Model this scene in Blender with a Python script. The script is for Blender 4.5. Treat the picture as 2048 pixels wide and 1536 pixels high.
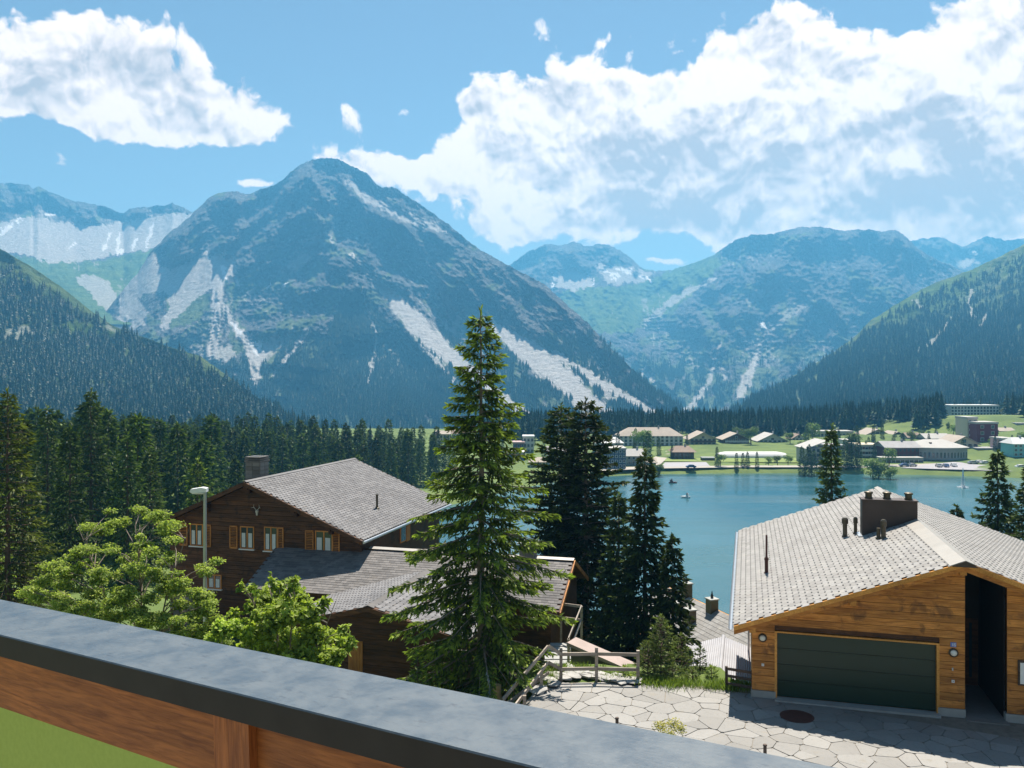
import bpy, math, random
import numpy as np
from mathutils import Vector, Matrix

random.seed(7)
RNG = np.random.default_rng(11)
scene = bpy.context.scene
for o in list(bpy.data.objects):
    bpy.data.objects.remove(o)
COL = scene.collection

# ---------------------------------------------------------------- camera, sky, sun, exposure
EYE = 40.0            # eye height above the lake
F = 1700.0            # focal length in photo pixels (2048 wide)
CX, CY = 1024.0, 753.0

cam_d = bpy.data.cameras.new('camera')
cam_d.sensor_width = 36.0
cam_d.lens = F / 2048.0 * 36.0
cam_d.shift_y = -(768.0 - CY) / 2048.0
cam_d.clip_start = 0.05
cam_d.clip_end = 40000.0
cam = bpy.data.objects.new('camera', cam_d)
COL.objects.link(cam)
cam.location = (0, 0, EYE)
cam.rotation_euler = (math.pi / 2, 0, 0)
scene.camera = cam

SUN_AZ = math.radians(14.0)     # to the right of the viewing direction
SUN_EL = math.radians(61.0)
sun_dir = Vector((math.sin(SUN_AZ) * math.cos(SUN_EL), math.cos(SUN_AZ) * math.cos(SUN_EL), math.sin(SUN_EL)))
sun_d = bpy.data.lights.new('sun', 'SUN')
sun_d.energy = 5.0
sun_d.angle = math.radians(0.53)
sun_d.color = (1.0, 0.955, 0.88)
sun = bpy.data.objects.new('sun', sun_d)
COL.objects.link(sun)
sun.location = (0, 0, 300)
sun.rotation_euler = (-sun_dir).to_track_quat('-Z', 'Y').to_euler()

scene.render.engine = 'CYCLES'
scene.cycles.use_denoising = True
scene.cycles.max_bounces = 6
scene.cycles.diffuse_bounces = 3
scene.cycles.glossy_bounces = 3
scene.cycles.transmission_bounces = 4
scene.cycles.volume_bounces = 0
scene.cycles.transparent_max_bounces = 8
scene.cycles.caustics_reflective = False
scene.cycles.caustics_refractive = False
scene.view_settings.view_transform = 'Standard'
scene.view_settings.look = 'None'
scene.view_settings.gamma = 1.0
scene.view_settings.use_curve_mapping = False
scene.view_settings.exposure = 1.12
# ---------------------------------------------------------------- node helper
class NT:
    """small helper round a node tree"""
    def __init__(self, tree):
        self.t = tree
        self.n = tree.nodes
        self.l = tree.links
    def node(self, typ, **kw):
        nd = self.n.new(typ)
        for k, v in kw.items():
            setattr(nd, k, v)
        return nd
    def put(self, sock, v):
        if hasattr(v, 'is_output') or isinstance(v, bpy.types.NodeSocket):
            self.l.new(v, sock)
        else:
            if isinstance(v, (tuple, list)) and len(v) == 3 and sock.type == 'RGBA':
                v = (*v, 1.0)
            sock.default_value = v
    def math(self, op, a, b=0.0, c=None, clamp=False):
        nd = self.node('ShaderNodeMath', operation=op, use_clamp=clamp)
        self.put(nd.inputs[0], a)
        self.put(nd.inputs[1], b)
        if c is not None:
            self.put(nd.inputs[2], c)
        return nd.outputs[0]
    def vmath(self, op, a, b=(0, 0, 0)):
        nd = self.node('ShaderNodeVectorMath', operation=op)
        self.put(nd.inputs[0], a)
        if op == 'SCALE':
            self.put(nd.inputs[3], b)
        else:
            self.put(nd.inputs[1], b)
        return nd.outputs[0]
    def noise(self, vec, scale, detail=4.0, rough=0.55, dist=0.0, lac=2.0, out=0, dims='3D'):
        nd = self.node('ShaderNodeTexNoise', noise_dimensions=dims)
        if vec is not None:
            self.l.new(vec, nd.inputs['Vector'])
        nd.inputs['Scale'].default_value = scale
        nd.inputs['Detail'].default_value = detail
        nd.inputs['Roughness'].default_value = rough
        nd.inputs['Lacunarity'].default_value = lac
        nd.inputs['Distortion'].default_value = dist
        return nd.outputs[out]
    def ramp(self, v, lo, hi, smooth=True, a=0.0, b=1.0):
        nd = self.node('ShaderNodeMapRange', interpolation_type='SMOOTHSTEP' if smooth else 'LINEAR')
        self.put(nd.inputs[0], v)
        self.put(nd.inputs[1], lo)
        self.put(nd.inputs[2], hi)
        nd.inputs[3].default_value = a
        nd.inputs[4].default_value = b
        return nd.outputs[0]
    def mix(self, f, a, b):
        nd = self.node('ShaderNodeMix', data_type='RGBA')
        self.put(nd.inputs[0], f)
        self.put(nd.inputs[6], a)
        self.put(nd.inputs[7], b)
        return nd.outputs[2]
    def mul(self, a, b):
        nd = self.node('ShaderNodeMix', data_type='RGBA', blend_type='MULTIPLY')
        nd.inputs[0].default_value = 1.0
        self.put(nd.inputs[6], a)
        self.put(nd.inputs[7], b)
        return nd.outputs[2]
    def attr(self, name):
        return self.node('ShaderNodeAttribute', attribute_name=name)

# ---------------------------------------------------------------- sky with cumulus clouds
world = bpy.data.worlds.new('World')
scene.world = world
world.use_nodes = True
wt = NT(world.node_tree)
wt.n.clear()
wout = wt.node('ShaderNodeOutputWorld')
bg = wt.node('ShaderNodeBackground')
bg.inputs['Strength'].default_value = 0.052
wt.l.new(bg.outputs[0], wout.inputs[0])
sky = wt.node('ShaderNodeTexSky', sky_type='NISHITA')
sky.sun_disc = False
sky.sun_elevation = SUN_EL
sky.sun_rotation = SUN_AZ
sky.altitude = 1750.0
sky.air_density = 1.0
sky.dust_density = 0.6
sky.ozone_density = 1.4
geo = wt.node('ShaderNodeTexCoord')
dirv = wt.vmath('NORMALIZE', geo.outputs['Generated'])
sep = wt.node('ShaderNodeSeparateXYZ')
wt.l.new(dirv, sep.inputs[0])
az = wt.math('ARCTAN2', sep.outputs[0], sep.outputs[1])
el = wt.math('ARCSINE', sep.outputs[2])

def ae(px, py):
    """compass bearing and height of a point of the sky, radians"""
    x, z = (px - CX) / F, (CY - py) / F
    return math.atan(x), math.atan(z / math.sqrt(1 + x * x))

BLOBS = [  # px, py, half-width, half-height, weight : the cloud banks of this sky
    (110, 120, 165, 85, 1.15), (310, 175, 170, 80, 1.15), (460, 230, 115, 62, 1.05), (40, 190, 110, 45, .6), (240, 245, 130, 35, .6),
    (705, 245, 44, 36, .72), (815, 228, 42, 28, .55), (710, 322, 150, 34, .85), (845, 352, 140, 62, .85), (530, 372, 60, 18, .6), (985, 238, 135, 72, 1.1),
    (1165, 200, 130, 95, 1.0), (1330, 300, 300, 150, 1.35), (1580, 255, 280, 150, 1.3), (1560, 75, 125, 70, .85), (1830, 310, 300, 190, 1.4), (1990, 210, 150, 130, 1.1),
    (1990, 15, 110, 48, .9), (1480, 425, 470, 62, 1.0), (1030, 455, 150, 55, .9), (1050, 345, 110, 50, .75), (1960, 440, 220, 80, 1.0), (1205, 65, 55, 22, .45), (1320, 532, 60, 10, .7), (2180, 300, 250, 250, 1.2), (-120, 140, 180, 90, .8)]
SHADES = [  # greyer undersides of the banks
    (160, 130, 90, 42, .42), (390, 225, 120, 40, .4), (290, 190, 60, 30, .35), (500, 255, 70, 22, .3), (1010, 265, 90, 26, .4), (1290, 300, 170, 70, .9), (1320, 390, 210, 60, 1.0), (1540, 330, 120, 60, .7), (1720, 400, 240, 52, .75),
    (1880, 330, 150, 90, .6), (2000, 320, 110, 80, .7), (1500, 440, 360, 34, .7), (1960, 480, 160, 30, .5), (880, 375, 90, 22, .35), (2200, 350, 250, 150, .7), (-120, 180, 150, 40, .5)]
comb = wt.node('ShaderNodeCombineXYZ')
wt.l.new(az, comb.inputs[0])
wt.l.new(el, comb.inputs[1])
vv = comb.outputs[0]
warp = wt.vmath('SCALE', wt.vmath('SUBTRACT', wt.noise(vv, 8.0, 4.0, 0.55, out=1), (0.5, 0.5, 0.5)), 0.06)
warp = wt.vmath("MULTIPLY", warp, (1, 1, 0))
vw = wt.vmath('ADD', vv, warp)
flat = wt.vmath('MULTIPLY', vw, (1, 1, 0))
def field(blobs):
    total = 0.0
    for (px, py, hw, hh, w) in blobs:
        a0, e0 = ae(px, py)
        ma = wt.node('ShaderNodeVectorMath', operation='MULTIPLY_ADD')
        wt.l.new(flat, ma.inputs[0])
        ma.inputs[1].default_value = (F / hw, F / hh, 0)
        ma.inputs[2].default_value = (-a0 * F / hw, -e0 * F / hh, 0)
        dt = wt.node('ShaderNodeVectorMath', operation='DOT_PRODUCT')
        wt.l.new(ma.outputs[0], dt.inputs[0])
        wt.l.new(ma.outputs[0], dt.inputs[1])
        total = wt.math('MULTIPLY_ADD', wt.math('POWER', 0.28, dt.outputs['Value']), w, total)
    return total
bank = wt.math('MINIMUM', wt.math('MULTIPLY', field(BLOBS), 1.08), 1.45)
grey = wt.math('MINIMUM', field(SHADES), 1.0)
# scattered cumulus over the rest of the sky
wide = wt.ramp(wt.noise(vv, 2.6, 2.0, 0.5), 0.55, 0.75)
away = wt.math('SUBTRACT', 1.0, wt.math('MULTIPLY', wt.ramp(wt.math('ABSOLUTE', az), 0.85, 0.6), wt.ramp(el, 0.62, 0.44)))
away = wt.math('MULTIPLY', wide, away)
bank = wt.math('ADD', bank, away)
def billow(off, detail):
    nd = wt.node('ShaderNodeTexNoise', noise_dimensions='2D')
    wt.l.new(wt.vmath('ADD', vw, off) if off else vw, nd.inputs['Vector'])
    nd.inputs['Scale'].default_value = 15.0
    nd.inputs['Detail'].default_value = detail
    nd.inputs['Roughness'].default_value = 0.57
    return nd.outputs[0]
n1 = billow(None, 9.0)
n2 = billow((0.0025, 0.009, 0), 6.0)
n3 = billow((0.010, 0.034, 0), 3.0)
def puff(off):
    nd = wt.node('ShaderNodeTexVoronoi', voronoi_dimensions='2D', feature='SMOOTH_F1')
    wt.l.new(wt.vmath('ADD', vw, off) if off else vw, nd.inputs['Vector'])
    nd.inputs['Scale'].default_value = 24.0
    nd.inputs['Detail'].default_value = 2.0
    nd.inputs['Roughness'].default_value = 0.55
    nd.inputs['Smoothness'].default_value = 0.35
    return nd.outputs['Distance']
p1, p2 = puff(None), puff((0.002, 0.0075, 0))
f0 = wt.math('MULTIPLY_ADD', wt.math('SUBTRACT', n1, 0.5), 2.2, bank)
f0 = wt.math('MULTIPLY_ADD', wt.math('SUBTRACT', 0.42, p1), 0.38, f0)
mask = wt.ramp(f0, 0.46, 0.72)
# sunlit tops and shaded hollows of the billows, then the grey undersides of the banks
relief = wt.math('ADD', wt.math('MULTIPLY', wt.math('SUBTRACT', n2, n1), 3.0), wt.math('MULTIPLY', wt.math('SUBTRACT', n3, n1), 1.7))
relief = wt.math('MULTIPLY_ADD', wt.math('SUBTRACT', p1, p2), 0.8, relief)
core = wt.ramp(f0, 0.62, 1.30)
under = wt.math('MULTIPLY', wt.math('MULTIPLY_ADD', away, .4, grey), wt.math('MULTIPLY_ADD', core, .66, .12))
thick = wt.math('ADD', wt.math('ADD', under, wt.math('MULTIPLY', core, 0.16)), relief)
thick = wt.math('MAXIMUM', wt.math('MINIMUM', thick, 1.0), 0.0)
lit = (13.0, 11.2, 10.2)
shade = (5.6, 4.9, 4.6)
ccol = wt.mix(thick, lit, shade)
skyc = wt.mul(sky.outputs[0], (1.14, 1.0, 0.86))
wt.l.new(wt.mix(mask, skyc, ccol), bg.inputs['Color'])
# ---------------------------------------------------------------- geometry helpers
def W(px, py, d):
    """world point seen at a photo pixel at forward distance d"""
    return Vector(((px - CX) / F * d, d, EYE - (py - CY) / F * d))
def Gz(px, py, z):
    """world point at height z seen at a photo pixel"""
    d = (EYE - z) * F / (py - CY)
    return Vector(((px - CX) / F * d, d, z))

class MB:
    """mesh builder: collects faces, links them as one mesh object"""
    def __init__(self):
        self.v, self.f, self.m = [], [], []
    def face(self, pts, m=0):
        i = len(self.v)
        self.v.extend([tuple(p) for p in pts])
        self.f.append(tuple(range(i, i + len(pts))))
        self.m.append(m)
    def mesh_part(self, verts, faces, m=0):
        i = len(self.v)
        self.v.extend([tuple(p) for p in verts])
        for fc in faces:
            self.f.append(tuple(i + k for k in fc))
            self.m.append(m)
    def box(self, c, s, m=0, M=None):
        """box centred at c with full size s"""
        x, y, z = s[0] / 2, s[1] / 2, s[2] / 2
        vs = [Vector((c[0] + a * x, c[1] + b * y, c[2] + k * z)) for a in (-1, 1) for b in (-1, 1) for k in (-1, 1)]
        if M is not None:
            vs = [M @ p for p in vs]
        self.mesh_part(vs, [(0, 1, 3, 2), (4, 6, 7, 5), (0, 4, 5, 1), (2, 3, 7, 6), (0, 2, 6, 4), (1, 5, 7, 3)], m)
    def box2(self, lo, hi, m=0, M=None):
        self.box([(a + b) / 2 for a, b in zip(lo, hi)], [b - a for a, b in zip(lo, hi)], m, M)
    def prism(self, poly, axis, a, b, m=0):
        """extrude a 2-D polygon along axis ('x','y','z') from a to b"""
        def mk(p, k):
            return {'x': (k, p[0], p[1]), 'y': (p[0], k, p[1]), 'z': (p[0], p[1], k)}[axis]
        n = len(poly)
        vs = [mk(p, a) for p in poly] + [mk(p, b) for p in poly]
        fs = [tuple(range(n - 1, -1, -1)), tuple(range(n, 2 * n))]
        fs += [(i, (i + 1) % n, n + (i + 1) % n, n + i) for i in range(n)]
        self.mesh_part(vs, fs, m)
    def slab(self, quad, th, m=0):
        """thick slab under a planar polygon"""
        q = [Vector(p) for p in quad]
        n = (q[1] - q[0]).cross(q[2] - q[0]).normalized()
        if n.z < 0:
            n = -n
        k = len(q)
        vs = q + [p - n * th for p in q]
        fs = [tuple(range(k)), tuple(range(2 * k - 1, k - 1, -1))]
        fs += [(i, k + i, k + (i + 1) % k, (i + 1) % k) for i in range(k)]
        self.mesh_part(vs, fs, m)
    def tube(self, p0, p1, r0, r1=None, n=8, m=0, caps=True):
        r1 = r0 if r1 is None else r1
        p0, p1 = Vector(p0), Vector(p1)
        ax = (p1 - p0).normalized()
        s = ax.orthogonal().normalized()
        t = ax.cross(s)
        vs = []
        for p, r in ((p0, r0), (p1, r1)):
            for i in range(n):
                a = 2 * math.pi * i / n
                vs.append(p + s * (math.cos(a) * r) + t * (math.sin(a) * r))
        fs = [(i, (i + 1) % n, n + (i + 1) % n, n + i) for i in range(n)]
        if caps:
            fs += [tuple(range(n - 1, -1, -1)), tuple(range(n, 2 * n))]
        self.mesh_part(vs, fs, m)
    def lathe(self, prof, c=(0, 0, 0), n=12, m=0, M=None):
        """profile of (r,z) turned round the z axis"""
        vs, fs = [], []
        for r, z in prof:
            for i in range(n):
                a = 2 * math.pi * i / n
                p = Vector((c[0] + r * math.cos(a), c[1] + r * math.sin(a), c[2] + z))
                vs.append(M @ p if M is not None else p)
        for j in range(len(prof) - 1):
            for i in range(n):
                fs.append((j * n + i, j * n + (i + 1) % n, (j + 1) * n + (i + 1) % n, (j + 1) * n + i))
        fs.append(tuple(range(n - 1, -1, -1)))
        fs.append(tuple((len(prof) - 1) * n + i for i in range(n)))
        self.mesh_part(vs, fs, m)
    def mesh(self, name, mats, smooth=False):
        me = bpy.data.meshes.new(name)
        me.from_pydata(self.v, [], self.f)
        mats = mats if isinstance(mats, (list, tuple)) else [mats]
        for mt in mats:
            me.materials.append(mt)
        if len(mats) > 1:
            me.polygons.foreach_set('material_index', self.m)
        if smooth:
            me.polygons.foreach_set('use_smooth', [True] * len(me.polygons))
        me.update()
        return me
    def build(self, name, mats, parent=None, smooth=False):
        return obj(name, self.mesh(name, mats, smooth), parent)

def obj(name, data, parent=None, loc=None, rot=None, M=None):
    o = bpy.data.objects.new(name, data)
    COL.objects.link(o)
    if parent is not None:
        o.parent = parent
    if M is not None:
        o.matrix_basis = M
    if loc is not None:
        o.location = loc
    if rot is not None:
        o.rotation_euler = rot
    return o
def tag(o, label=None, cat=None, group=None, kind=None):
    if label: o['label'] = label
    if cat: o['category'] = cat
    if group: o['group'] = group
    if kind: o['kind'] = kind
    return o
def thing(name, label, cat, loc=(0, 0, 0), rz=0.0, group=None):
    o = obj(name, None, loc=loc, rot=(0, 0, rz))
    o.empty_display_size = 0.2
    return tag(o, label, cat, group)
def copy_tree(o, parent=None):
    c = o.copy()
    COL.objects.link(c)
    c.parent = parent
    for ch in list(o.children):
        copy_tree(ch, c)
    return c
def np_mesh(name, V, Fq, mats, smooth=True, mi=None):
    """fast mesh from arrays; Fq is an (n,k) array"""
    me = bpy.data.meshes.new(name)
    V = np.asarray(V, dtype=np.float32)
    Fq = np.asarray(Fq, dtype=np.int32)
    k = Fq.shape[1]
    me.vertices.add(len(V))
    me.vertices.foreach_set('co', V.ravel())
    me.loops.add(Fq.size)
    me.loops.foreach_set('vertex_index', Fq.ravel())
    me.polygons.add(len(Fq))
    me.polygons.foreach_set('loop_start', np.arange(0, Fq.size, k, dtype=np.int32))
    me.polygons.foreach_set('loop_total', np.full(len(Fq), k, dtype=np.int32))
    for mt in (mats if isinstance(mats, (list, tuple)) else [mats]):
        me.materials.append(mt)
    if mi is not None:
        me.polygons.foreach_set('material_index', np.asarray(mi, dtype=np.int32))
    me.polygons.foreach_set('use_smooth', np.full(len(Fq), smooth))
    me.update(calc_edges=True)
    me.validate()
    return me

# ---------------------------------------------------------------- noise in numpy
_perm = np.random.default_rng(3).permutation(512).astype(np.int64)
_ga = np.random.default_rng(4).uniform(0, 2 * np.pi, 512)
_gx, _gy = np.cos(_ga), np.sin(_ga)
def perlin(x, y, seed=0):
    x = np.asarray(x, float) + seed * 17.31
    y = np.asarray(y, float) + seed * 5.77
    xi, yi = np.floor(x).astype(np.int64), np.floor(y).astype(np.int64)
    xf, yf = x - xi, y - yi
    u = xf * xf * xf * (xf * (xf * 6 - 15) + 10)
    v = yf * yf * yf * (yf * (yf * 6 - 15) + 10)
    def g(ix, iy, fx, fy):
        h = _perm[(_perm[ix & 511] + iy) & 511]
        return _gx[h] * fx + _gy[h] * fy
    a = g(xi, yi, xf, yf); b = g(xi + 1, yi, xf - 1, yf)
    c = g(xi, yi + 1, xf, yf - 1); d = g(xi + 1, yi + 1, xf - 1, yf - 1)
    return ((a + u * (b - a)) + v * ((c + u * (d - c)) - (a + u * (b - a)))) * 1.5
def fbm(x, y, octv=5, seed=0, gain=0.5, lac=2.03):
    s, a, f = 0.0, 1.0, 1.0
    for i in range(octv):
        s = s + a * perlin(x * f, y * f, seed + i * 3)
        a *= gain; f *= lac
    return s
def ridged(x, y, octv=5, seed=0, gain=0.5, lac=2.1):
    s, a, f, w = 0.0, 1.0, 1.0, 1.0
    for i in range(octv):
        n = 1.0 - np.abs(perlin(x * f, y * f, seed + i * 3))
        n = n * n * w
        w = np.clip(n * 1.6, 0, 1)
        s = s + a * n
        a *= gain; f *= lac
    return s
def sstep(x, lo, hi):
    t = np.clip((x - lo) / (hi - lo), 0, 1)
    return t * t * (3 - 2 * t)
# ---------------------------------------------------------------- materials
MATS = {}
def new_mat(name):
    m = bpy.data.materials.new(name)
    m.use_nodes = True
    t = NT(m.node_tree)
    b = t.n['Principled BSDF']
    b.inputs['Roughness'].default_value = 0.8
    b.inputs['Specular IOR Level'].default_value = 0.25
    MATS[name] = m
    return m, t, b
def objco(t, scale=(1, 1, 1), rot=(0, 0, 0)):
    tc = t.node('ShaderNodeTexCoord')
    mp = t.node('ShaderNodeMapping')
    mp.inputs['Scale'].default_value = scale
    mp.inputs['Rotation'].default_value = rot
    t.l.new(tc.outputs['Object'], mp.inputs[0])
    return mp.outputs[0]
def bump(t, b, h, strength=0.3, dist=0.02):
    bp = t.node('ShaderNodeBump')
    bp.inputs['Strength'].default_value = strength
    bp.inputs['Distance'].default_value = dist
    t.l.new(h, bp.inputs['Height'])
    t.l.new(bp.outputs[0], b.inputs['Normal'])
def rnd(t):
    return t.node('ShaderNodeObjectInfo').outputs['Random']
def plain(name, col, rough=0.7, var=0.12, scale=3.0, metal=0.0, spec=0.3, island=0.0, bmp=0.0, bscale=30.0, objvar=0.0):
    """base colour with soft noise variation"""
    m, t, b = new_mat(name)
    v = objco(t)
    n = t.noise(v, scale, 6.0, 0.6)
    fac = t.ramp(n, 0.25, 0.75, False, 1.0 - var, 1.0 + var)
    if island:
        g = t.node('ShaderNodeNewGeometry')
        fac = t.math('MULTIPLY', fac, t.ramp(g.outputs['Random Per Island'], 0, 1, False, 1 - island, 1 + island))
    if objvar:
        fac = t.math('MULTIPLY', fac, t.ramp(rnd(t), 0, 1, False, 1 - objvar, 1 + objvar))
    c = t.node('ShaderNodeCombineXYZ')
    for i in range(3):
        t.l.new(t.math('MULTIPLY', fac, col[i]), c.inputs[i])
    t.l.new(c.outputs[0], b.inputs['Base Color'])
    b.inputs['Roughness'].default_value = rough
    b.inputs['Metallic'].default_value = metal
    b.inputs['Specular IOR Level'].default_value = spec
    if bmp:
        bump(t, b, t.noise(v, bscale, 6, 0.65), bmp, 0.02)
    return m
def wood(name, c1, c2, axis=0, scale=1.0, rough=0.65, spec=0.3, stain=None):
    """timber: stretched grain, knots, board-to-board variation"""
    m, t, b = new_mat(name)
    sc = [9.0, 9.0, 9.0]
    sc[axis] = 0.7
    tc = t.node('ShaderNodeTexCoord')
    off = t.vmath('SCALE', (13.1, 7.7, 4.9), 1.0)
    sh = t.node('ShaderNodeVectorMath', operation='SCALE')
    sh.inputs[0].default_value = (37.0, 21.0, 11.0)
    t.l.new(rnd(t), sh.inputs[3])
    vec = t.vmath('ADD', t.vmath('MULTIPLY', tc.outputs['Object'], tuple(s * scale for s in sc)), sh.outputs[0])
    g1 = t.noise(vec, 1.0, 8.0, 0.62, 1.6)
    g2 = t.noise(vec, 4.0, 5.0, 0.6, 0.6)
    big = t.noise(t.vmath('ADD', tc.outputs['Object'], sh.outputs[0]), 0.9, 3.0, 0.5)
    f = t.math('ADD', t.math('MULTIPLY', g1, 0.6), t.math('MULTIPLY', g2, 0.4))
    f = t.ramp(f, 0.32, 0.68)
    col = t.mix(f, c1, c2)
    k = t.math('MULTIPLY', t.ramp(rnd(t), 0, 1, False, 0.78, 1.2), t.ramp(big, 0.3, 0.7, False, 0.75, 1.22))
    kc = t.node('ShaderNodeCombineXYZ')
    for i in range(3):
        t.l.new(k, kc.inputs[i])
    col = t.mul(col, kc.outputs[0])
    if stain is not None:
        s = t.ramp(t.noise(tc.outputs['Object'], 1.7, 6, 0.65, 0.5), 0.52, 0.66)
        col = t.mix(t.math('MULTIPLY', s, 0.7), col, stain)
    t.l.new(col, b.inputs['Base Color'])
    b.inputs['Roughness'].default_value = rough
    b.inputs['Specular IOR Level'].default_value = spec
    bump(t, b, f, 0.25, 0.006)
    return m
def leafmat(name, col, tipcol=None, trans=0.35, rough=0.55, var=0.35):
    """foliage: diffuse with light shining through, clump-to-clump variation"""
    m, t, b = new_mat(name)
    g = t.node('ShaderNodeNewGeometry')
    n = t.noise(objco(t), 1.3, 3.0, 0.6)
    f = t.math('ADD', t.math('MULTIPLY', g.outputs['Random Per Island'], 0.6), t.math('MULTIPLY', n, 0.5))
    tip = tipcol or tuple(c * 1.7 for c in col)
    c = t.mix(t.ramp(f, 0.3, 0.95), tuple(x * (1 - var) for x in col), tip)
    k = t.ramp(rnd(t), 0, 1, False, 0.8, 1.2)
    kc = t.node('ShaderNodeCombineXYZ')
    for i in range(3):
        t.l.new(k, kc.inputs[i])
    c = t.mul(c, kc.outputs[0])
    t.l.new(c, b.inputs['Base Color'])
    b.inputs['Roughness'].default_value = rough
    b.inputs['Specular IOR Level'].default_value = 0.35
    tr = t.node('ShaderNodeBsdfTranslucent')
    t.l.new(t.mul(c, (1.25, 1.3, 0.6)), tr.inputs[0])
    mx = t.node('ShaderNodeMixShader')
    mx.inputs[0].default_value = trans
    t.l.new(b.outputs[0], mx.inputs[1])
    t.l.new(tr.outputs[0], mx.inputs[2])
    t.l.new(mx.outputs[0], t.n['Material Output'].inputs[0])
    return m

def mountain_mat():
    """rock, scree, meadow, snow and forest floor by painted ground-cover masks, broken up by noise"""
    m, t, b = new_mat('mountain_rock')
    tc = t.node('ShaderNodeTexCoord')
    P = tc.outputs['Object']
    a = t.attr('cover')
    s = t.node('ShaderNodeSeparateColor')
    t.l.new(a.outputs['Color'], s.inputs[0])
    fo = t.attr('forest').outputs['Fac']
    n_big = t.noise(P, 0.004, 6, 0.6)
    n_mid = t.noise(P, 0.02, 6, 0.65)
    n_fin = t.noise(P, 0.09, 5, 0.7)
    rock = t.mix(t.ramp(n_mid, 0.35, 0.65), (0.04, 0.045, 0.055), (0.13, 0.13, 0.135))
    rock = t.mix(t.ramp(n_fin, 0.53, 0.66), rock, (0.33, 0.325, 0.32))
    n_mic = t.noise(P, 0.28, 4, 0.7)
    rock = t.mix(t.math('MULTIPLY', t.ramp(n_mic, 0.5, 0.7), 0.6), rock, (0.36, 0.355, 0.35))
    rock = t.mix(t.math('MULTIPLY', t.ramp(n_mic, 0.45, 0.3), 0.7), rock, (0.025, 0.03, 0.038))
    scr = t.mix(t.ramp(n_fin, 0.3, 0.7), (0.42, 0.41, 0.40), (0.60, 0.585, 0.57))
    mead = t.mix(t.ramp(n_mid, 0.35, 0.65), (0.075, 0.13, 0.03), (0.15, 0.22, 0.05))
    flr = t.mix(t.ramp(n_mid, 0.4, 0.65), (0.02, 0.04, 0.018), (0.06, 0.095, 0.03))
    c = t.mix(s.outputs[1], rock, mead)
    c = t.mix(fo, c, flr)
    c = t.mix(s.outputs[0], c, scr)
    c = t.mix(s.outputs[2], c, (0.85, 0.87, 0.9))
    t.l.new(c, b.inputs['Base Color'])
    b.inputs['Roughness'].default_value = 0.95
    b.inputs['Specular IOR Level'].default_value = 0.05
    bump(t, b, t.noise(P, 0.04, 9, 0.72), 1.0, 26.0)
    return m
M_MOUNT = mountain_mat()
M_BARK = plain('bark', (0.10, 0.07, 0.05), 0.9, 0.35, 6.0, bmp=0.6, bscale=14.0)
M_BARKG = plain('bark_grey', (0.22, 0.18, 0.15), 0.9, 0.35, 5.0, bmp=0.6, bscale=14.0)
M_FAR = leafmat('far_spruce', (0.018, 0.045, 0.016), (0.045, 0.085, 0.022), 0.15)
M_SPR = leafmat('spruce_needles', (0.035, 0.065, 0.018), (0.10, 0.15, 0.028), 0.25)
# ---------------------------------------------------------------- mountains
def interp(px, pts, k=1):
    pts = sorted(pts)
    return np.interp(px, [p[0] for p in pts], [p[k] for p in pts])
def in_poly(x, y, poly):
    r = np.zeros(x.shape, bool)
    n = len(poly)
    for i in range(n):
        x0, y0 = poly[i]
        x1, y1 = poly[(i + 1) % n]
        if y0 == y1:
            continue
        c = ((y0 > y) != (y1 > y)) & (x < (x1 - x0) * (y - y0) / (y1 - y0) + x0)
        r ^= c
    return r
def stroke(x, y, pts):
    """coverage 0..1 of a polyline of (px,py,width)"""
    best = np.full(x.shape, 9.0)
    for (x0, y0, w0), (x1, y1, w1) in zip(pts[:-1], pts[1:]):
        dx, dy = x1 - x0, y1 - y0
        t = np.clip(((x - x0) * dx + (y - y0) * dy) / (dx * dx + dy * dy), 0, 1)
        d = np.hypot(x - x0 - t * dx, y - y0 - t * dy)
        best = np.minimum(best, d / ((w0 + t * (w1 - w0)) * 0.5))
    return best
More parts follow.
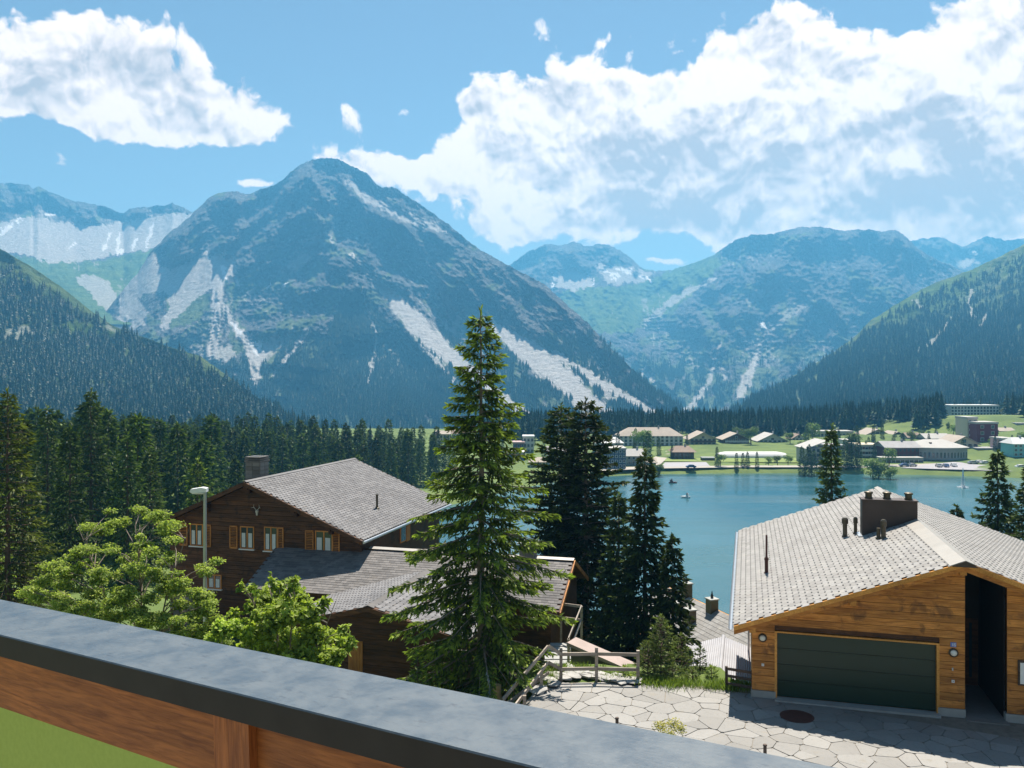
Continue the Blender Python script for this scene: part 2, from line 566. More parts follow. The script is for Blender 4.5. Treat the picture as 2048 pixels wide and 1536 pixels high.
def massif(name, ridge, dbase, base_py, depth_r, label, cover, forest, step=2.6, rows=230, amp=0.035, jag=2.2, seed=1, gam=1.25, sx=70.0, slope_px=0.0, skew=None, trees=0, tree_h=(12, 19), debris=1.0, calm=None):
    """a mountain side as a relief sheet: skyline, foot, distance of both, crags from noise; continues down the far side"""
    x0, x1 = ridge[0][0], ridge[-1][0]
    cols = np.arange(x0, x1 + step, step)
    s = np.linspace(0, 1, rows) ** 1.05
    PX, S = np.meshgrid(cols, s)
    R = interp(cols, ridge)
    J = jag * (fbm(cols / 26.0, cols * 0 + seed, 5, seed, 0.6) * 1.0 + 1.5 * np.abs(perlin(cols / 11.0, cols * 0 + 7.7, seed + 9)) - .5)
    B = interp(cols, base_py) if isinstance(base_py, list) else np.full(cols.shape, float(base_py))
    B = np.maximum(B, R + 4)
    DR = interp(cols, depth_r)
    DB = interp(cols, dbase)
    PY = R[None, :] + (B - R)[None, :] * S + J[None, :] * (1 - S) ** 14
    D = DR[None, :] + (DB - DR)[None, :] * S ** gam
    # crags and gullies: ridged relief stretched down the slope
    kx = PX if skew is None else PX + skew(PX, PY)
    # ground cover
    jx = PX + 5.0 * fbm(PX / 14, PY / 14, 4, seed + 5, .6)
    jy = PY + 5.0 * fbm(PX / 14, PY / 14, 4, seed + 6, .6)
    nb = 3
    nr, nc = PX.shape[0] + nb, PX.shape[1]
    C = np.zeros((nr, nc, 4), np.float32)
    C[..., 3] = 1
    st = fbm(kx / 6.0, PY / 40.0, 4, seed + 21, .6)
    for kind, ch, shp, soft in cover:
        if kind == 'poly':
            m = in_poly(jx, jy, shp).astype(float)
        else:
            m = 1 - sstep(stroke(jx, jy, shp) + 0.22 * st, 0.75, 1.15)
        m = m * soft
        C[nb:, :, ch] = np.maximum(C[nb:, :, ch], m) if soft > 0 else C[nb:, :, ch] * (1 + m)
    soft = np.maximum(C[nb:, :, 0], 0.35 * np.clip(C[nb:, :, 1], 0, 1))
    for _ in range(3):
        for ax, k in ((0, 4), (1, 7)):
            soft = (soft + np.roll(soft, k, ax) + np.roll(soft, -k, ax)) / 3.0
    r1 = ridged(kx / (sx * 1.5), PY / (sx * 2.2), 7, seed, 0.5)
    r2 = fbm(PX / (sx * 1.6), PY / (sx * 1.6), 4, seed + 40)
    r3 = fbm(PX / 9.0, PY / 7.0, 4, seed + 80, 0.6)
    env = sstep(S, 0.0, 0.06) * (1 - 0.55 * sstep(S, 0.55, 1.0))
    env = env if calm is None else env * calm(PX, PY)
    D = D - D * amp * env * (1 - 0.93 * np.clip(soft * 1.9, 0, 1)) * (1.55 * (r1 - 0.9) + 0.45 * r2 + 0.20 * r3)
    X = (PX - CX) / F * D
    Z = EYE - (PY - CY) / F * D
    V = np.stack([X, D, Z], -1)
    # far side behind the skyline
    back = []
    for k, (dd, dz) in enumerate(((0.03, 0.01), (0.09, 0.05), (0.2, 0.16))):
        d2 = DR * (1 + dd)
        back.append(np.stack([(cols - CX) / F * d2, d2, V[0, :, 2] - DR * dz], -1))
    V = np.concatenate([np.stack(back[::-1], 0), V], 0)
    nb = 3
    nr, nc = V.shape[:2]
    idx = np.arange(nr * nc).reshape(nr, nc)
    q = np.stack([idx[:-1, :-1], idx[1:, :-1], idx[1:, 1:], idx[:-1, 1:]], -1).reshape(-1, 4)
    me = np_mesh(name, V.reshape(-1, 3), q, M_MOUNT)
    # natural streaks of debris in the gullies and light bands on the crags
    deb = sstep(.6 * st - 1.1 * (r1 - 0.95) + .5 * r3, 0.7, 1.1) * 0.55
    veg = sstep(fbm(PX / 40, PY / 30, 4, seed + 31) + 1.1 * (S - 0.42), 0.05, 0.4)
    C[nb:, :, 0] = np.maximum(C[nb:, :, 0], deb * debris * (1 - sstep(S, .6, .85)))
    C[nb:, :, 1] = np.maximum(C[nb:, :, 1], veg * 0.55)
    FM = np.clip(forest(PX, PY, S, seed), 0, 1)
    FM = FM * (1 - np.clip(C[nb:, :, 0] * 1.3, 0, 1)) * (1 - C[nb:, :, 2])
    fm = np.zeros((nr, nc), np.float32)
    fm[nb:] = FM
    at = me.attributes.new('cover', 'FLOAT_COLOR', 'POINT')
    at.data.foreach_set('color', C.ravel())
    af = me.attributes.new('forest', 'FLOAT', 'POINT')
    af.data.foreach_set('value', fm.ravel())
    o = tag(obj(name, me), kind='structure')
    pts = None
    if trees:
        Vf = V[nb:]
        # pick places on the slope in proportion to ground area and forest cover
        dd = np.abs(np.gradient(Vf[..., 1], axis=0)) + np.abs(np.gradient(Vf[..., 2], axis=0))
        area = dd * Vf[..., 1] * step / F
        w = (np.clip(FM - .08, 0, 1) ** 1.3 * area).ravel()
        w[np.isnan(w)] = 0
        rg = np.random.default_rng(seed + 100)
        ii = rg.choice(w.size, trees, p=w / w.sum())
        pts = Vf.reshape(-1, 3)[ii].copy()
        jit = Vf[0, 0, 1] * step / F * 0.5
        r_, c_ = np.unravel_index(ii, FM.shape)
        r2_ = np.minimum(r_ + 1, FM.shape[0] - 1)
        pts += (Vf[r2_, c_] - Vf[r_, c_]) * rg.random((trees, 1))
        pts[:, 0] += rg.uniform(-jit, jit, trees)
        sc = rg.uniform(*tree_h, trees) * np.where(rg.random(trees) < .35, rg.uniform(.4, .8, trees), 1.0)
        pts = (pts, sc, rg.uniform(0, 6.28, trees))
    return o, pts

NO = lambda PX, PY, S, sd: PX * 0
FOREST_POINTS = []

# far left ridge with scree bowl
_, p = massif('far_ridge_terrain', [(-800, 430), (-500, 380), (-300, 400), (-140, 380), (-60, 374), (0, 365), (60, 371), (66, 378), (75, 372), (110, 388), (150, 403), (200, 410), (247, 428), (262, 416), (300, 414), (330, 411), (345, 406), (360, 414), (385, 424), (430, 452), (520, 500)],
    [(-140, 2600), (520, 2600)], [(-140, 640), (300, 650), (520, 620)], [(-140, 4300), (200, 4150), (520, 3900)], '',
    [('poly', 0, [(-140, 470), (0, 445), (60, 432), (130, 446), (200, 452), (260, 440), (330, 428), (400, 424), (470, 470), (350, 478), (300, 500), (240, 506), (180, 520), (100, 524), (40, 507), (-140, 490)], 0.95),
     ('poly', 1, [(-140, 500), (40, 515), (180, 526), (300, 500), (330, 505), (330, 660), (-140, 660)], 1.0),
     ('poly', 0, [(150, 556), (175, 548), (215, 560), (240, 600), (235, 640), (200, 610)], 0.8),
     ('stroke', 2, [(0, 470, 7), (24, 449, 9)], 1), ('stroke', 2, [(304, 452, 7), (294, 492, 5)], 1), ('stroke', 2, [(221, 468, 7), (205, 502, 4)], 1),
     ('stroke', 2, [(240, 470, 7), (236, 505, 8)], 1), ('stroke', 2, [(276, 474, 6), (262, 498, 4)], 1), ('stroke', 2, [(150, 484, 5), (140, 500, 4)], 1),
     ('stroke', 2, [(92, 431, 6), (106, 429, 5)], 1), ('stroke', 2, [(36, 444, 5), (42, 438, 5)], 1), ('stroke', 2, [(240, 505, 7), (246, 500, 6)], 1)],
    NO, step=2.4, rows=170, amp=0.02, jag=2.0, seed=3, sx=46)

# distant peaks on the right
massif('far_peaks_terrain', [(1760, 520), (1800, 488), (1826, 480), (1860, 476), (1885, 476), (1905, 486), (1925, 496), (1950, 482), (1975, 472), (1990, 476), (2010, 480), (2060, 476), (2140, 470), (2240, 500)],
    [(1760, 4600), (2240, 4600)], 660, [(1760, 5700), (2240, 5700)], '',
    [('stroke', 2, [(1940, 503, 6), (1952, 508, 5)], 1), ('stroke', 0, [(1830, 520, 12), (1900, 535, 16), (1960, 520, 12)], .8)], NO, step=3.0, rows=90, amp=0.02, jag=2.2, seed=5, sx=40)

# middle and right massif round the hanging valley
def skD(PX, PY): return (PY - 600) * -0.12
_, p = massif('valley_head_terrain', [(960, 560), (1000, 540), (1025, 526), (1060, 501), (1092, 490), (1125, 490), (1148, 484), (1165, 490), (1182, 494), (1200, 487), (1222, 491), (1240, 501), (1262, 516), (1280, 534), (1310, 542), (1340, 541), (1380, 529), (1430, 508), (1470, 480), (1500, 471), (1540, 468), (1575, 460), (1605, 453), (1640, 454), (1680, 461), (1720, 459), (1765, 463), (1790, 459), (1806, 468), (1830, 492), (1860, 512), (1910, 535), (1970, 565), (2048, 610), (2160, 660)],
    [(960, 2300), (2160, 2300)], 862, [(960, 5300), (1260, 5300), (1400, 4700), (1520, 4300), (2160, 4100)], '',
    [('poly', 1, [(1060, 610), (1110, 590), (1160, 574), (1250, 572), (1310, 558), (1335, 543), (1420, 513), (1445, 525), (1400, 575), (1345, 622), (1300, 650), (1250, 668), (1180, 662), (1120, 640)], 1.0),
     ('poly', 1, [(1330, 545), (1470, 490), (1560, 475), (1640, 462), (1560, 490), (1460, 520), (1390, 560)], .6),
     ('stroke', 0, [(1290, 648, 10), (1340, 606, 14), (1380, 580, 14), (1430, 556, 8)], .85),
     ('poly', 0, [(1105, 545), (1150, 535), (1170, 545), (1190, 572), (1150, 580), (1112, 575)], .85), ('poly', 0, [(1190, 530), (1260, 535), (1310, 545), (1290, 565), (1215, 568)], .75),
     ('stroke', 2, [(1205, 541, 4), (1238, 552, 6)], 1), ('stroke', 2, [(1236, 538, 5), (1270, 548, 7), (1284, 552, 6)], 1), ('stroke', 2, [(1262, 541, 4), (1302, 561, 6)], 1), ('stroke', 2, [(1222, 556, 5), (1232, 560, 5)], 1),
     ('stroke', 2, [(1102, 566, 4), (1108, 580, 5)], 1), ('stroke', 2, [(1190, 562, 4), (1186, 566, 4)], 1), ('stroke', 2, [(1526, 650, 8), (1532, 654, 7)], 1),
     ('stroke', 0, [(1500, 660, 10), (1520, 690, 14), (1508, 730, 12), (1492, 762, 20)], .9), ('stroke', 0, [(1440, 690, 6), (1425, 730, 10), (1420, 760, 8), (1400, 790, 12), (1375, 826, 20)], .8),
     ('stroke', 0, [(1440, 725, 6), (1452, 760, 8)], .8), ('stroke', 0, [(1490, 765, 26), (1480, 790, 20)], .9), ('stroke', 0, [(1285, 740, 10), (1300, 752, 12), (1308, 768, 8)], .9),
     ('stroke', 0, [(1370, 690, 16), (1400, 700, 10)], .5), ('stroke', 0, [(1620, 600, 14), (1560, 640, 22), (1530, 680, 12)], .5), ('stroke', 0, [(1560, 560, 18), (1500, 600, 16)], .5)],
    lambda PX, PY, S, sd: sstep(PY + 30 * fbm(PX / 60, PY / 60, 4, 55), 690, 740) * sstep(fbm(PX / 18, PY / 26, 3, 57), -.35, .15) * (1 - .75 * sstep(PX, 1400, 1470) * (1 - sstep(PY, 740, 800))),
    step=2.3, rows=250, amp=0.052, jag=2.0, seed=8, sx=95, gam=1.05, skew=skD, trees=9000, tree_h=(12, 20))
FOREST_POINTS.append(('valley_forest', 'dark conifer forest along the foot of the far valley head', p))

# the big pyramid peak
def skB(PX, PY): return np.where(PX < 640, (PY - 400) * 0.55, (PY - 400) * -0.75) * np.clip(np.abs(PX - 640) / 160, 0, 1)
forB = lambda PX, PY, S, sd: np.maximum(sstep(PY + 34 * fbm(PX / 55, PY / 55, 4, 65), np.where(PX < 560, 690, 640 + .05 * np.abs(PX - 760)), np.where(PX < 560, 740, 720)) * sstep(fbm(PX / 16, PY / 30, 3, 67), -.6, .05),
                                        .9 * in_poly(PX, PY, [(690, 590), (720, 575), (770, 640), (900, 760), (960, 830), (600, 830), (560, 800), (640, 700)]))
_, p = massif('pyramid_peak_terrain', [(150, 700), (200, 640), (240, 588), (275, 545), (305, 500), (340, 466), (385, 426), (420, 394), (436, 385), (470, 384), (500, 388), (520, 378), (545, 370), (568, 360), (580, 345), (600, 330), (625, 318), (645, 317), (665, 316), (700, 329), (735, 349), (760, 372), (792, 377), (830, 402), (870, 429), (905, 456), (950, 492), (1000, 522), (1040, 542), (1085, 566), (1130, 606), (1180, 650), (1240, 716), (1300, 772), (1360, 815), (1420, 848), (1460, 866)],
    [(150, 1750), (700, 1500), (1460, 1450)], 872, [(150, 2700), (400, 3100), (640, 3300), (900, 3000), (1100, 2450), (1300, 1800), (1460, 1500)], '',
    [('stroke', 0, [(700, 505, 5), (742, 552, 9), (786, 598, 26), (830, 645, 46), (890, 705, 38), (950, 752, 26), (1010, 800, 20), (1080, 850, 14)], 1),
     ('stroke', 0, [(840, 690, 8), (880, 730, 8), (912, 765, 7)], .9),
     ('stroke', 0, [(962, 630, 6), (1000, 664, 26), (1060, 705, 52), (1120, 752, 54), (1170, 800, 46), (1225, 866, 60)], 1),
     ('stroke', 0, [(1110, 705, 10), (1180, 752, 18), (1250, 795, 16), (1320, 832, 12), (1370, 858, 10)], .95),
     ('stroke', 0, [(1180, 760, 12), (1230, 800, 10)], .7),
     ('stroke', 0, [(722, 570, 5), (735, 620, 6), (750, 665, 7), (748, 710, 7), (735, 770, 6)], .9),
     ('stroke', 0, [(618, 652, 6), (596, 688, 13), (570, 722, 12), (543, 752, 7)], .85), ('stroke', 0, [(585, 660, 10), (560, 690, 14), (530, 720, 10)], .6),
     ('stroke', 0, [(442, 540, 26), (434, 600, 20), (430, 660, 18), (422, 715, 26)], 1), ('poly', 0, [(420, 700), (465, 690), (470, 710), (452, 736), (425, 722)], .8),
     ('stroke', 0, [(440, 600, 10), (462, 640, 16), (490, 680, 18), (512, 715, 28), (510, 770, 16)], 1), ('stroke', 0, [(552, 675, 16), (528, 705, 22), (512, 735, 20)], .9),
     ('poly', 0, [(250, 592), (300, 562), (352, 534), (408, 505), (420, 512), (450, 505), (448, 520), (470, 512), (474, 545), (440, 562), (404, 590), (372, 618), (340, 645), (326, 662), (318, 650), (340, 612), (330, 585), (290, 588), (262, 602), (245, 640)], .9),
     ('poly', 0, [(240, 585), (262, 590), (296, 620), (292, 650), (262, 660), (236, 640)], .85), ('poly', 0, [(250, 540), (310, 500), (316, 530), (345, 540), (300, 565), (255, 590), (240, 580)], .85),
     ('poly', 1, [(330, 590), (420, 590), (400, 640), (340, 660)], .7), ('poly', 1, [(450, 570), (510, 560), (520, 580), (470, 590)], .8),
     ('stroke', 2, [(446, 538, 12), (449, 556, 9)], 1), ('stroke', 2, [(474, 562, 6), (478, 570, 6)], 1), ('stroke', 2, [(412, 505, 5), (416, 514, 5)], 1), ('stroke', 2, [(450, 505, 5), (446, 515, 5)], 1),
     ('stroke', 2, [(466, 646, 9), (478, 662, 8)], 1), ('stroke', 2, [(502, 688, 10), (522, 686, 9), (512, 706, 10)], 1), ('stroke', 2, [(536, 575, 6), (542, 570, 5)], 1), ('stroke', 2, [(566, 574, 5), (574, 566, 6)], 1), ('stroke', 2, [(632, 580, 6), (638, 577, 5)], 1),
     ('stroke', 0, [(520, 498, 10), (600, 484, 6), (660, 468, 8), (668, 500, 5)], .7), ('stroke', 0, [(690, 360, 10), (740, 400, 12), (800, 430, 18), (850, 448, 22), (900, 462, 10)], .75),
     ('stroke', 0, [(590, 530, 30), (612, 520, 26)], .6), ('stroke', 0, [(860, 490, 12), (880, 505, 14)], .7), ('stroke', 0, [(880, 640, 8), (905, 665, 14), (925, 620, 6)], .6)],
    forB, step=2.3, rows=290, amp=0.068, jag=2.2, seed=14, sx=92, gam=1.12, skew=skB, calm=lambda PX, PY: 1 - .6 * sstep(PX, 800, 960) * sstep(PY, 560, 680) - .6 * np.exp(-((PX - 380) / 150) ** 2 - ((PY - 610) / 110) ** 2), trees=22000, tree_h=(9, 17))
FOREST_POINTS.append(('peak_forest', 'dark conifer forest covering the foot of the big pyramid shaped peak', p))

# wooded slope on the left
_, p = massif('left_slope_terrain', [(-1300, 420), (-900, 360), (-600, 330), (-260, 380), (-60, 466), (0, 497), (60, 532), (120, 572), (180, 620), (232, 655), (280, 672), (340, 694), (400, 712), (450, 748), (500, 786), (560, 822), (620, 850), (680, 872)],
    [(-260, 620), (680, 760)], 890, [(-260, 1500), (200, 1350), (450, 1150), (680, 860)], '',
    [('poly', 1, [(-1400, 200), (700, 200), (700, 900), (-1400, 900)], .75), ('poly', 1, [(122, 650), (160, 648), (225, 662), (220, 670), (170, 668), (130, 662)], 1.6), ('poly', 1, [(-260, 380), (0, 497), (120, 572), (180, 620), (140, 630), (60, 580), (-60, 520)], .8),
     ('stroke', 0, [(20, 668, 30), (60, 665, 24)], .5), ('stroke', 0, [(215, 655, 10), (228, 662, 10)], .4)],
    lambda PX, PY, S, sd: sstep(PY - interp(PX, [(-260, 400), (0, 535), (120, 592), (200, 634), (300, 670), (680, 868)]) + 18 * fbm(PX / 40, PY / 40, 3, 75), -6, 34) * sstep(fbm(PX / 24, PY / 20, 3, 77), -.75, -.1) * (1 - in_poly(PX, PY, [(116, 644), (160, 642), (232, 660), (224, 674), (165, 672), (124, 664)])) + (.3 + .25 * fbm(PX / 22, PY / 22, 3, 78)) * sstep(S, .02, .1),
    step=3.2, rows=150, amp=0.03, jag=1.0, seed=21, sx=110, debris=.15, trees=26000, tree_h=(9, 18))
FOREST_POINTS.append(('left_slope_forest', 'dense dark forest on the long slope falling below the scree bowl', p))

# wooded slope on the right
_, p = massif('right_slope_terrain', [(1392, 866), (1430, 846), (1460, 828), (1500, 798), (1560, 766), (1640, 722), (1700, 682), (1740, 642), (1790, 610), (1840, 580), (1885, 560), (1935, 543), (1990, 518), (2048, 488), (2140, 438), (2300, 380), (2600, 340), (3100, 400)],
    [(1392, 900), (1700, 640), (2300, 520)], [(1392, 876), (1700, 884), (1850, 884), (1950, 872), (2300, 860)], [(1392, 1250), (1600, 1700), (1850, 2200), (2300, 2500)], '',
    [('poly', 1, [(1300, 200), (3200, 200), (3200, 900), (1300, 900)], .7), ('poly', 1, [(2300, 380), (2048, 488), (1935, 543), (1840, 580), (1790, 610), (1740, 645), (1800, 640), (1880, 620), (1960, 570), (2048, 540), (2300, 450)], 1.0),
     ('poly', 1, [(1960, 640), (2048, 585), (2140, 540), (2140, 620), (2020, 650), (1960, 690)], .8), ('poly', 1, [(1950, 778), (2010, 772), (2008, 790), (1960, 792)], 1.4), ('poly', 1, [(1456, 836), (1490, 812), (1500, 822), (1470, 850)], .9),
     ('stroke', 0, [(1942, 580, 6), (1938, 610, 8), (1950, 640, 5)], .8), ('stroke', 0, [(1900, 640, 6), (1870, 680, 9), (1830, 706, 6)], .7), ('stroke', 0, [(1830, 600, 6), (1845, 615, 6)], .6), ('stroke', 0, [(1975, 625, 6), (1962, 655, 6)], .7)],
    lambda PX, PY, S, sd: sstep(PY - interp(PX, [(1392, 850), (1500, 775), (1640, 705), (1750, 655), (1850, 628), (1950, 622), (2048, 585), (2300, 500)]) + 22 * fbm(PX / 40, PY / 40, 3, 85), -10, 50) * sstep(fbm(PX / 22, PY / 24, 3, 87), -.7, -.05) + (.42 + .3 * fbm(PX / 20, PY / 20, 3, 88)) * sstep(S, .01, .08),
    step=3.0, rows=190, amp=0.04, jag=1.2, seed=27, sx=100, debris=.25, gam=1.0, skew=lambda PX, PY: (PY - 600) * 0.6, trees=38000, tree_h=(9, 17))
FOREST_POINTS.append(('right_slope_forest', 'dark forest on the steep slope rising behind the lakeside village', p))
# ---------------------------------------------------------------- valley ground, lake
M_GROUND, t, b = new_mat('valley_ground')
P = t.node('ShaderNodeTexCoord').outputs['Object']
n1, n2, n3 = t.noise(P, 0.05, 5, 0.6), t.noise(P, 0.6, 5, 0.65), t.noise(P, 6.0, 4, 0.7)
c = t.mix(t.ramp(n1, 0.35, 0.65), (0.07, 0.11, 0.025), (0.12, 0.165, 0.04))
c = t.mix(t.ramp(n2, 0.5, 0.75), c, (0.06, 0.10, 0.025))
c = t.mix(t.ramp(n3, 0.55, 0.75), c, (0.20, 0.22, 0.07))
t.l.new(c, b.inputs['Base Color'])
b.inputs['Roughness'].default_value = 0.95
bump(t, b, n3, 0.5, 0.1)

SHORE = [(-62, 215), (-40, 240), (-18, 258), (-3, 285), (14, 312), (33, 333), (52, 340), (75, 344), (110, 346), (150, 343), (185, 336), (225, 318), (262, 285), (275, 235), (255, 185), (215, 150), (165, 128), (110, 118), (60, 116), (20, 122), (-15, 135), (-45, 160), (-64, 188)]
def poly_dist(x, y, poly):
    best = np.full(x.shape, 1e9)
    n = len(poly)
    for i in range(n):
        x0, y0 = poly[i]; x1, y1 = poly[(i + 1) % n]
        dx, dy = x1 - x0, y1 - y0
        tt = np.clip(((x - x0) * dx + (y - y0) * dy) / (dx * dx + dy * dy), 0, 1)
        best = np.minimum(best, np.hypot(x - x0 - tt * dx, y - y0 - tt * dy))
    return np.where(in_poly(x, y, poly), -best, best)
def smooth_poly(poly, it=2):
    for _ in range(it):
        q = []
        for i in range(len(poly)):
            a, c_ = poly[i], poly[(i + 1) % len(poly)]
            q += [(a[0] * .75 + c_[0] * .25, a[1] * .75 + c_[1] * .25), (a[0] * .25 + c_[0] * .75, a[1] * .25 + c_[1] * .75)]
        poly = q
    return poly
SHORE = smooth_poly(SHORE)
# control heights of the near hillside (x, y, z)
CTRL = np.array([
    (0, 0, 27.5), (-12, 6, 27.0), (12, 6, 29.0), (9, 24, 29.45), (16, 22, 29.45), (22, 24, 29.45), (4, 24, 29.3), (24, 40, 28), (12, 40, 25.5), (5, 33, 27.2), (1, 30, 28.2), (-1, 26, 28.6), (-6, 32, 27.0), (-12, 30, 27.0),
    (-10, 40, 26.5), (-18, 42, 26.6), (-4, 46, 24.0), (-24, 40, 27.5), (-30, 30, 28.5), (-24, 18, 28), (-14, 55, 23), (5, 50, 21.5), (14, 58, 19), (22, 65, 18), (30, 50, 24), (40, 40, 28), (45, 70, 16), (10, 75, 14.5), (-6, 70, 16), (-30, 62, 22), (-45, 45, 29), (-60, 60, 30), (-20, 85, 15), (-45, 90, 20), (-75, 100, 26),
    (5, 100, 6), (30, 100, 5), (60, 95, 6), (100, 100, 6), (-25, 120, 6), (-60, 140, 12), (-100, 150, 22), (-140, 190, 26), (-90, 220, 9), (-60, 260, 3), (-120, 280, 12), (-40, 300, 1.5), (-80, 340, 3), (-180, 300, 24), (-150, 360, 13), (0, 350, 1.5), (60, 365, 1.6), (120, 370, 1.6), (180, 365, 1.8), (230, 350, 2.5),
    (60, 440, 2.0), (140, 440, 2.2), (0, 440, 1.5), (-60, 430, 0), (60, 520, 2), (150, 520, 3), (220, 450, 6), (280, 430, 10), (300, 520, 16), (260, 360, 5), (300, 300, 6), (300, 200, 8), (240, 120, 12), (150, 90, 12), (200, 60, 22), (100, 40, 30), (80, 15, 34), (-80, 10, 34), (-60, 25, 32), (0, 620, 1), (150, 640, 3), (-150, 520, -2), (300, 640, 14), (-300, 420, 18), (-300, 200, 40), (-300, 600, -4), (400, 400, 24), (400, 200, 26)], float)
def ground_z(x, y):
    x, y = np.asarray(x, float), np.asarray(y, float)
    shp = x.shape
    x, y = x.ravel(), y.ravel()
    z = np.empty(x.shape)
    for i in range(0, len(x), 20000):
        xs, ys = x[i:i + 20000], y[i:i + 20000]
        d2 = (xs[:, None] - CTRL[:, 0]) ** 2 + (ys[:, None] - CTRL[:, 1]) ** 2
        w = 1.0 / (d2 + 6.0) ** 1.7
        z[i:i + 20000] = (w * CTRL[:, 2]).sum(1) / w.sum(1)
    z = z + 0.25 * fbm(x / 9, y / 9, 3, 91) * sstep(y, 34, 50)
    far = EYE - 0.0625 * y
    z = np.where(y > 520, np.minimum(z, far + (z - far) * (1 - sstep(y, 520, 720))), z)
    sd = poly_dist(x, y, SHORE)
    k = sstep(sd, -2, 14)
    z = np.where(sd < 14, (-1.8) * (1 - k) + np.maximum(z, 0.9) * k, np.maximum(z, np.where(y < 520, 0.7, -1e4)))
    # the paved terrace and its bank are flat
    tx = (x - 14) / 13.0; ty = (y - 22) / 8.0
    flat = 1 - sstep(np.maximum(np.abs(tx), np.abs(ty)), 0.8, 1.0)
    z = z * (1 - flat) + np.minimum(z, 29.5) * flat
    return z.reshape(shp)
def gz1(x, y):
    return float(ground_z(np.array([x]), np.array([y]))[0])
ys = np.concatenate([np.arange(-40, 60, 1.6), np.arange(60, 400, 4.0), np.arange(400, 760, 8.0), np.array([800, 900, 1100, 1500, 2200, 3200, 5000, 8500])])
xs = np.linspace(-1, 1, 190)
Xg = np.sign(xs) * (np.abs(xs) ** 1.9) * 420
XX, YY = np.meshgrid(Xg, ys)
XX = XX * np.maximum(1.0, YY / 420.0)
ZZ = ground_z(np.clip(XX, -420, 420), YY)
ZZ = np.where(YY > 1200, EYE - 0.0655 * YY, ZZ)
nr, nc = XX.shape
idx = np.arange(nr * nc).reshape(nr, nc)
q = np.stack([idx[:-1, :-1], idx[:-1, 1:], idx[1:, 1:], idx[1:, :-1]], -1).reshape(-1, 4)
ground = tag(obj('ground', np_mesh('ground', np.stack([XX, YY, ZZ], -1).reshape(-1, 3), q, M_GROUND)), kind='structure')

M_WATER, t, b = new_mat('lake_water')
P = objco(t, (1, 0.45, 1))
b.inputs['Base Color'].default_value = (0.012, 0.085, 0.105, 1)
b.inputs['Roughness'].default_value = 0.12
b.inputs['IOR'].default_value = 1.33
b.inputs['Specular IOR Level'].default_value = 0.5
c = t.mix(t.ramp(t.noise(P, 0.012, 4, 0.6), 0.35, 0.7), (0.02, 0.08, 0.10), (0.038, 0.118, 0.135))
t.l.new(c, b.inputs['Base Color'])
hh = t.math('ADD', t.noise(P, 1.6, 5, 0.6), t.math('MULTIPLY', t.noise(P, 0.25, 3, 0.5), 2.0))
bump(t, b, hh, 0.13, 0.25)
t.l.new(t.ramp(t.noise(objco(t, (.3, 1.4, 1)), 0.03, 5, 0.6), .35, .7, True, .05, .32), b.inputs['Roughness'])
mb = MB()
mb.face([(x, y, 0.0) for x, y in smooth_poly([(x * 1.0, y) for x, y in SHORE], 0)])
lx = [p_[0] for p_ in SHORE]; ly = [p_[1] for p_ in SHORE]
cxl, cyl = sum(lx) / len(lx), sum(ly) / len(ly)
mb = MB()
mb.face([(cxl + (x - cxl) * 1.08, cyl + (y - cyl) * 1.08, 0.0) for x, y in SHORE])
tag(mb.build('lake', M_WATER), kind='structure')
# ---------------------------------------------------------------- far forest: simple spruces spread over the slopes
HAZE_DENSITY = 2.1e-4
def far_spruce_mesh(name, seed, tiers=7, n=7):
    """unit-high spruce of ragged drooping tiers"""
    r = random.Random(seed)
    mb = MB()
    mb.tube((0, 0, -0.08), (0, 0, 0.3), 0.018, 0.012, 5, 1)
    for k in range(tiers):
        f = k / (tiers - 1)
        z1 = 0.10 + 0.78 * f
        top = z1 + 0.20 - 0.07 * f
        rad = (0.23 * (1 - f) ** 0.85 + 0.025)
        a0 = r.random() * 6.28
        for i in range(n):
            a = a0 + 6.283 * i / n + r.uniform(-.25, .25)
            rr = rad * r.uniform(.65, 1.2)
            w = 6.283 / n * .62
            zz = z1 + r.uniform(-.03, .03)
            mb.face([(0, 0, top), (math.cos(a - w) * rr * .72, math.sin(a - w) * rr * .72, zz + .02), (math.cos(a) * rr, math.sin(a) * rr, zz - .02), (math.cos(a + w) * rr * .72, math.sin(a + w) * rr * .72, zz + .02)])
    return mb.mesh(name, [M_FAR, M_BARK])
FAR_TREES = [far_spruce_mesh('far_spruce_%d' % k, 50 + k) for k in range(3)]

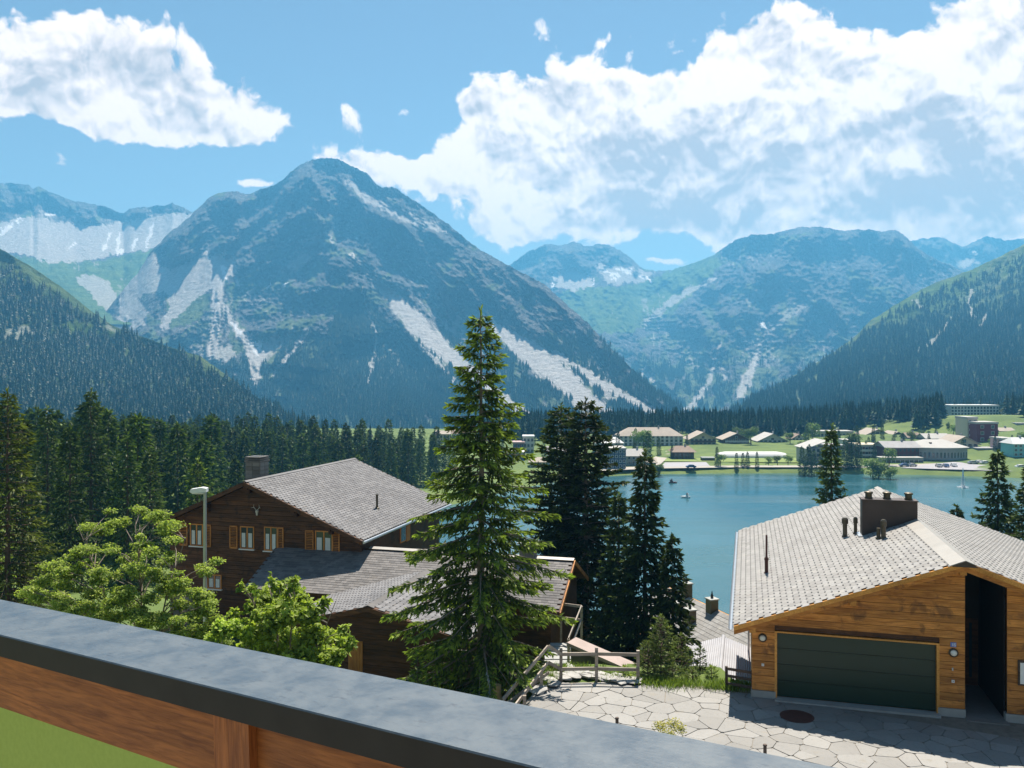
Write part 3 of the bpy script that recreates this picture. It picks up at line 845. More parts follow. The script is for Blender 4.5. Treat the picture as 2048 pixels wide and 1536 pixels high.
def scatter(name, label, pts, sources, tilt=0.04):
    """one object of many trees: points instanced with geometry nodes; the tree shapes come from standing trees"""
    P, S, R = pts
    me = bpy.data.meshes.new(name)
    me.vertices.add(len(P))
    me.vertices.foreach_set('co', np.asarray(P, np.float32).ravel())
    for nm, arr in (('tree_scale', S), ('tree_turn', R), ('tree_kind', RNG.integers(0, len(sources), len(P)))):
        a = me.attributes.new(nm, 'FLOAT', 'POINT')
        a.data.foreach_set('value', np.asarray(arr, np.float32))
    o = tag(obj(name, me), label, None, None, 'stuff')
    g = bpy.data.node_groups.new(name + '_nodes', 'GeometryNodeTree')
    g.interface.new_socket('Geometry', in_out='INPUT', socket_type='NodeSocketGeometry')
    g.interface.new_socket('Geometry', in_out='OUTPUT', socket_type='NodeSocketGeometry')
    n, l = g.nodes, g.links
    gi, go = n.new('NodeGroupInput'), n.new('NodeGroupOutput')
    def named(nm):
        nd = n.new('GeometryNodeInputNamedAttribute')
        nd.data_type = 'FLOAT'
        nd.inputs['Name'].default_value = nm
        return nd.outputs[0]
    join = n.new('GeometryNodeJoinGeometry')
    for k, src in enumerate(sources):
        oi = n.new('GeometryNodeObjectInfo')
        oi.inputs['Object'].default_value = src
        oi.inputs['As Instance'].default_value = True
        cmp = n.new('FunctionNodeCompare')
        cmp.data_type = 'FLOAT'
        cmp.operation = 'EQUAL'
        l.new(named('tree_kind'), cmp.inputs[0])
        cmp.inputs[1].default_value = float(k)
        cmp.inputs['Epsilon'].default_value = 0.1
        ins = n.new('GeometryNodeInstanceOnPoints')
        l.new(gi.outputs[0], ins.inputs['Points'])
        l.new(cmp.outputs[0], ins.inputs['Selection'])
        l.new(oi.outputs['Geometry'], ins.inputs['Instance'])
        cr = n.new('ShaderNodeCombineXYZ')
        l.new(named('tree_turn'), cr.inputs[2])
        l.new(cr.outputs[0], ins.inputs['Rotation'])
        cs = n.new('ShaderNodeCombineXYZ')
        for i in range(3):
            l.new(named('tree_scale'), cs.inputs[i])
        l.new(cs.outputs[0], ins.inputs['Scale'])
        l.new(ins.outputs[0], join.inputs[0])
    l.new(join.outputs[0], go.inputs[0])
    md = o.modifiers.new('trees', 'NODES')
    md.node_group = g
    return o
# trees at the forest edge whose shape the far forest repeats
edge = []
for k, (x, y, s) in enumerate(((-62, 372, 16.0), (-95, 378, 18.0), (-48, 385, 14.0))):
    o = obj('spruce_tree', FAR_TREES[k], loc=(x, y, gz1(x, y)))
    o.scale = (s, s, s)
    tag(o, 'small dark spruce in the far edge of the forest behind the brown chalet', 'tree', 'spruces at the far forest edge')
    edge.append(o)
for nm, lb, pts in FOREST_POINTS:
    scatter(nm, lb, pts, edge)
# ---------------------------------------------------------------- conifers and broadleaves
def needle_mat(name, dark, tip, trans=0.25):
    m, t, b = new_mat(name)
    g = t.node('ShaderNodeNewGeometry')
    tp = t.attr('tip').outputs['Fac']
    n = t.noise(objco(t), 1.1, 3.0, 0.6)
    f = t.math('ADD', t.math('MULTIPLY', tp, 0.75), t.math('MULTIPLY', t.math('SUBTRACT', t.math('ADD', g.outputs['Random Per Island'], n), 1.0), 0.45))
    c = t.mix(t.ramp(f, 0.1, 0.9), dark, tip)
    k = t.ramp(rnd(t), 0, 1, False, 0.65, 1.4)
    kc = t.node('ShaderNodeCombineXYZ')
    for i in range(3):
        t.l.new(k, kc.inputs[i])
    c = t.mul(c, kc.outputs[0])
    t.l.new(c, b.inputs['Base Color'])
    b.inputs['Roughness'].default_value = 0.6
    b.inputs['Specular IOR Level'].default_value = 0.3
    tr = t.node('ShaderNodeBsdfTranslucent')
    t.l.new(t.mul(c, (1.3, 1.35, 0.7)), tr.inputs[0])
    mx = t.node('ShaderNodeMixShader')
    mx.inputs[0].default_value = trans
    t.l.new(b.outputs[0], mx.inputs[1])
    t.l.new(tr.outputs[0], mx.inputs[2])
    t.l.new(mx.outputs[0], t.n['Material Output'].inputs[0])
    return m
M_NEEDLE_HERO = needle_mat('spruce_needles_bright', (0.04, 0.07, 0.018), (0.33, 0.42, 0.06), 0.35)
M_NEEDLE_YEL = needle_mat('spruce_needles_yellow', (0.06, 0.09, 0.02), (0.36, 0.42, 0.08), 0.35)
M_NEEDLE_DARK = needle_mat('spruce_needles_dark', (0.03, 0.055, 0.02), (0.13, 0.18, 0.038), 0.28)
M_NEEDLE_WOOD = needle_mat('forest_needles', (0.028, 0.055, 0.018), (0.13, 0.19, 0.035), 0.25)
M_NEEDLE_BUSH = needle_mat('pine_bush_needles', (0.11, 0.16, 0.05), (0.34, 0.40, 0.12), 0.35)

def unit(v):
    return v / np.maximum(np.linalg.norm(v, axis=-1, keepdims=True), 1e-9)
def sprigs(P, D, L, Wd, rg, cross=True):
    """kite-shaped sprigs at P along D: returns verts, quads"""
    n = len(P)
    D = unit(D)
    up = np.tile(np.array([[0.0, 0.0, 1.0]]), (n, 1)) + rg.normal(0, 0.35, (n, 3))
    S = unit(np.cross(D, up))
    U = np.cross(S, D)
    L = np.asarray(L)[:, None]
    Wd = np.asarray(Wd)[:, None]
    def kite(A):
        return np.stack([P, P + D * L * 0.45 + A * Wd, P + D * L, P + D * L * 0.45 - A * Wd], 1)
    Vs = [kite(S)]
    if cross:
        Vs.append(kite(U * 0.8))
    V = np.concatenate(Vs, 0).reshape(-1, 3)
    return V, np.arange(len(V)).reshape(-1, 4)

def spruce_arrays(h, seed, prof, dens=1.0, whorl=0.36, nb=6, bare=0.10, tw=0.42, sl=0.26, sw=0.03, droop=0.35, sub=3, hang=0.5):
    """sprig arrays of a spruce crown of height h. prof(f)= crown radius at height fraction f"""
    rg = np.random.default_rng(seed)
    Ps, Ds, Ls, Ws, Ts = [], [], [], [], []
    limbs = []
    z = h * bare
    while z < h * 0.985:
        f = z / h
        R = prof(f)
        k = max(3, int(round(nb * (0.55 + 0.45 * min(1, R / (prof(0.2) + 1e-6))) + rg.uniform(-.6, .6))))
        a0 = rg.uniform(0, 6.28)
        for i in range(k):
            a = a0 + 6.283 * i / k + rg.uniform(-.3, .3)
            ln = R * rg.uniform(0.62, 1.16)
            if rg.random() < 0.06:
                ln *= 0.5
            out = np.array([math.cos(a), math.sin(a), 0.0])
            side = np.array([-out[1], out[0], 0.0])
            rise = 0.35 * (f - 0.45) + rg.uniform(-.10, .10)
            n_t = max(3, int(ln / (0.105 / dens)))
            u = (np.arange(n_t) + rg.random(n_t)) / n_t
            u = np.clip(0.12 + 0.88 * u, 0, 1)
            zz = z + rg.uniform(-.12, .12) * whorl * 2
            def pos(u):
                return out[None] * (u * ln)[:, None] + np.array([[0, 0, 1.0]]) * (zz + rise * ln * u - droop * ln * u * u * (1 - .55 * u) * (1.2 - f))[:, None]
            B = pos(u)
            T = unit(pos(np.minimum(u + .05, 1.05)) - pos(u - .05))
            limbs.append((np.array([0, 0, zz]), pos(np.array([0.5]))[0], pos(np.array([1.0]))[0], 0.012 + 0.010 * ln))
            tl = tw * (1.05 - 0.75 * u) * min(1.0, 0.35 + ln / 2.0) * rg.uniform(.7, 1.25, n_t)
            sg = np.where(rg.random(n_t) < .5, 1.0, -1.0)
            td = unit(T * (0.75 + .5 * u[:, None]) + side[None] * (sg * rg.uniform(.5, 1.0, n_t))[:, None] + np.array([[0, 0, -1.0]]) * (hang * rg.uniform(.2, 1.0, n_t) * (1.1 - u))[:, None])
            for s in range(sub):
                q = (s + rg.random(n_t)) / sub
                bp = B + td * (tl * q)[:, None] + np.array([[0, 0, -1.0]]) * (hang * .35 * tl * q * q)[:, None]
                dd = unit(td + rg.normal(0, .38, (n_t, 3)) + np.array([[0, 0, -hang * .3]]))
                Ps.append(bp); Ds.append(dd)
                Ls.append(sl * rg.uniform(.7, 1.25, n_t)); Ws.append(sw * rg.uniform(.75, 1.3, n_t))
                Ts.append(np.clip(.15 + .65 * u * (.6 + .4 * q) + .35 * (q - .5) + rg.normal(0, .1, n_t), 0, 1))
        z += whorl * rg.uniform(.75, 1.25) * (0.65 + 0.5 * min(1.0, R / (prof(.2) + 1e-6)))
    # leader
    n = 14
    Ps.append(np.stack([np.zeros(n), np.zeros(n), h * (0.955 + 0.045 * np.linspace(0, 1, n))], -1))
    Ds.append(unit(rg.normal(0, .6, (n, 3)) + np.array([[0, 0, 1.0]])))
    Ls.append(np.full(n, sl * .9)); Ws.append(np.full(n, sw)); Ts.append(np.full(n, .7))
    return [np.concatenate(a) for a in (Ps, Ds, Ls, Ws, Ts)], limbs, rg
def crown_mesh(name, arrs, rg, mats, cross=True, trunk=None):
    P, D, L, Wd, T = arrs
    V, Q = sprigs(P, D, L, Wd, rg, cross)
    tip = np.repeat(T, 4)
    if cross:
        tip = np.concatenate([tip, np.repeat(T, 4)])
    mi = np.zeros(len(Q), int)
    if trunk is not None:
        tv, tq = trunk
        Q = np.concatenate([Q, np.asarray(tq) + len(V)])
        V = np.concatenate([V, tv])
        tip = np.concatenate([tip, np.zeros(len(tv))])
        mi = np.concatenate([mi, np.ones(len(tq), int)])
    me = np_mesh(name, V, Q, mats, False, mi if len(mats) > 1 else None)
    a = me.attributes.new('tip', 'FLOAT', 'POINT')
    a.data.foreach_set('value', tip.astype(np.float32))
    return me
def tube_path(pts, rad, n=8):
    """smooth tapering tube along points -> verts, quads"""
    pts = [Vector(p) for p in pts]
    vs, fs = [], []
    for i, p in enumerate(pts):
        ax = (pts[min(i + 1, len(pts) - 1)] - pts[max(i - 1, 0)]).normalized()
        s = ax.cross(Vector((0.31, 0.95, 0.05))).normalized()
        t = ax.cross(s)
        for k in range(n):
            a = 6.2832 * k / n
            vs.append(tuple(p + s * (math.cos(a) * rad[i]) + t * (math.sin(a) * rad[i])))
    for i in range(len(pts) - 1):
        for k in range(n):
            fs.append((i * n + k, i * n + (k + 1) % n, (i + 1) * n + (k + 1) % n, (i + 1) * n + k))
    return np.array(vs), np.array(fs)
def merge(parts):
    V, Q, o = [], [], 0
    for v, q in parts:
        V.append(v); Q.append(q + o); o += len(v)
    return np.concatenate(V), np.concatenate(Q)
def spruce_trunk(h, r, seed, limbs=None, lean=0.0):
    rr = random.Random(seed)
    pts, rad = [], []
    for k in range(9):
        f = k / 8
        pts.append((rr.uniform(-.02, .02) * h * .1 + lean * f * h, rr.uniform(-.02, .02) * h * .1, -0.35 + f * (h + .3)))
        rad.append(max(0.012, r * (1 - f) ** 0.85 * (1.35 if k == 0 else 1.0)))
    parts = [tube_path(pts, rad, 9)]
    for (a, b, c, rd) in (limbs or []):
        parts.append(tube_path([a, b, c], [rd, rd * .6, .004], 4))
    return merge(parts)
def spruce_tree(name, loc, h, prof, seed, label, mat, cat='tree', group=None, rz=0.0, r=None, bark=None, **kw):
    """a near spruce: trunk with limbs, needle crown"""
    arrs, limbs, rg = spruce_arrays(h, seed, prof, **kw)
    root = thing(name, label, cat, loc, rz, group)
    tv, tq = spruce_trunk(h, r or h * 0.014, seed, limbs)
    obj('trunk', np_mesh('trunk', tv, tq, bark or M_BARK), root)
    obj('crown', crown_mesh('crown', arrs, rg, [mat]), root)
    return root

def leaf_cloud(clusters, n, size, seed, flat=0.5, shell=0.55, upb=0.5):
    """leaf kites spread through ellipsoid clusters (x,y,z,rx,ry,rz)"""
    rg = np.random.default_rng(seed)
    C = np.array(clusters, float)
    vol = (C[:, 3] * C[:, 4] * C[:, 5]) ** 0.75
    k = rg.choice(len(C), n, p=vol / vol.sum())
    d = unit(rg.normal(0, 1, (n, 3)))
    rad = shell + (1 - shell) * rg.random(n) ** 0.6
    rad *= 1 + .22 * rg.normal(0, 1, n) * .6
    P = C[k, :3] + d * rad[:, None] * C[k, 3:6]
    nrm = unit(d * (1 - upb) + np.array([[0, 0, upb]]) + rg.normal(0, .45, (n, 3)))
    a = unit(np.cross(nrm, rg.normal(0, 1, (n, 3))))
    L = size * rg.uniform(.6, 1.3, n)[:, None]
    side = np.cross(nrm, a)
    fold = nrm * L * .16
    V = np.stack([P, P + a * L * .5 + side * L * .36 + fold, P + a * L, P + a * L * .5 - side * L * .36 + fold], 1).reshape(-1, 3)
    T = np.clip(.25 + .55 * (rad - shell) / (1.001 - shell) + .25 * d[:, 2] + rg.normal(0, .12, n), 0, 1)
    return V, np.arange(len(V)).reshape(-1, 4), np.repeat(T, 4)
def leaf_mesh(name, VQT, mat):
    V, Q, T = VQT
    me = np_mesh(name, V, Q, mat, False)
    a = me.attributes.new('tip', 'FLOAT', 'POINT')
    a.data.foreach_set('value', T.astype(np.float32))
    return me
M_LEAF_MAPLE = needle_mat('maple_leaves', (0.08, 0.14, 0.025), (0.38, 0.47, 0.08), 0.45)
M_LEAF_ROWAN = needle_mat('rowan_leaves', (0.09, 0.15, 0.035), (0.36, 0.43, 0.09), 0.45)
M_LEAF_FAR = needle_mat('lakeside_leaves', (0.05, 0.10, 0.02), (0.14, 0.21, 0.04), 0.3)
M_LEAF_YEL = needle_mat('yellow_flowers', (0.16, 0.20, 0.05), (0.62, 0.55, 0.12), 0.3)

def broadleaf(name, loc, label, clusters, n, size, mat, seed, trunk_r=0.08, stems=1, cat='tree', group=None, bark=None, upb=.5, shell=.55):
    root = thing(name, label, cat, loc, 0, group)
    rr = random.Random(seed)
    parts = []
    cs = sorted(clusters, key=lambda c: c[0])
    per = max(1, math.ceil(len(cs) / stems))
    for i in range(stems):
        own = cs[i * per:(i + 1) * per]
        if not own:
            continue
        b0 = Vector((rr.uniform(-.12, .12) * (stems > 1), rr.uniform(-.12, .12) * (stems > 1), -.3))
        top = Vector((sum(c[0] for c in own) / len(own), sum(c[1] for c in own) / len(own), max(c[2] for c in own)))
        zlo = min(c[2] for c in own)
        path = [b0.lerp(Vector((top.x * f ** 1.3, top.y * f ** 1.3, top.z)), f) + Vector((rr.uniform(-.06, .06), rr.uniform(-.06, .06), 0)) * (f > 0) for f in (0, .2, .4, .6, .8, 1.0)]
        parts.append(tube_path(path, [trunk_r * k for k in (1.2, .9, .7, .5, .3, .1)], 7))
        def on_stem(z):
            for p_, q_ in zip(path[:-1], path[1:]):
                if p_.z <= z <= q_.z:
                    return p_.lerp(q_, (z - p_.z) / max(1e-6, q_.z - p_.z))
            return path[-1]
        for c in own:
            end = Vector(c[:3])
            st_ = on_stem(max(zlo * .75, end.z - .55 * math.hypot(end.x - top.x * .7, end.y - top.y * .7) - .15))
            mid = st_.lerp(end, .5) + Vector((rr.uniform(-.1, .1), rr.uniform(-.1, .1), .08))
            parts.append(tube_path([st_, mid, end], [trunk_r * .32, trunk_r * .2, trunk_r * .09], 5))
            for j in range(4):
                a = rr.uniform(0, 6.28)
                tipp = end + Vector((math.cos(a) * c[3] * .85, math.sin(a) * c[4] * .85, rr.uniform(-.2, .7) * c[5]))
                parts.append(tube_path([mid.lerp(end, .6), end.lerp(tipp, .4), tipp], [trunk_r * .12, trunk_r * .09, .004], 4))
    tv, tq = merge(parts)
    obj('trunk', np_mesh('trunk', tv, tq, bark or M_BARKG), root)
    obj('crown', leaf_mesh('crown', leaf_cloud(clusters, n, size, seed, upb=upb, shell=shell), mat), root)
    return root
# ---------------------------------------------------------------- trees of the near hillside
def hero_prof(f):
    return float(np.interp(f, [0, .08, .18, .30, .42, .52, .62, .72, .82, .9, .96, 1], [2.5, 3.2, 3.4, 3.2, 2.7, 2.15, 1.6, 1.2, 1.0, .62, .36, .08]))
p = W(962, 1392, 30.0)
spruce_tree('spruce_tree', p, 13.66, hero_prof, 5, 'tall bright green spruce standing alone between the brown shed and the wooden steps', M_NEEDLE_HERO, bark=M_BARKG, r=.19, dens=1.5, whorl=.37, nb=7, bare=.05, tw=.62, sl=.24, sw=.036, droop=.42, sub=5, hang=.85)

def cone(rb, top=.1, pw=.85):
    return lambda f: max(.06, rb * (1 - f) ** pw * (0.75 + .25 * min(1, f / .12)))
def pine_prof(rb):
    return lambda f: rb * float(np.interp(f, [0, .25, .45, .6, .75, .88, .96, 1], [.45, .75, 1.0, .95, .75, .48, .24, .05]))
def place(px, top, d, ground=None):
    x = (px - CX) / F * d
    z0 = gz1(x, d) if ground is None else ground
    return Vector((x, d, z0)), EYE - (top - CY) / F * d - z0
NEAR = [  # px, top py, distance, kind, radius, label, density
    (1172, 798, 50, 'p', 2.7, 'tallest of the two dark pines that stand crown in crown above the lake', 1.0),
    (1122, 810, 52, 'p', 2.5, 'dark pine with the slightly lower top, crown grown into its taller neighbour', 1.0),
    (1290, 903, 43, 's', 2.3, 'dark slender spruce with hanging branches in front of the open lake', 1.1),
    (1237, 990, 45, 's', 1.7, 'shorter dark spruce between the pine pair and the slender lakeside spruce', 1.0),
    (1345, 1075, 41, 's', 1.4, 'low dark spruce beside the chimneys of the pale roofs', 1.0),
    (1663, 850, 60, 's', 2.5, 'dark spruce whose top rises behind the left slope of the pale shingled roof', 1.0),
    (1995, 903, 54, 's', 2.6, 'open branched dark spruce behind the right slope of the pale shingled roof', .9),
    (2062, 925, 50, 's', 2.6, 'bushy spruce cut by the picture edge behind the pale shingled roof', 1.0),
    (1913, 1012, 52, 's', 1.2, 'spruce showing only its tip over the pale shingled roof', .8),
]
for i, (px, top, d, kd, rb, lb, dn) in enumerate(NEAR):
    loc, h = place(px, top, d)
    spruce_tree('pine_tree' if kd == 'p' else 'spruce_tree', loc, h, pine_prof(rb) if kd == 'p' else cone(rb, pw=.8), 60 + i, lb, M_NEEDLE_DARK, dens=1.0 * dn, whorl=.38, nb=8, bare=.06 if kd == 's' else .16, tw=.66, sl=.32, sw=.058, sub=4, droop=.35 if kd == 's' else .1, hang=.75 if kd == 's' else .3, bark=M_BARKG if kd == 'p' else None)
LEFT = [
    (15, 782, 38, 3.0, 'yellow green spruce with broad ragged branches beside the parapet end', M_NEEDLE_YEL),
    (-60, 800, 40, 2.6, 'yellow green spruce mostly hidden beyond the picture edge', M_NEEDLE_HERO),
    (182, 780, 92, 3.4, 'dark spruce with a thin spire standing above the forest edge', M_NEEDLE_DARK),
    (95, 815, 84, 3.0, 'dark spruce with a bare lower trunk at the forest edge', M_NEEDLE_DARK),
    (140, 855, 72, 2.4, 'mid green spruce in front of the thin spired one', M_NEEDLE_WOOD),
    (255, 870, 80, 2.8, 'mid green spruce at the forest edge behind the airy rowan', M_NEEDLE_WOOD),
    (395, 918, 88, 2.6, 'light green spruce right behind the street lamp', M_NEEDLE_HERO),
    (300, 900, 86, 2.5, 'dark green spruce left of the street lamp behind the chalet eave', M_NEEDLE_DARK),
    (45, 835, 66, 2.6, 'dark spruce squeezed between the ragged spruce and the forest edge', M_NEEDLE_DARK),
]
for i, (px, top, d, rb, lb, mt) in enumerate(LEFT):
    loc, h = place(px, top, d)
    big = d > 60
    spruce_tree('spruce_tree', loc, h, cone(rb, pw=.75), 80 + i, lb, mt, dens=.55 if big else 1.0, whorl=.55 if big else .4, nb=7, bare=.06, tw=.9 if big else .6, sl=.5 if big else .28, sw=.075 if big else .036, sub=3, hang=.6)

# the wood behind the chalet: one tree each, six shapes
def wood_mesh(k):
    h = 17.0
    arrs, limbs, rg = spruce_arrays(h, 200 + k, cone(2.7 + .25 * (k % 3), pw=.72), dens=.24, whorl=.72, nb=7, bare=.07, tw=1.35, sl=.95, sw=.17, sub=2, hang=.5, droop=.3)
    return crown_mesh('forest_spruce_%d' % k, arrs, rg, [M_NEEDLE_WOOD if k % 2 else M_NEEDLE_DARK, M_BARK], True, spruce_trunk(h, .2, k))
WOOD = [wood_mesh(k) for k in range(6)]
TOPS = [(-420, 760), (-80, 800), (0, 800), (45, 812), (90, 822), (135, 830), (182, 800), (240, 832), (310, 834), (400, 832), (450, 828), (500, 822), (560, 828), (600, 823), (650, 826), (700, 830), (750, 838), (800, 846), (850, 852), (905, 866)]
rw = random.Random(5)
n_wood = 0
rows = []
for d in (100, 112, 126, 142, 158, 176, 194, 212, 232, 252, 272, 294, 316, 338, 360):
    lo, hi = -420, float(np.interp(d, [100, 160, 240, 300, 360], [330, 520, 760, 880, 915]))
    px = lo + rw.uniform(0, 30)
    while px < hi:
        rows.append((px, d + rw.uniform(-6, 6)))
        px += 4.6 / d * F * rw.uniform(.75, 1.35)
seen = []
for px, d in rows:
    x = (px - CX) / F * d
    g = gz1(x, d)
    zmax = EYE - (float(np.interp(px, [a for a, _ in TOPS], [b_ for _, b_ in TOPS])) + rw.uniform(-4, 34) - CY) / F * d
    h = min(rw.uniform(15, 22), zmax - g)
    if h < 7:
        continue
    seen.append((px, d, x, g, h))
# keep the ones that show largest
seen.sort(key=lambda s: (s[0] < -50, s[1] / s[4]))
FAMILY = ('dense dark green spruce in the wood behind the brown chalet', 'mid green spruce in the wood behind the brown chalet')
for i, (px, d, x, g, h) in enumerate(seen[:205]):
    k = rw.randrange(6)
    o = obj('spruce_tree', WOOD[k], loc=(x, d, g - .1), rot=(0, 0, rw.uniform(0, 6.28)))
    s = h / 17.0
    o.scale = (s * rw.uniform(.85, 1.1), s * rw.uniform(.85, 1.1), s)
    tag(o, FAMILY[k % 2], 'tree', 'spruces of the wood behind the chalet')
print('wood trees', len(seen))
if len(seen) > 205:
    rest = seen[205:]
    src = [next(ob for ob in bpy.data.objects if ob.data == me) for me in WOOD[:4]]
    scatter('wood_interior', 'farther spruces of the wood behind the chalet, seen as one dark mass', (np.array([(r2[2], r2[1], r2[3] - .1) for r2 in rest]), np.array([r2[4] / 17.0 for r2 in rest]), RNG.uniform(0, 6.28, len(rest))), src)

# airy rowan by the parapet, maple bush, small shoots
def cl_tree(px, py, d, spec, z0):
    """clusters from pixel places: (px, py, depth offset, half width px, half height px)"""
    base = W(px, py, d); base.z = z0
    out = []
    for (a, b_, dd, hw, hh) in spec:
        q = W(a, b_, d + dd) - base
        out.append((q.x, q.y, q.z, hw / F * d, hw / F * d * .9, hh / F * d))
    return base, out
rs = random.Random(12)
spec = []
for (a, b_, dd) in [(205, 1060, 1), (250, 1040, .5), (300, 1030, .8), (335, 1060, 0), (170, 1100, -.5), (230, 1095, 0), (290, 1085, -.4), (340, 1110, .5), (140, 1150, 0), (200, 1140, -.8), (260, 1135, -.6), (310, 1150, 0), (360, 1165, -.5), (410, 1145, -.2), (120, 1195, .4), (180, 1190, 0), (240, 1185, -1), (300, 1200, -.6), (355, 1205, 0), (405, 1190, .2), (215, 1235, 0), (280, 1245, -.4), (330, 1240, -.8), (385, 1240, -.2), (420, 1262, 0), (360, 1275, -.4), (310, 1278, 0), (150, 1232, 0), (160, 1208, -.5), (188, 1222, -.5), (130, 1216, -.3), (242, 1238, -.6), (268, 1222, -.7), (300, 1232, -.8), (225, 1205, -.8), (90, 1160, .6), (110, 1130, .3), (75, 1200, .3), (60, 1180, .8), (395, 1215, .3), (430, 1240, .2), (400, 1275, .1), (440, 1285, 0), (340, 1180, .2), (250, 1215, .2), (190, 1120, .6), (340, 1045, .3), (275, 1110, .8)]:
    spec.append((a + rs.uniform(-8, 8), b_ + rs.uniform(-6, 6), dd, rs.uniform(17, 30), rs.uniform(8, 13)))
    spec.append((a + rs.uniform(-26, 26), b_ + rs.uniform(-22, 22), dd + rs.uniform(-.8, .8), rs.uniform(14, 26), rs.uniform(6, 11)))
    spec.append((a + rs.uniform(-30, 30), b_ + rs.uniform(-20, 20), dd + rs.uniform(-.8, .8), rs.uniform(10, 22), rs.uniform(5, 9)))
base, cl = cl_tree(285, 1330, 24.0, spec, gz1((285 - CX) / F * 24, 24))
broadleaf('rowan_tree', base, 'airy light green rowan tree with flat leaf sprays by the street lamp', cl, 50000, .072, M_LEAF_ROWAN, 31, trunk_r=.06, stems=3, upb=.6, shell=.05)
spec = []
for (a, b_, hw, hh) in [(540, 1195, 42, 28), (590, 1190, 34, 26), (510, 1215, 30, 28), (560, 1230, 55, 36), (620, 1225, 36, 34), (500, 1260, 36, 36), (560, 1275, 60, 36), (625, 1270, 45, 36), (670, 1285, 34, 34), (650, 1315, 45, 28), (600, 1312, 45, 28), (540, 1300, 40, 28), (505, 1180, 10, 16), (545, 1165, 9, 16), (565, 1168, 8, 14), (483, 1172, 8, 14), (690, 1290, 18, 26), (500, 1290, 26, 24)]:
    spec.append((a, b_, rs.uniform(-.9, .6), hw * .72, hh * .68))
    for _ in range(2):
        spec.append((a + rs.uniform(-1, 1) * hw, b_ + rs.uniform(-1.1, .6) * hh, rs.uniform(-.9, .6), hw * .28, hh * .34))
base, cl = cl_tree(575, 1400, 21.0, spec, gz1((575 - CX) / F * 21, 21))
broadleaf('maple_bush', base, 'bright green maple bush with upright shoots against the dark chalet', cl, 8500, .135, M_LEAF_MAPLE, 33, trunk_r=.06, stems=4, cat='bush', shell=.12)
spec = [(425 + i * 14, 1262 + rs.uniform(-16, 20), rs.uniform(-.5, .5), 14, 14) for i in range(7)]
base, cl = cl_tree(450, 1330, 20.0, spec, gz1((450 - CX) / F * 20, 20))
broadleaf('maple_sapling', base, 'thin leafy sapling between the rowan tree and the maple bush', cl, 1500, .10, M_LEAF_MAPLE, 34, trunk_r=.03, stems=2, cat='bush')
# ---------------------------------------------------------------- building materials
def shingle_mat(name, c1, c2, lichen=None):
    m, t, b = new_mat(name)
    g = t.node('ShaderNodeNewGeometry')
    tc = t.node('ShaderNodeTexCoord')
    wp = g.outputs['Position']
    n = t.noise(wp, 0.55, 5, 0.65)
    n2 = t.noise(wp, 9.0, 5, 0.7)
    r = t.math('ADD', t.math('MULTIPLY', g.outputs['Random Per Island'], .5), t.math('MULTIPLY', rnd(t), .5))
    f = t.math('ADD', t.math('MULTIPLY', r, 0.55), t.math('MULTIPLY', n, 0.45))
    c = t.mix(t.ramp(f, 0.25, 0.75), c1, c2)
    c = t.mix(t.math('MULTIPLY', t.ramp(n2, 0.5, 0.75), 0.35), c, tuple(x * .55 for x in c1))
    if lichen:
        c = t.mix(t.math('MULTIPLY', t.ramp(t.noise(wp, 2.2, 6, 0.7), 0.55, 0.7), 0.6), c, lichen)
    t.l.new(c, b.inputs['Base Color'])
    b.inputs['Roughness'].default_value = 0.75
    bump(t, b, n2, 0.3, 0.004)
    return m
M_SHING_PALE = shingle_mat('pale_shingles', (0.21, 0.20, 0.188), (0.29, 0.28, 0.265), (0.36, 0.34, 0.29))
M_SHING_GREY = shingle_mat('grey_slates', (0.105, 0.103, 0.106), (0.20, 0.196, 0.198), (0.16, 0.145, 0.13))
M_SHING_BROWN = shingle_mat('brown_slates', (0.10, 0.095, 0.092), (0.21, 0.195, 0.185), (0.17, 0.15, 0.13))
M_HOOK = plain('dark_hooks', (0.03, 0.03, 0.032), 0.5)
M_LARCH = wood('larch_boards', (0.33, 0.115, 0.022), (0.70, 0.31, 0.075), 0, 1.0, stain=(0.12, 0.055, 0.025))
M_LARCH_Y = wood('larch_rafters', (0.48, 0.20, 0.04), (0.72, 0.36, 0.09), 1, 1.0)
M_DARKWOOD = wood('old_timber', (0.042, 0.018, 0.008), (0.145, 0.060, 0.024), 0, 0.8, stain=(0.02, 0.012, 0.009))
M_DARKWOOD2 = wood('shed_timber', (0.035, 0.014, 0.006), (0.11, 0.042, 0.016), 0, 0.8)
M_SHUTTER = wood('shutter_wood', (0.42, 0.16, 0.04), (0.62, 0.27, 0.07), 2, 1.2)
M_GREYWOOD = wood('weathered_rail', (0.22, 0.18, 0.145), (0.40, 0.34, 0.28), 0, 1.2)
M_FENCEDARK = wood('dark_rail', (0.05, 0.035, 0.028), (0.11, 0.075, 0.055), 0, 1.0)
M_GDOOR = plain('green_door_paint', (0.008, 0.030, 0.018), 0.34, 0.10, 1.2, spec=0.5)
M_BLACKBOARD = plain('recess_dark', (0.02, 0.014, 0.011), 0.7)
M_CONC = plain('concrete', (0.34, 0.34, 0.32), 0.9, 0.18, 2.0, bmp=.3)
M_CHIM = plain('brown_sheet_metal', (0.075, 0.058, 0.05), 0.5, 0.2, 1.5, metal=.3)
M_METAL = plain('zinc', (0.42, 0.45, 0.48), 0.35, 0.12, 2.0, metal=.8)
M_PALEMETAL = plain('pale_ridge_metal', (0.32, 0.30, 0.27), 0.5, 0.1, 2.0, metal=.2)
M_GLASS, t_, b_ = new_mat('window_glass')
b_.inputs['Base Color'].default_value = (0.03, 0.045, 0.055, 1)
b_.inputs['Roughness'].default_value = 0.06
b_.inputs['Specular IOR Level'].default_value = 0.8
M_WHITE = plain('white_paint', (0.78, 0.78, 0.76), 0.5, 0.05)
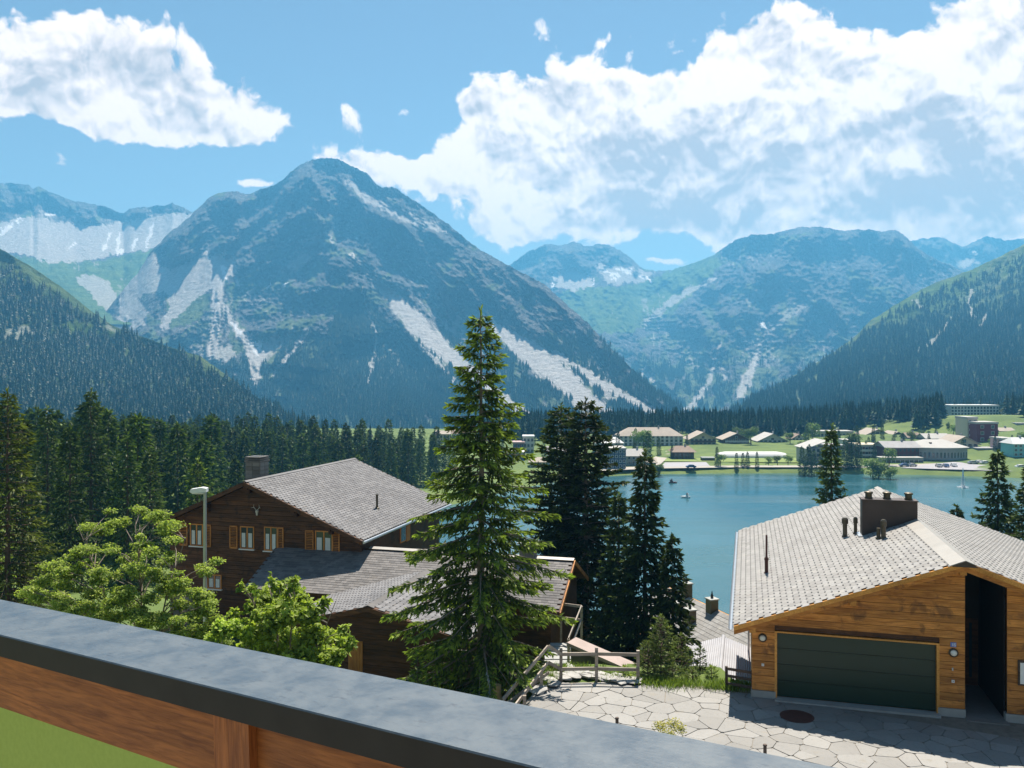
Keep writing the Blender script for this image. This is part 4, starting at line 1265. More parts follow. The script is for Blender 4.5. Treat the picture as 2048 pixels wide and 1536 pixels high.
M_CURTAIN = plain('curtain_cloth', (0.62, 0.66, 0.66), 0.9, 0.12, 4.0)
M_LAMPGLASS = plain('opal_lamp_glass', (0.75, 0.74, 0.68), 0.25, 0.03)
M_BRASS = plain('dark_brass', (0.10, 0.085, 0.06), 0.4, 0.1, metal=.6)
M_STONE = shingle_mat('flagstone', (0.20, 0.193, 0.18), (0.29, 0.282, 0.265), (0.23, 0.21, 0.175))
M_MORTAR = plain('sandy_joint', (0.20, 0.18, 0.15), 0.95, 0.25, 5.0)
M_ROCK = plain('garden_rock', (0.34, 0.33, 0.31), 0.9, 0.3, 2.5, bmp=.8, bscale=7.0)
M_RUST = plain('rusty_iron', (0.085, 0.035, 0.026), 0.75, 0.25, 6.0, bmp=.3)
M_SIGNBLUE = plain('enamel_blue', (0.12, 0.2, 0.55), 0.3, 0.03)
M_LOG = wood('split_log', (0.40, 0.24, 0.10), (0.58, 0.38, 0.19), 1, 1.0)
M_PALEBLUE = plain('pale_blue_tarp', (0.42, 0.55, 0.66), 0.6, 0.12)
M_ASPH = plain('pale_asphalt', (0.30, 0.29, 0.28), 0.92, 0.14, 0.4)
M_SKULL = plain('bleached_bone', (0.62, 0.58, 0.5), 0.7, 0.1)
M_WALLSTONE = shingle_mat('chimney_stone', (0.12, 0.11, 0.10), (0.26, 0.24, 0.22))

def shingle_mesh(name, w, exposure, th, mat, lap=.05):
    """one shingle: x along the course, y up the slope, lower edge raised on the course below"""
    mb = MB()
    h = exposure + lap
    a, b2 = w / 2, th
    mb.mesh_part([(-a, 0, b2 * 2), (a, 0, b2 * 2), (a, h, b2 * .6), (-a, h, b2 * .6), (-a, 0, b2 * .4), (a, 0, b2 * .4), (a, h, 0), (-a, h, 0)],
                 [(0, 1, 2, 3), (4, 5, 1, 0), (0, 3, 7, 4), (1, 5, 6, 2)])
    return mb.mesh(name, mat)
def shingle_roof(parent, slopes, w, exposure, th, mat, hooks=True, limit=300, near=None):
    """cover slopes with shingles. slope: (origin eave corner, course dir, up dir, length along eave, slope length); first ones are parts, the rest joined"""
    rg = random.Random(3)
    tiles = []
    for (o, cd, ud, ln, sl) in slopes:
        o, cd, ud = Vector(o), Vector(cd).normalized(), Vector(ud).normalized()
        nrm = cd.cross(ud)
        if nrm.z < 0:
            cd = -cd; o = o - cd * ln; nrm = cd.cross(ud)
        n_c = int(sl / exposure)
        for r_ in range(n_c):
            off = (w / 2 if r_ % 2 else 0.0)
            n_t = int(ln / w) + 1
            for k in range(n_t):
                x = k * w + off
                if x < w * .3 or x > ln - w * .3:
                    continue
                p = o + cd * x + ud * (r_ * exposure) + nrm * rg.uniform(0, .004)
                R = Matrix((cd, ud, nrm)).transposed().to_4x4()
                R = R @ Matrix.Rotation(rg.uniform(-.012, .012), 4, 'Z')
                tiles.append((p, Matrix.Translation(p) @ R))
    eye = near if near is not None else Vector((0, 0, 0))
    tiles.sort(key=lambda t2: (t2[0] - eye).length)
    me = shingle_mesh('shingle', w * .975, exposure, th, mat)
    for p, M in tiles[:limit]:
        obj('shingle', me, parent, M=M)
    V0 = np.array([v.co[:] for v in me.vertices])
    F0 = np.array([f.vertices[:] for f in me.polygons])
    if len(tiles) > limit:
        Vs, Fs = [], []
        for i, (p, M) in enumerate(tiles[limit:]):
            A = np.array(M)
            Vs.append(V0 @ A[:3, :3].T + A[:3, 3]); Fs.append(F0 + i * len(V0))
        o = obj('shingles', np_mesh('shingles', np.concatenate(Vs), np.concatenate(Fs), mat, False), parent)
        o['kind'] = 'stuff'
    if hooks:
        mb = MB()
        for p, M in tiles:
            mb.box((0, .018, th * 2 + .006), (.085, .05, .010), 0, M)
        o = mb.build('shingle_hooks', M_HOOK, parent)
        o['kind'] = 'stuff'
    return tiles
# ---------------------------------------------------------------- house with the garage
UD = Vector((0.267, 0.964, 0)).normalized()
VD = Vector((0.964, -0.267, 0)).normalized()
RZ = math.atan2(VD.y, VD.x)
def frame_M(o):
    return Matrix.Translation(o) @ Matrix.Rotation(RZ, 4, 'Z')
TZ = 29.70
GH = Vector((7.72, 27.36, TZ))
house = thing('garage_house', 'larch clad house with green garage door and pale shingled gable roof', 'house', GH, RZ)
GI = frame_M(GH).inverted()
def hit(px, py, n, c, I):
    """point of a local plane n.x = c seen at a pixel"""
    a = I @ Vector((0, 0, EYE))
    d = (I.to_3x3() @ (W(px, py, 1.0) - Vector((0, 0, EYE))))
    n = Vector(n)
    return a + d * ((c - n.dot(a)) / n.dot(d))
LE, RX, RE, EZ, RIDZ = -0.55, 6.07, 12.75, 2.40, 4.81
Y0, Y1 = -0.62, 16.9
SL = (RIDZ - EZ) / (RX - LE)
TH = 0.24
def under(x):
    return EZ - TH + SL * (x - LE) if x < RX else RIDZ - TH - SL * (x - RX)
# core walls behind the boards
mb = MB()
def wallpoly(x0, x1, z0):
    pts = [(x0, z0), (x1, z0), (x1, under(x1) - .01)]
    if x0 < RX < x1:
        pts.append((RX, under(RX) - .01))
    pts.append((x0, under(x0) - .01))
    return pts
mb.prism([(0.02, -.05), (.70, -.05), (.70, 2.2), (5.48, 2.2), (5.48, -.05), (6.20, -.05), (6.20, under(6.2) - .02), (RX, under(RX) - .02), (0.02, under(0.02) - .02)], 'y', 0.03, 0.2)
mb.prism([(7.36, -.05), (12.1, -.05), (12.1, under(12.1) - .02), (7.36, under(7.36) - .02)], 'y', 0.03, 0.2)
core = mb.build('wall', M_DARKWOOD, house)
mb = MB()
mb.box2((0.02, 0.2, -7), (0.2, 16.2, under(.1) - .02)); mb.box2((11.92, 0.2, -7), (12.1, 16.2, under(12.0) - .02))
mb.prism(wallpoly(.2, 11.92, -7), 'y', 16.0, 16.18)
mb.box2((0.2, .2, -7), (11.92, 16.0, -.06))
sidewall = mb.build('side_wall', M_LARCH, house)
# horizontal boards
bh = 0.235
z = 0.24
while z < RIDZ - TH:
    z1 = z + bh - .012
    segs = []
    if z < 2.16:
        segs = [(0.0, .70), (5.50, 6.20), (7.34, 12.1)]
    else:
        segs = [(0.0, 6.20), (7.34, 12.1)]
    for a, b2 in segs:
        def lim(zz):
            lo = max(a, LE + (zz - EZ + TH) / SL)
            hi = min(b2, RX + (RIDZ - TH - zz) / SL)
            return lo, hi
        l0, h0 = lim(z + .004); l1, h1 = lim(z1)
        if z < 2.16 < z1 and a == 0.0 and b2 == .7:
            pass
        if h0 - l0 < .08:
            continue
        if h1 < l1:
            l1 = h1 = (l1 + h1) / 2
        mb = MB()
        mb.prism([(l0, z), (h0, z), (h1, z1), (l1, z1)], 'y', -.012 + random.uniform(-.003, .003), 0.028)
        mb.build('plank', M_LARCH, core)
    z += bh
mb = MB()
for a, b2 in ((-.03, .73), (5.46, 6.22), (7.30, 12.13)):
    mb.box2((a, -.03, -.12), (b2, .24, .225))
mb.build('plinth', M_CONC, house)
# garage door in its frame
mb = MB()
mb.box2((.70, -.02, -.02), (.775, .26, 2.17)); mb.box2((5.425, -.02, -.02), (5.50, .26, 2.17)); mb.box2((.70, -.025, 2.12), (5.50, .26, 2.17))
gd = mb.build('garage_door', M_LARCH_Y, house)
for k in range(4):
    mb = MB()
    z0, z1 = .06 + k * .515, .06 + (k + 1) * .515 - .012
    mb.box2((.778, .13, z0), (5.422, .17, z1))
    mb.box2((.80, .122, z0 + .05), (5.40, .13, z1 - .05))
    o = mb.build('door_panel', M_GDOOR, gd)
mb = MB(); mb.box2((.70, -.25, -.10), (5.50, .12, .045)); mb.build('threshold', M_CONC, house)
# entrance recess
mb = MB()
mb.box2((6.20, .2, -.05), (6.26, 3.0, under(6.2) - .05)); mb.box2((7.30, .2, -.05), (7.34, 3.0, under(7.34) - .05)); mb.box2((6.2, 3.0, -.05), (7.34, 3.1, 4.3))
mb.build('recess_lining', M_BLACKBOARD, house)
mb = MB(); mb.box2((6.45, 2.93, .02), (7.25, 2.99, 2.25))
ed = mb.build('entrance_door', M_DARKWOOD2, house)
mb = MB(); mb.box2((6.98, 2.915, .3), (7.06, 2.935, 2.1)); mb.build('glass_strip', M_GLASS, ed)
mb = MB(); mb.tube((6.55, 2.90, .95), (6.55, 2.90, 1.25), .015); mb.build('handle', M_METAL, ed)
mb = MB(); mb.box2((6.2, -.3, -.03), (7.34, 3.0, .012)); mb.build('entrance_step', M_WALLSTONE, house)
# roof: two thick slabs, boards, shingles
roof_mb = MB()
roof_mb.slab([(LE, Y0, EZ - .03), (RX, Y0, RIDZ - .03), (RX, Y1, RIDZ - .03), (LE, Y1, EZ - .03)], .10)
roof_mb.slab([(RX, Y0, RIDZ - .03), (RE, Y0, RIDZ - .03 - SL * (RE - RX)), (RE, Y1, RIDZ - .03 - SL * (RE - RX)), (RX, Y1, RIDZ - .03)], .10)
roof = roof_mb.build('roof', M_LARCH_Y, house)
for sgn, xe in ((-1, LE), (1, RE)):
    ze = RIDZ - SL * abs(xe - RX)
    mb = MB()
    mb.prism([(xe, ze - .13), (RX, RIDZ - .13), (RX, RIDZ - .30), (xe, ze - .30)] if sgn < 0 else [(RX, RIDZ - .13), (xe, ze - .13), (xe, ze - .30), (RX, RIDZ - .30)], 'y', Y0 + .10, Y0 + .16)
    mb.build('barge_board', M_LARCH, roof)
    mb = MB()
    mb.prism([(xe, ze - .0), (RX, RIDZ - .0), (RX, RIDZ - .14), (xe, ze - .14)] if sgn < 0 else [(RX, RIDZ - .0), (xe, ze - .0), (xe, ze - .14), (RX, RIDZ - .14)], 'y', Y0 - .03, Y0 + .02)
    mb.build('barge_board', M_LARCH_Y, roof)
    for k in range(15):
        y = Y0 + .9 + k * 1.1
        mb = MB()
        a = Vector((xe + .05 * -sgn, y, ze - .14)); b2 = Vector((RX, y, RIDZ - .14))
        mb.prism([(a.x, a.z), (b2.x, b2.z), (b2.x, b2.z - .13), (a.x, a.z - .13)], 'y', y - .05, y + .05)
        mb.build('rafter', M_LARCH_Y, roof)
for i, x in enumerate((.02, 3.0, RX, 9.2, 12.05)):
    mb = MB()
    mb.box2((x - .09, Y0 + .2, under(x) - .20), (x + .09, .4, under(x) - .03))
    mb.build('purlin_end', M_LARCH_Y, roof)
rl = math.hypot(RX - LE, RIDZ - EZ)
cdl = Vector((0, 1, 0))
camL = GI @ Vector((0, 0, EYE))
shingle_roof(roof, [((LE - .04, Y0, EZ), cdl, (RX - LE, 0, RIDZ - EZ), Y1 - Y0, rl), ((RE + .04, Y0, RIDZ - SL * (RE - RX)), cdl, (-(RE - RX), 0, SL * (RE - RX)), Y1 - Y0, rl)], .40, .20, .0035, M_SHING_PALE, near=camL)
# wide metal ridge cap
mb = MB()
mb.slab([(RX - .42, Y0 - .06, RIDZ + .035 - SL * .42), (RX, Y0 - .06, RIDZ + .055), (RX, 7.0, RIDZ + .055), (RX - .42, 7.0, RIDZ + .035 - SL * .42)], .02)
mb.slab([(RX, Y0 - .06, RIDZ + .055), (RX + .30, Y0 - .06, RIDZ + .04 - SL * .30), (RX + .30, 7.0, RIDZ + .04 - SL * .30), (RX, 7.0, RIDZ + .055)], .02)
mb.slab([(RX - .16, 7.8, RIDZ + .05 - SL * .16), (RX, 7.8, RIDZ + .06), (RX, Y1 + .04, RIDZ + .06), (RX - .16, Y1 + .04, RIDZ + .05 - SL * .16)], .02)
mb.slab([(RX, 7.8, RIDZ + .06), (RX + .16, 7.8, RIDZ + .05 - SL * .16), (RX + .16, Y1 + .04, RIDZ + .05 - SL * .16), (RX, Y1 + .04, RIDZ + .06)], .02)
mb.build('ridge_cap', M_PALEMETAL, roof)
mb = MB()
mb.prism([(RX - .36, RIDZ - .14), (RX + .36, RIDZ - .14), (RX, RIDZ + .04)], 'y', Y0 - .09, Y0 - .035)
mb.build('ridge_end', M_CHIM, roof)
# gutter and downpipe on the left eave
mb = MB()
n = 8
for s in range(2):
    vs = []
    for y in (Y0 - .02, Y1):
        for k in range(n + 1):
            a = math.pi + math.pi * k / n
            r_ = .075 - .006 * s
            vs.append((LE - .10 + math.cos(a) * r_, y, EZ - .05 + math.sin(a) * r_))
    mb.mesh_part(vs, [(k, k + 1, n + 2 + k, n + 1 + k) for k in range(n)])
mb.tube((LE - .10, 15.0, EZ - .12), (-.08, 15.3, EZ - .7), .045); mb.tube((-.08, 15.3, EZ - .7), (-.08, 15.3, -6), .045)
mb.build('gutter', M_METAL, house)
# chimney block with three flues
cy = 6.95
mb = MB()
mb.box2((4.15, cy, 3.6), (6.12, cy + .62, 5.50)); mb.box2((4.12, cy - .03, 5.50), (6.15, cy + .65, 5.55))
ch = mb.build('chimney', M_CHIM, roof)
for x in (4.42, 5.08, 5.85):
    mb = MB(); mb.lathe([(.15, 0), (.15, .05), (.125, .06), (.125, .2), (.16, .2), (.16, .26), (.1, .28)], (x, cy + .3, 5.55), 12); mb.build('chimney_pot', M_BRASS, roof)
mb = MB(); mb.box2((4.0, cy - .18, 4.0 - .05), (4.15, cy + .75, 4.14)); mb.build('flashing', M_METAL, roof)
nrmL = Vector((-(RIDZ - EZ), 0, RX - LE)).normalized()
cL = nrmL.dot(Vector((RX, 0, RIDZ)))
for bx_, by_, ty, rad, cap in ((1690, 1074, 1035, .085, .125), (1711, 1068, 1034, .065, .085), (1757, 1078, 1056, .07, 0), (1767, 1077, 1039, .085, .11)):
    q = hit(bx_, by_, nrmL, cL, GI)
    hgt = (by_ - ty) / F * (frame_M(GH) @ q).y
    mb = MB()
    prof = [(rad * 1.5, -.05), (rad * 1.4, .05), (rad, .08), (rad, hgt - .26)]
    prof += [(cap, hgt - .24), (cap, hgt - .06), (cap * .6, hgt)] if cap else [(rad, hgt)]
    mb.lathe(prof, q, 12)
    mb.build('vent_pipe', M_BRASS, roof)
q = hit(1533, 1146, nrmL, cL, GI)
hgt = (1146 - 1070) / F * (frame_M(GH) @ q).y
mb = MB(); mb.lathe([(.10, -.05), (.10, .02), (.065, .05), (.065, .48), (.085, .5), (.085, .56), (.04, .62), (.035, hgt)], q, 10); mb.build('vent_pipe', M_RUST, roof)
# fittings on the front: lamps, sockets, number plate, bell, notice board
def wall_lamp(x, z):
    mb = MB()
    M = Matrix.Translation((x, -.015, z)) @ Matrix.Rotation(math.pi / 2, 4, 'X')
    mb.lathe([(.135, 0), (.135, .05), (.105, .075), (.10, .06)], (0, 0, 0), 20, 0, M)
    o = mb.build('wall_lamp', M_BRASS, house)
    mb = MB(); mb.lathe([(.10, .05), (.085, .09), (.05, .115), (.01, .125)], (0, 0, 0), 20, 0, M); mb.build('lamp_glass', M_LAMPGLASS, o, True)
wall_lamp(.33, 1.93); wall_lamp(5.88, 1.93)
for x in (.34, 5.87):
    mb = MB(); mb.box2((x - .04, -.045, 1.02), (x + .04, -.012, 1.10)); so = mb.build('wall_socket', M_WHITE, house)
    mb = MB(); mb.box2((x - .012, -.05, 1.05), (x + .012, -.046, 1.07)); mb.build('socket_hole', M_HOOK, so)
mb = MB(); mb.box2((5.84, -.035, 1.38), (5.88, -.012, 1.47)); mb.build('door_bell', M_METAL, house)
mb = MB(); mb.box2((5.80, -.03, 2.10), (5.96, -.012, 2.24)); npl = mb.build('number_plate', M_SIGNBLUE, house)
mb = MB()
for a, b2, c2, d2 in ((5.845, 2.125, 5.86, 2.215), (5.885, 2.125, 5.90, 2.215), (5.93, 2.125, 5.945, 2.175), (5.885, 2.2, 5.945, 2.215), (5.885, 2.165, 5.945, 2.18), (5.885, 2.125, 5.945, 2.14)):
    mb.box2((a, -.034, b2), (c2, -.030, d2))
mb.build('numeral', M_WHITE, npl)
mb = MB(); mb.box2((7.62, -.07, 1.12), (8.75, -.012, 1.86)); nbd = mb.build('notice_board', M_FENCEDARK, house)
mb = MB(); mb.box2((7.67, -.078, 1.17), (8.70, -.0705, 1.80)); mb.build('notice_sheet', M_WHITE, nbd)
# ---------------------------------------------------------------- paved terrace
TER = [(-1.6, 17.0), (-.9, 23.0), (0.22, 26.6), (0.9, 28.0), (1.7, 28.62), (3.2, 28.72), (5.0, 28.6), (6.4, 28.35), (7.6, 27.72), (9.0, 27.3), (22.0, 23.7), (22.5, 17.0)]
mb = MB()
mb.prism(TER, 'z', TZ - .30, TZ - .022)
terrace = tag(mb.build('terrace', M_MORTAR), kind='structure')
def clip(poly, a, n):
    """keep the part of poly with (p-a).n <= 0"""
    out = []
    for i in range(len(poly)):
        p, q = poly[i], poly[(i + 1) % len(poly)]
        dp = (p[0] - a[0]) * n[0] + (p[1] - a[1]) * n[1]
        dq = (q[0] - a[0]) * n[0] + (q[1] - a[1]) * n[1]
        if dp <= 0:
            out.append(p)
        if dp * dq < 0:
            t2 = dp / (dp - dq)
            out.append((p[0] + (q[0] - p[0]) * t2, p[1] + (q[1] - p[1]) * t2))
    return out
rs = random.Random(21)
seeds = []
for gy in np.arange(19.4, 29.4, .58):
    for gx in np.arange(-2.0, 22.6, .70):
        seeds.append((gx + rs.uniform(-.36, .36) + (.3 if int(gy * 10) % 2 else 0), gy + rs.uniform(-.31, .31)))
TERn = len(TER)
tx_, ty_ = np.array([s[0] for s in seeds]), np.array([s[1] for s in seeds])
inside = in_poly(tx_, ty_, TER)
n_stone = 0
stones = []
for i, s in enumerate(seeds):
    if not inside[i]:
        continue
    poly = [(s[0] - 1.6, s[1] - 1.6), (s[0] + 1.6, s[1] - 1.6), (s[0] + 1.6, s[1] + 1.6), (s[0] - 1.6, s[1] + 1.6)]
    for j in np.argsort((tx_ - s[0]) ** 2 + (ty_ - s[1]) ** 2)[1:18]:
        q = seeds[j]
        dx, dy = q[0] - s[0], q[1] - s[1]
        L = math.hypot(dx, dy)
        gap = rs.uniform(.005, .014)
        poly = clip(poly, ((s[0] + q[0]) / 2 - dx / L * gap, (s[1] + q[1]) / 2 - dy / L * gap), (dx, dy))
    for k in range(TERn):     # keep inside the terrace edge (counter-clockwise or clockwise)
        a, b2 = TER[k], TER[(k + 1) % TERn]
        nx, ny = b2[1] - a[1], -(b2[0] - a[0])
        cx_, cy_ = (a[0] + b2[0]) / 2, (a[1] + b2[1]) / 2
        if (10 - cx_) * nx + (23 - cy_) * ny > 0:
            nx, ny = -nx, -ny
        if max(((p[0] - a[0]) * nx + (p[1] - a[1]) * ny) for p in poly) > 0:
            poly = clip(poly, a, (nx, ny))
        if len(poly) < 3:
            break
    if len(poly) < 3:
        continue
    stones.append((s, poly))
def shows(s):
    px, py = CX + F * s[0] / s[1], CY + F * (EYE - TZ) / s[1]
    return px < 2080 and py < 1560 and py < 1210 + .2 * px
stones.sort(key=lambda t2: not shows(t2[0]))
rest_mb = MB()
for n_s, (s, poly) in enumerate(stones):
    # knock the corners off
    q = []
    for k in range(len(poly)):
        p0, p, p1 = poly[k - 1], poly[k], poly[(k + 1) % len(poly)]
        for o_ in (p0, p1):
            L = math.hypot(o_[0] - p[0], o_[1] - p[1])
            f = min(.35, rs.uniform(.03, .07) / max(L, 1e-3))
            q.append((p[0] + (o_[0] - p[0]) * f - s[0], p[1] + (o_[1] - p[1]) * f - s[1]))
    dz = rs.uniform(-.007, .007)
    if n_s >= 300:
        rest_mb.prism([(a + s[0], b2 + s[1]) for a, b2 in q], 'z', TZ - .06, TZ + dz)
        continue
    mb = MB()
    mb.prism(q, 'z', -.06, dz)
    obj('flagstone', mb.mesh('flagstone', M_STONE), terrace, loc=(s[0], s[1], TZ))
if rest_mb.f:
    o = rest_mb.build('flagstones', M_STONE, terrace)
    o['kind'] = 'stuff'
# iron manhole cover
p = Gz(1594, 1433, TZ)
mb = MB()
mb.lathe([(.50, -.05), (.50, .012), (.47, .018), (.46, .014), (.05, .014)], (0, 0, 0), 36)
for k in range(-4, 5):
    w = math.sqrt(max(0, .42 ** 2 - (k * .095) ** 2))
    mb.box2((-w, k * .095 - .018, .013), (w, k * .095 + .018, .02))
tag(mb.build('manhole_cover', M_RUST), 'round rust red manhole cover set in the paving before the garage', 'manhole cover').location = p
# rocks edging the terrace
def rock(name, loc, s, seed, label, group):
    rg = np.random.default_rng(seed)
    mb = MB()
    prof = [(.02, -.5), (.75, -.4), (1.0, 0), (.9, .35), (.55, .5), (.02, .56)]
    mb.lathe(prof, (0, 0, 0), 10)
    V = np.array(mb.v)
    V = V * (1 + .16 * rg.normal(0, 1, (len(V), 1)))
    V = V * np.array(s) * .5
    mb.v = [tuple(v) for v in V]
    o = mb.build(name, M_ROCK)
    o.location = loc
    o.rotation_euler = (0, 0, rg.uniform(0, 3))
    return tag(o, label, 'rock', group)
for i, (px, py, w) in enumerate(((1098, 1372, 1.0), (1118, 1360, .9), (1145, 1353, 1.2), (1175, 1358, 1.1), (1208, 1362, 1.0), (1238, 1366, .9), (1262, 1369, .8), (1078, 1388, .7))):
    p = Gz(px, py, TZ)
    rock('edging_rock', (p.x, p.y + .25, TZ + .06), (w * 1.15, .6, .26), 40 + i, 'flat grey edging rock along the rear rim of the paving', 'rocks edging the paving')
# short stakes and yellow flowers below the parapet
for i, (px, d, top) in enumerate(((1234, 24.2, 1437), (1530, 22.3, 1491))):
    q = W(px, top, d)
    mb = MB()
    mb.tube((0, 0, 0), (0, 0, q.z - TZ), .05, .045, 8); mb.tube((0, 0, q.z - TZ), (0, 0, q.z - TZ + .03), .06, .05, 8)
    o = mb.build('garden_stake', M_FENCEDARK)
    o.location = (q.x, q.y, TZ)
    tag(o, ('short dark stake left of the yellow flowers, seen over the parapet', 'short dark stake on the paving right of the yellow flowers')[i], 'stake')
base, cl = cl_tree(1342, 1480, 23.0, [(1320, 1452, 0, 16, 10), (1345, 1448, .2, 18, 11), (1362, 1458, -.1, 14, 9), (1335, 1466, -.2, 18, 8)], TZ)
broadleaf('flowering_shrub', base, 'small yellow flowering shrub growing at the near rim of the paving', cl, 900, .05, M_LEAF_YEL, 51, trunk_r=.012, stems=5, cat='shrub', shell=.2)
# ---------------------------------------------------------------- brown chalet
t0 = -6.16
CO = Vector((-12.4 + t0 * VD.x, 44 + t0 * VD.y, 26.6))
chalet = thing('timber_chalet', 'dark brown timber chalet with grey slate gable roof and orange shutters', 'house', CO, RZ)
CI = frame_M(CO).inverted()
def fac(px, py, y=0.0):
    q = hit(px, py, (0, 1, 0), y, CI)
    return q.x, q.z
OV = -.6
ax, az_ = fac(488, 963, OV)
lx_, lz = fac(314, 1043, OV)
rx_, rz_ = fac(725, 1081, OV)
CWID = 11.2
CLEN = 12.2
lx_ = min(lx_, -.45)
sl_l = (az_ - lz) / (ax - lx_); sl_r = (az_ - rz_) / (rx_ - ax)
def cun(x):
    return az_ - .22 - (sl_l * (ax - x) if x < ax else sl_r * (x - ax))
mb = MB()
mb.prism([(0, -1.5), (CWID, -1.5), (CWID, cun(CWID)), (ax, cun(ax)), (0, cun(0))], 'y', .05, .25)
cw = mb.build('wall', M_DARKWOOD2, chalet)
mb = MB(); mb.box2((0.0, .25, -1.5), (.2, CLEN - 1, cun(.1))); mb.box2((CWID - .2, .25, -1.5), (CWID, CLEN - 1, cun(CWID - .1))); mb.prism([(.2, -1.5), (CWID - .2, -1.5), (CWID - .2, cun(CWID)), (ax, cun(ax)), (.2, cun(.2))], 'y', CLEN - 1.2, CLEN - 1)
mb.build('side_wall', M_DARKWOOD, chalet)
z = -1.0
while z < az_ - .25:
    z1 = z + .215
    a0 = max(0, ax - (az_ - .22 - z) / sl_l); b0 = min(CWID, ax + (az_ - .22 - z) / sl_r)
    a1 = max(0, ax - (az_ - .22 - z1) / sl_l); b1 = min(CWID, ax + (az_ - .22 - z1) / sl_r)
    if a1 > b1: a1 = b1 = ax
    mb = MB(); mb.prism([(a0, z), (b0, z), (b1, z1), (a1, z1)], 'y', -.01 + random.uniform(-.006, .006), .048)
    mb.build('plank', M_DARKWOOD, cw)
    z += .225
# masonry corner at the lower left
for r_ in range(9):
    for k in range(3):
        mb = MB()
        x0 = .02 + k * .52 + (.2 if r_ % 2 else 0)
        mb.box2((x0, -.07 + random.uniform(-.012, .012), -1.2 + r_ * .36), (x0 + .48, .0, -1.2 + r_ * .36 + .33))
        mb.build('wall_stone', M_WALLSTONE, cw)
# windows with shutters
def window(px0, px1, py0, py1, shut_l=None, shut_r=None, name='window', curtain=True):
    x0, z1 = fac(px0, py0); x1, z0 = fac(px1, py1)
    mb = MB()
    fr = .06
    mb.box2((x0 - fr, -.05, z0 - fr), (x0, .03, z1 + fr)); mb.box2((x1, -.05, z0 - fr), (x1 + fr, .03, z1 + fr)); mb.box2((x0, -.05, z1), (x1, .03, z1 + fr)); mb.box2((x0, -.05, z0 - fr), (x1, .03, z0))
    mid = (x0 + x1) / 2
    mb.box2((mid - .035, -.04, z0), (mid + .035, .02, z1))
    o = mb.build(name, M_SHUTTER, chalet)
    for a, b2 in ((x0, mid - .035), (mid + .035, x1)):
        mb = MB(); mb.box2((a, -.02, z0), (b2, -.012, z1)); mb.build('pane', M_GLASS, o)
        if curtain:
            mb = MB(); mb.box2((a + .03, -.0215 - .004, z0 + .02), (b2 - .03 - (b2 - a) * .15, -.0205, z0 + (z1 - z0) * .72)); mb.build('curtain', M_CURTAIN, o)
    mb = MB(); mb.box2((x0 - .1, -.12, z0 - fr - .05), (x1 + .1, .0, z0 - fr)); mb.build('sill', M_WHITE, o)
    for sh in (shut_l, shut_r):
        if sh is None:
            continue
        a, b2 = fac(sh[0], py0)[0], fac(sh[1], py0)[0]
        zz0, zz1 = z0 - .08, z1 + .06
        mb = MB()
        mb.box2((a, -.06, zz0), (a + .06, -.02, zz1)); mb.box2((b2 - .06, -.06, zz0), (b2, -.02, zz1)); mb.box2((a, -.06, zz0), (b2, -.021, zz0 + .08)); mb.box2((a, -.06, zz1 - .08), (b2, -.021, zz1))
        s = mb.build('shutter', M_SHUTTER, o)
        n = 12
        for k in range(n):
            zc = zz0 + .09 + (zz1 - zz0 - .18) * (k + .5) / n
            mb = MB()
            M = Matrix.Translation(((a + b2) / 2, -.04, zc)) @ Matrix.Rotation(.6, 4, 'X')
            mb.box((0, 0, 0), (b2 - a - .12, .045, .012), 0, M)
            mb.build('slat', M_SHUTTER, s)
window(383, 405, 1049, 1090, (360, 376), (412, 423))
window(483, 507, 1054, 1096, (460, 476), None)
window(531, 554, 1055, 1100, None, (556, 568))
window(633, 664, 1063, 1106, (611, 628), (665, 680))
window(418, 442, 1150, 1176, None, None)
window(642, 660, 1188, 1206, (625, 640), None)
sq = hit(806, 1066, (1, 0, 0), CWID, CI)
mb = MB(); mb.box2((CWID, sq.y - .45, sq.z - .5), (CWID + .05, sq.y + .35, sq.z + .5)); sw2 = mb.build('window', M_SHUTTER, chalet)
mb = MB(); mb.box2((CWID + .051, sq.y - .38, sq.z - .43), (CWID + .06, sq.y + .28, sq.z + .43)); mb.build('pane', M_GLASS, sw2)
mb = MB(); mb.box2((CWID + .01, sq.y + .4, sq.z - .55), (CWID + .07, sq.y + .9, sq.z + .55)); mb.build('shutter', M_SHUTTER, sw2)
# deer skull with antlers under the gable
sx_, sz_ = fac(516, 1024)
mb = MB()
mb.lathe([(.02, -.17), (.05, -.13), (.055, -.04), (.085, .05), (.07, .11), (.02, .13)], (sx_, -.1, sz_), 10)
for s in (-1, 1):
    mb.tube((sx_ + s * .05, -.12, sz_ + .14), (sx_ + s * .17, -.14, sz_ + .26), .013, .011, 6); mb.tube((sx_ + s * .17, -.14, sz_ + .26), (sx_ + s * .15, -.16, sz_ + .42), .011, .005, 6); mb.tube((sx_ + s * .15, -.13, sz_ + .26), (sx_ + s * .28, -.22, sz_ + .24), .012, .005, 6)
o = mb.build('deer_skull', M_SKULL); o.matrix_world = frame_M(CO)
tag(o, 'bleached antlered deer skull hung under the chalet gable', 'ornament')
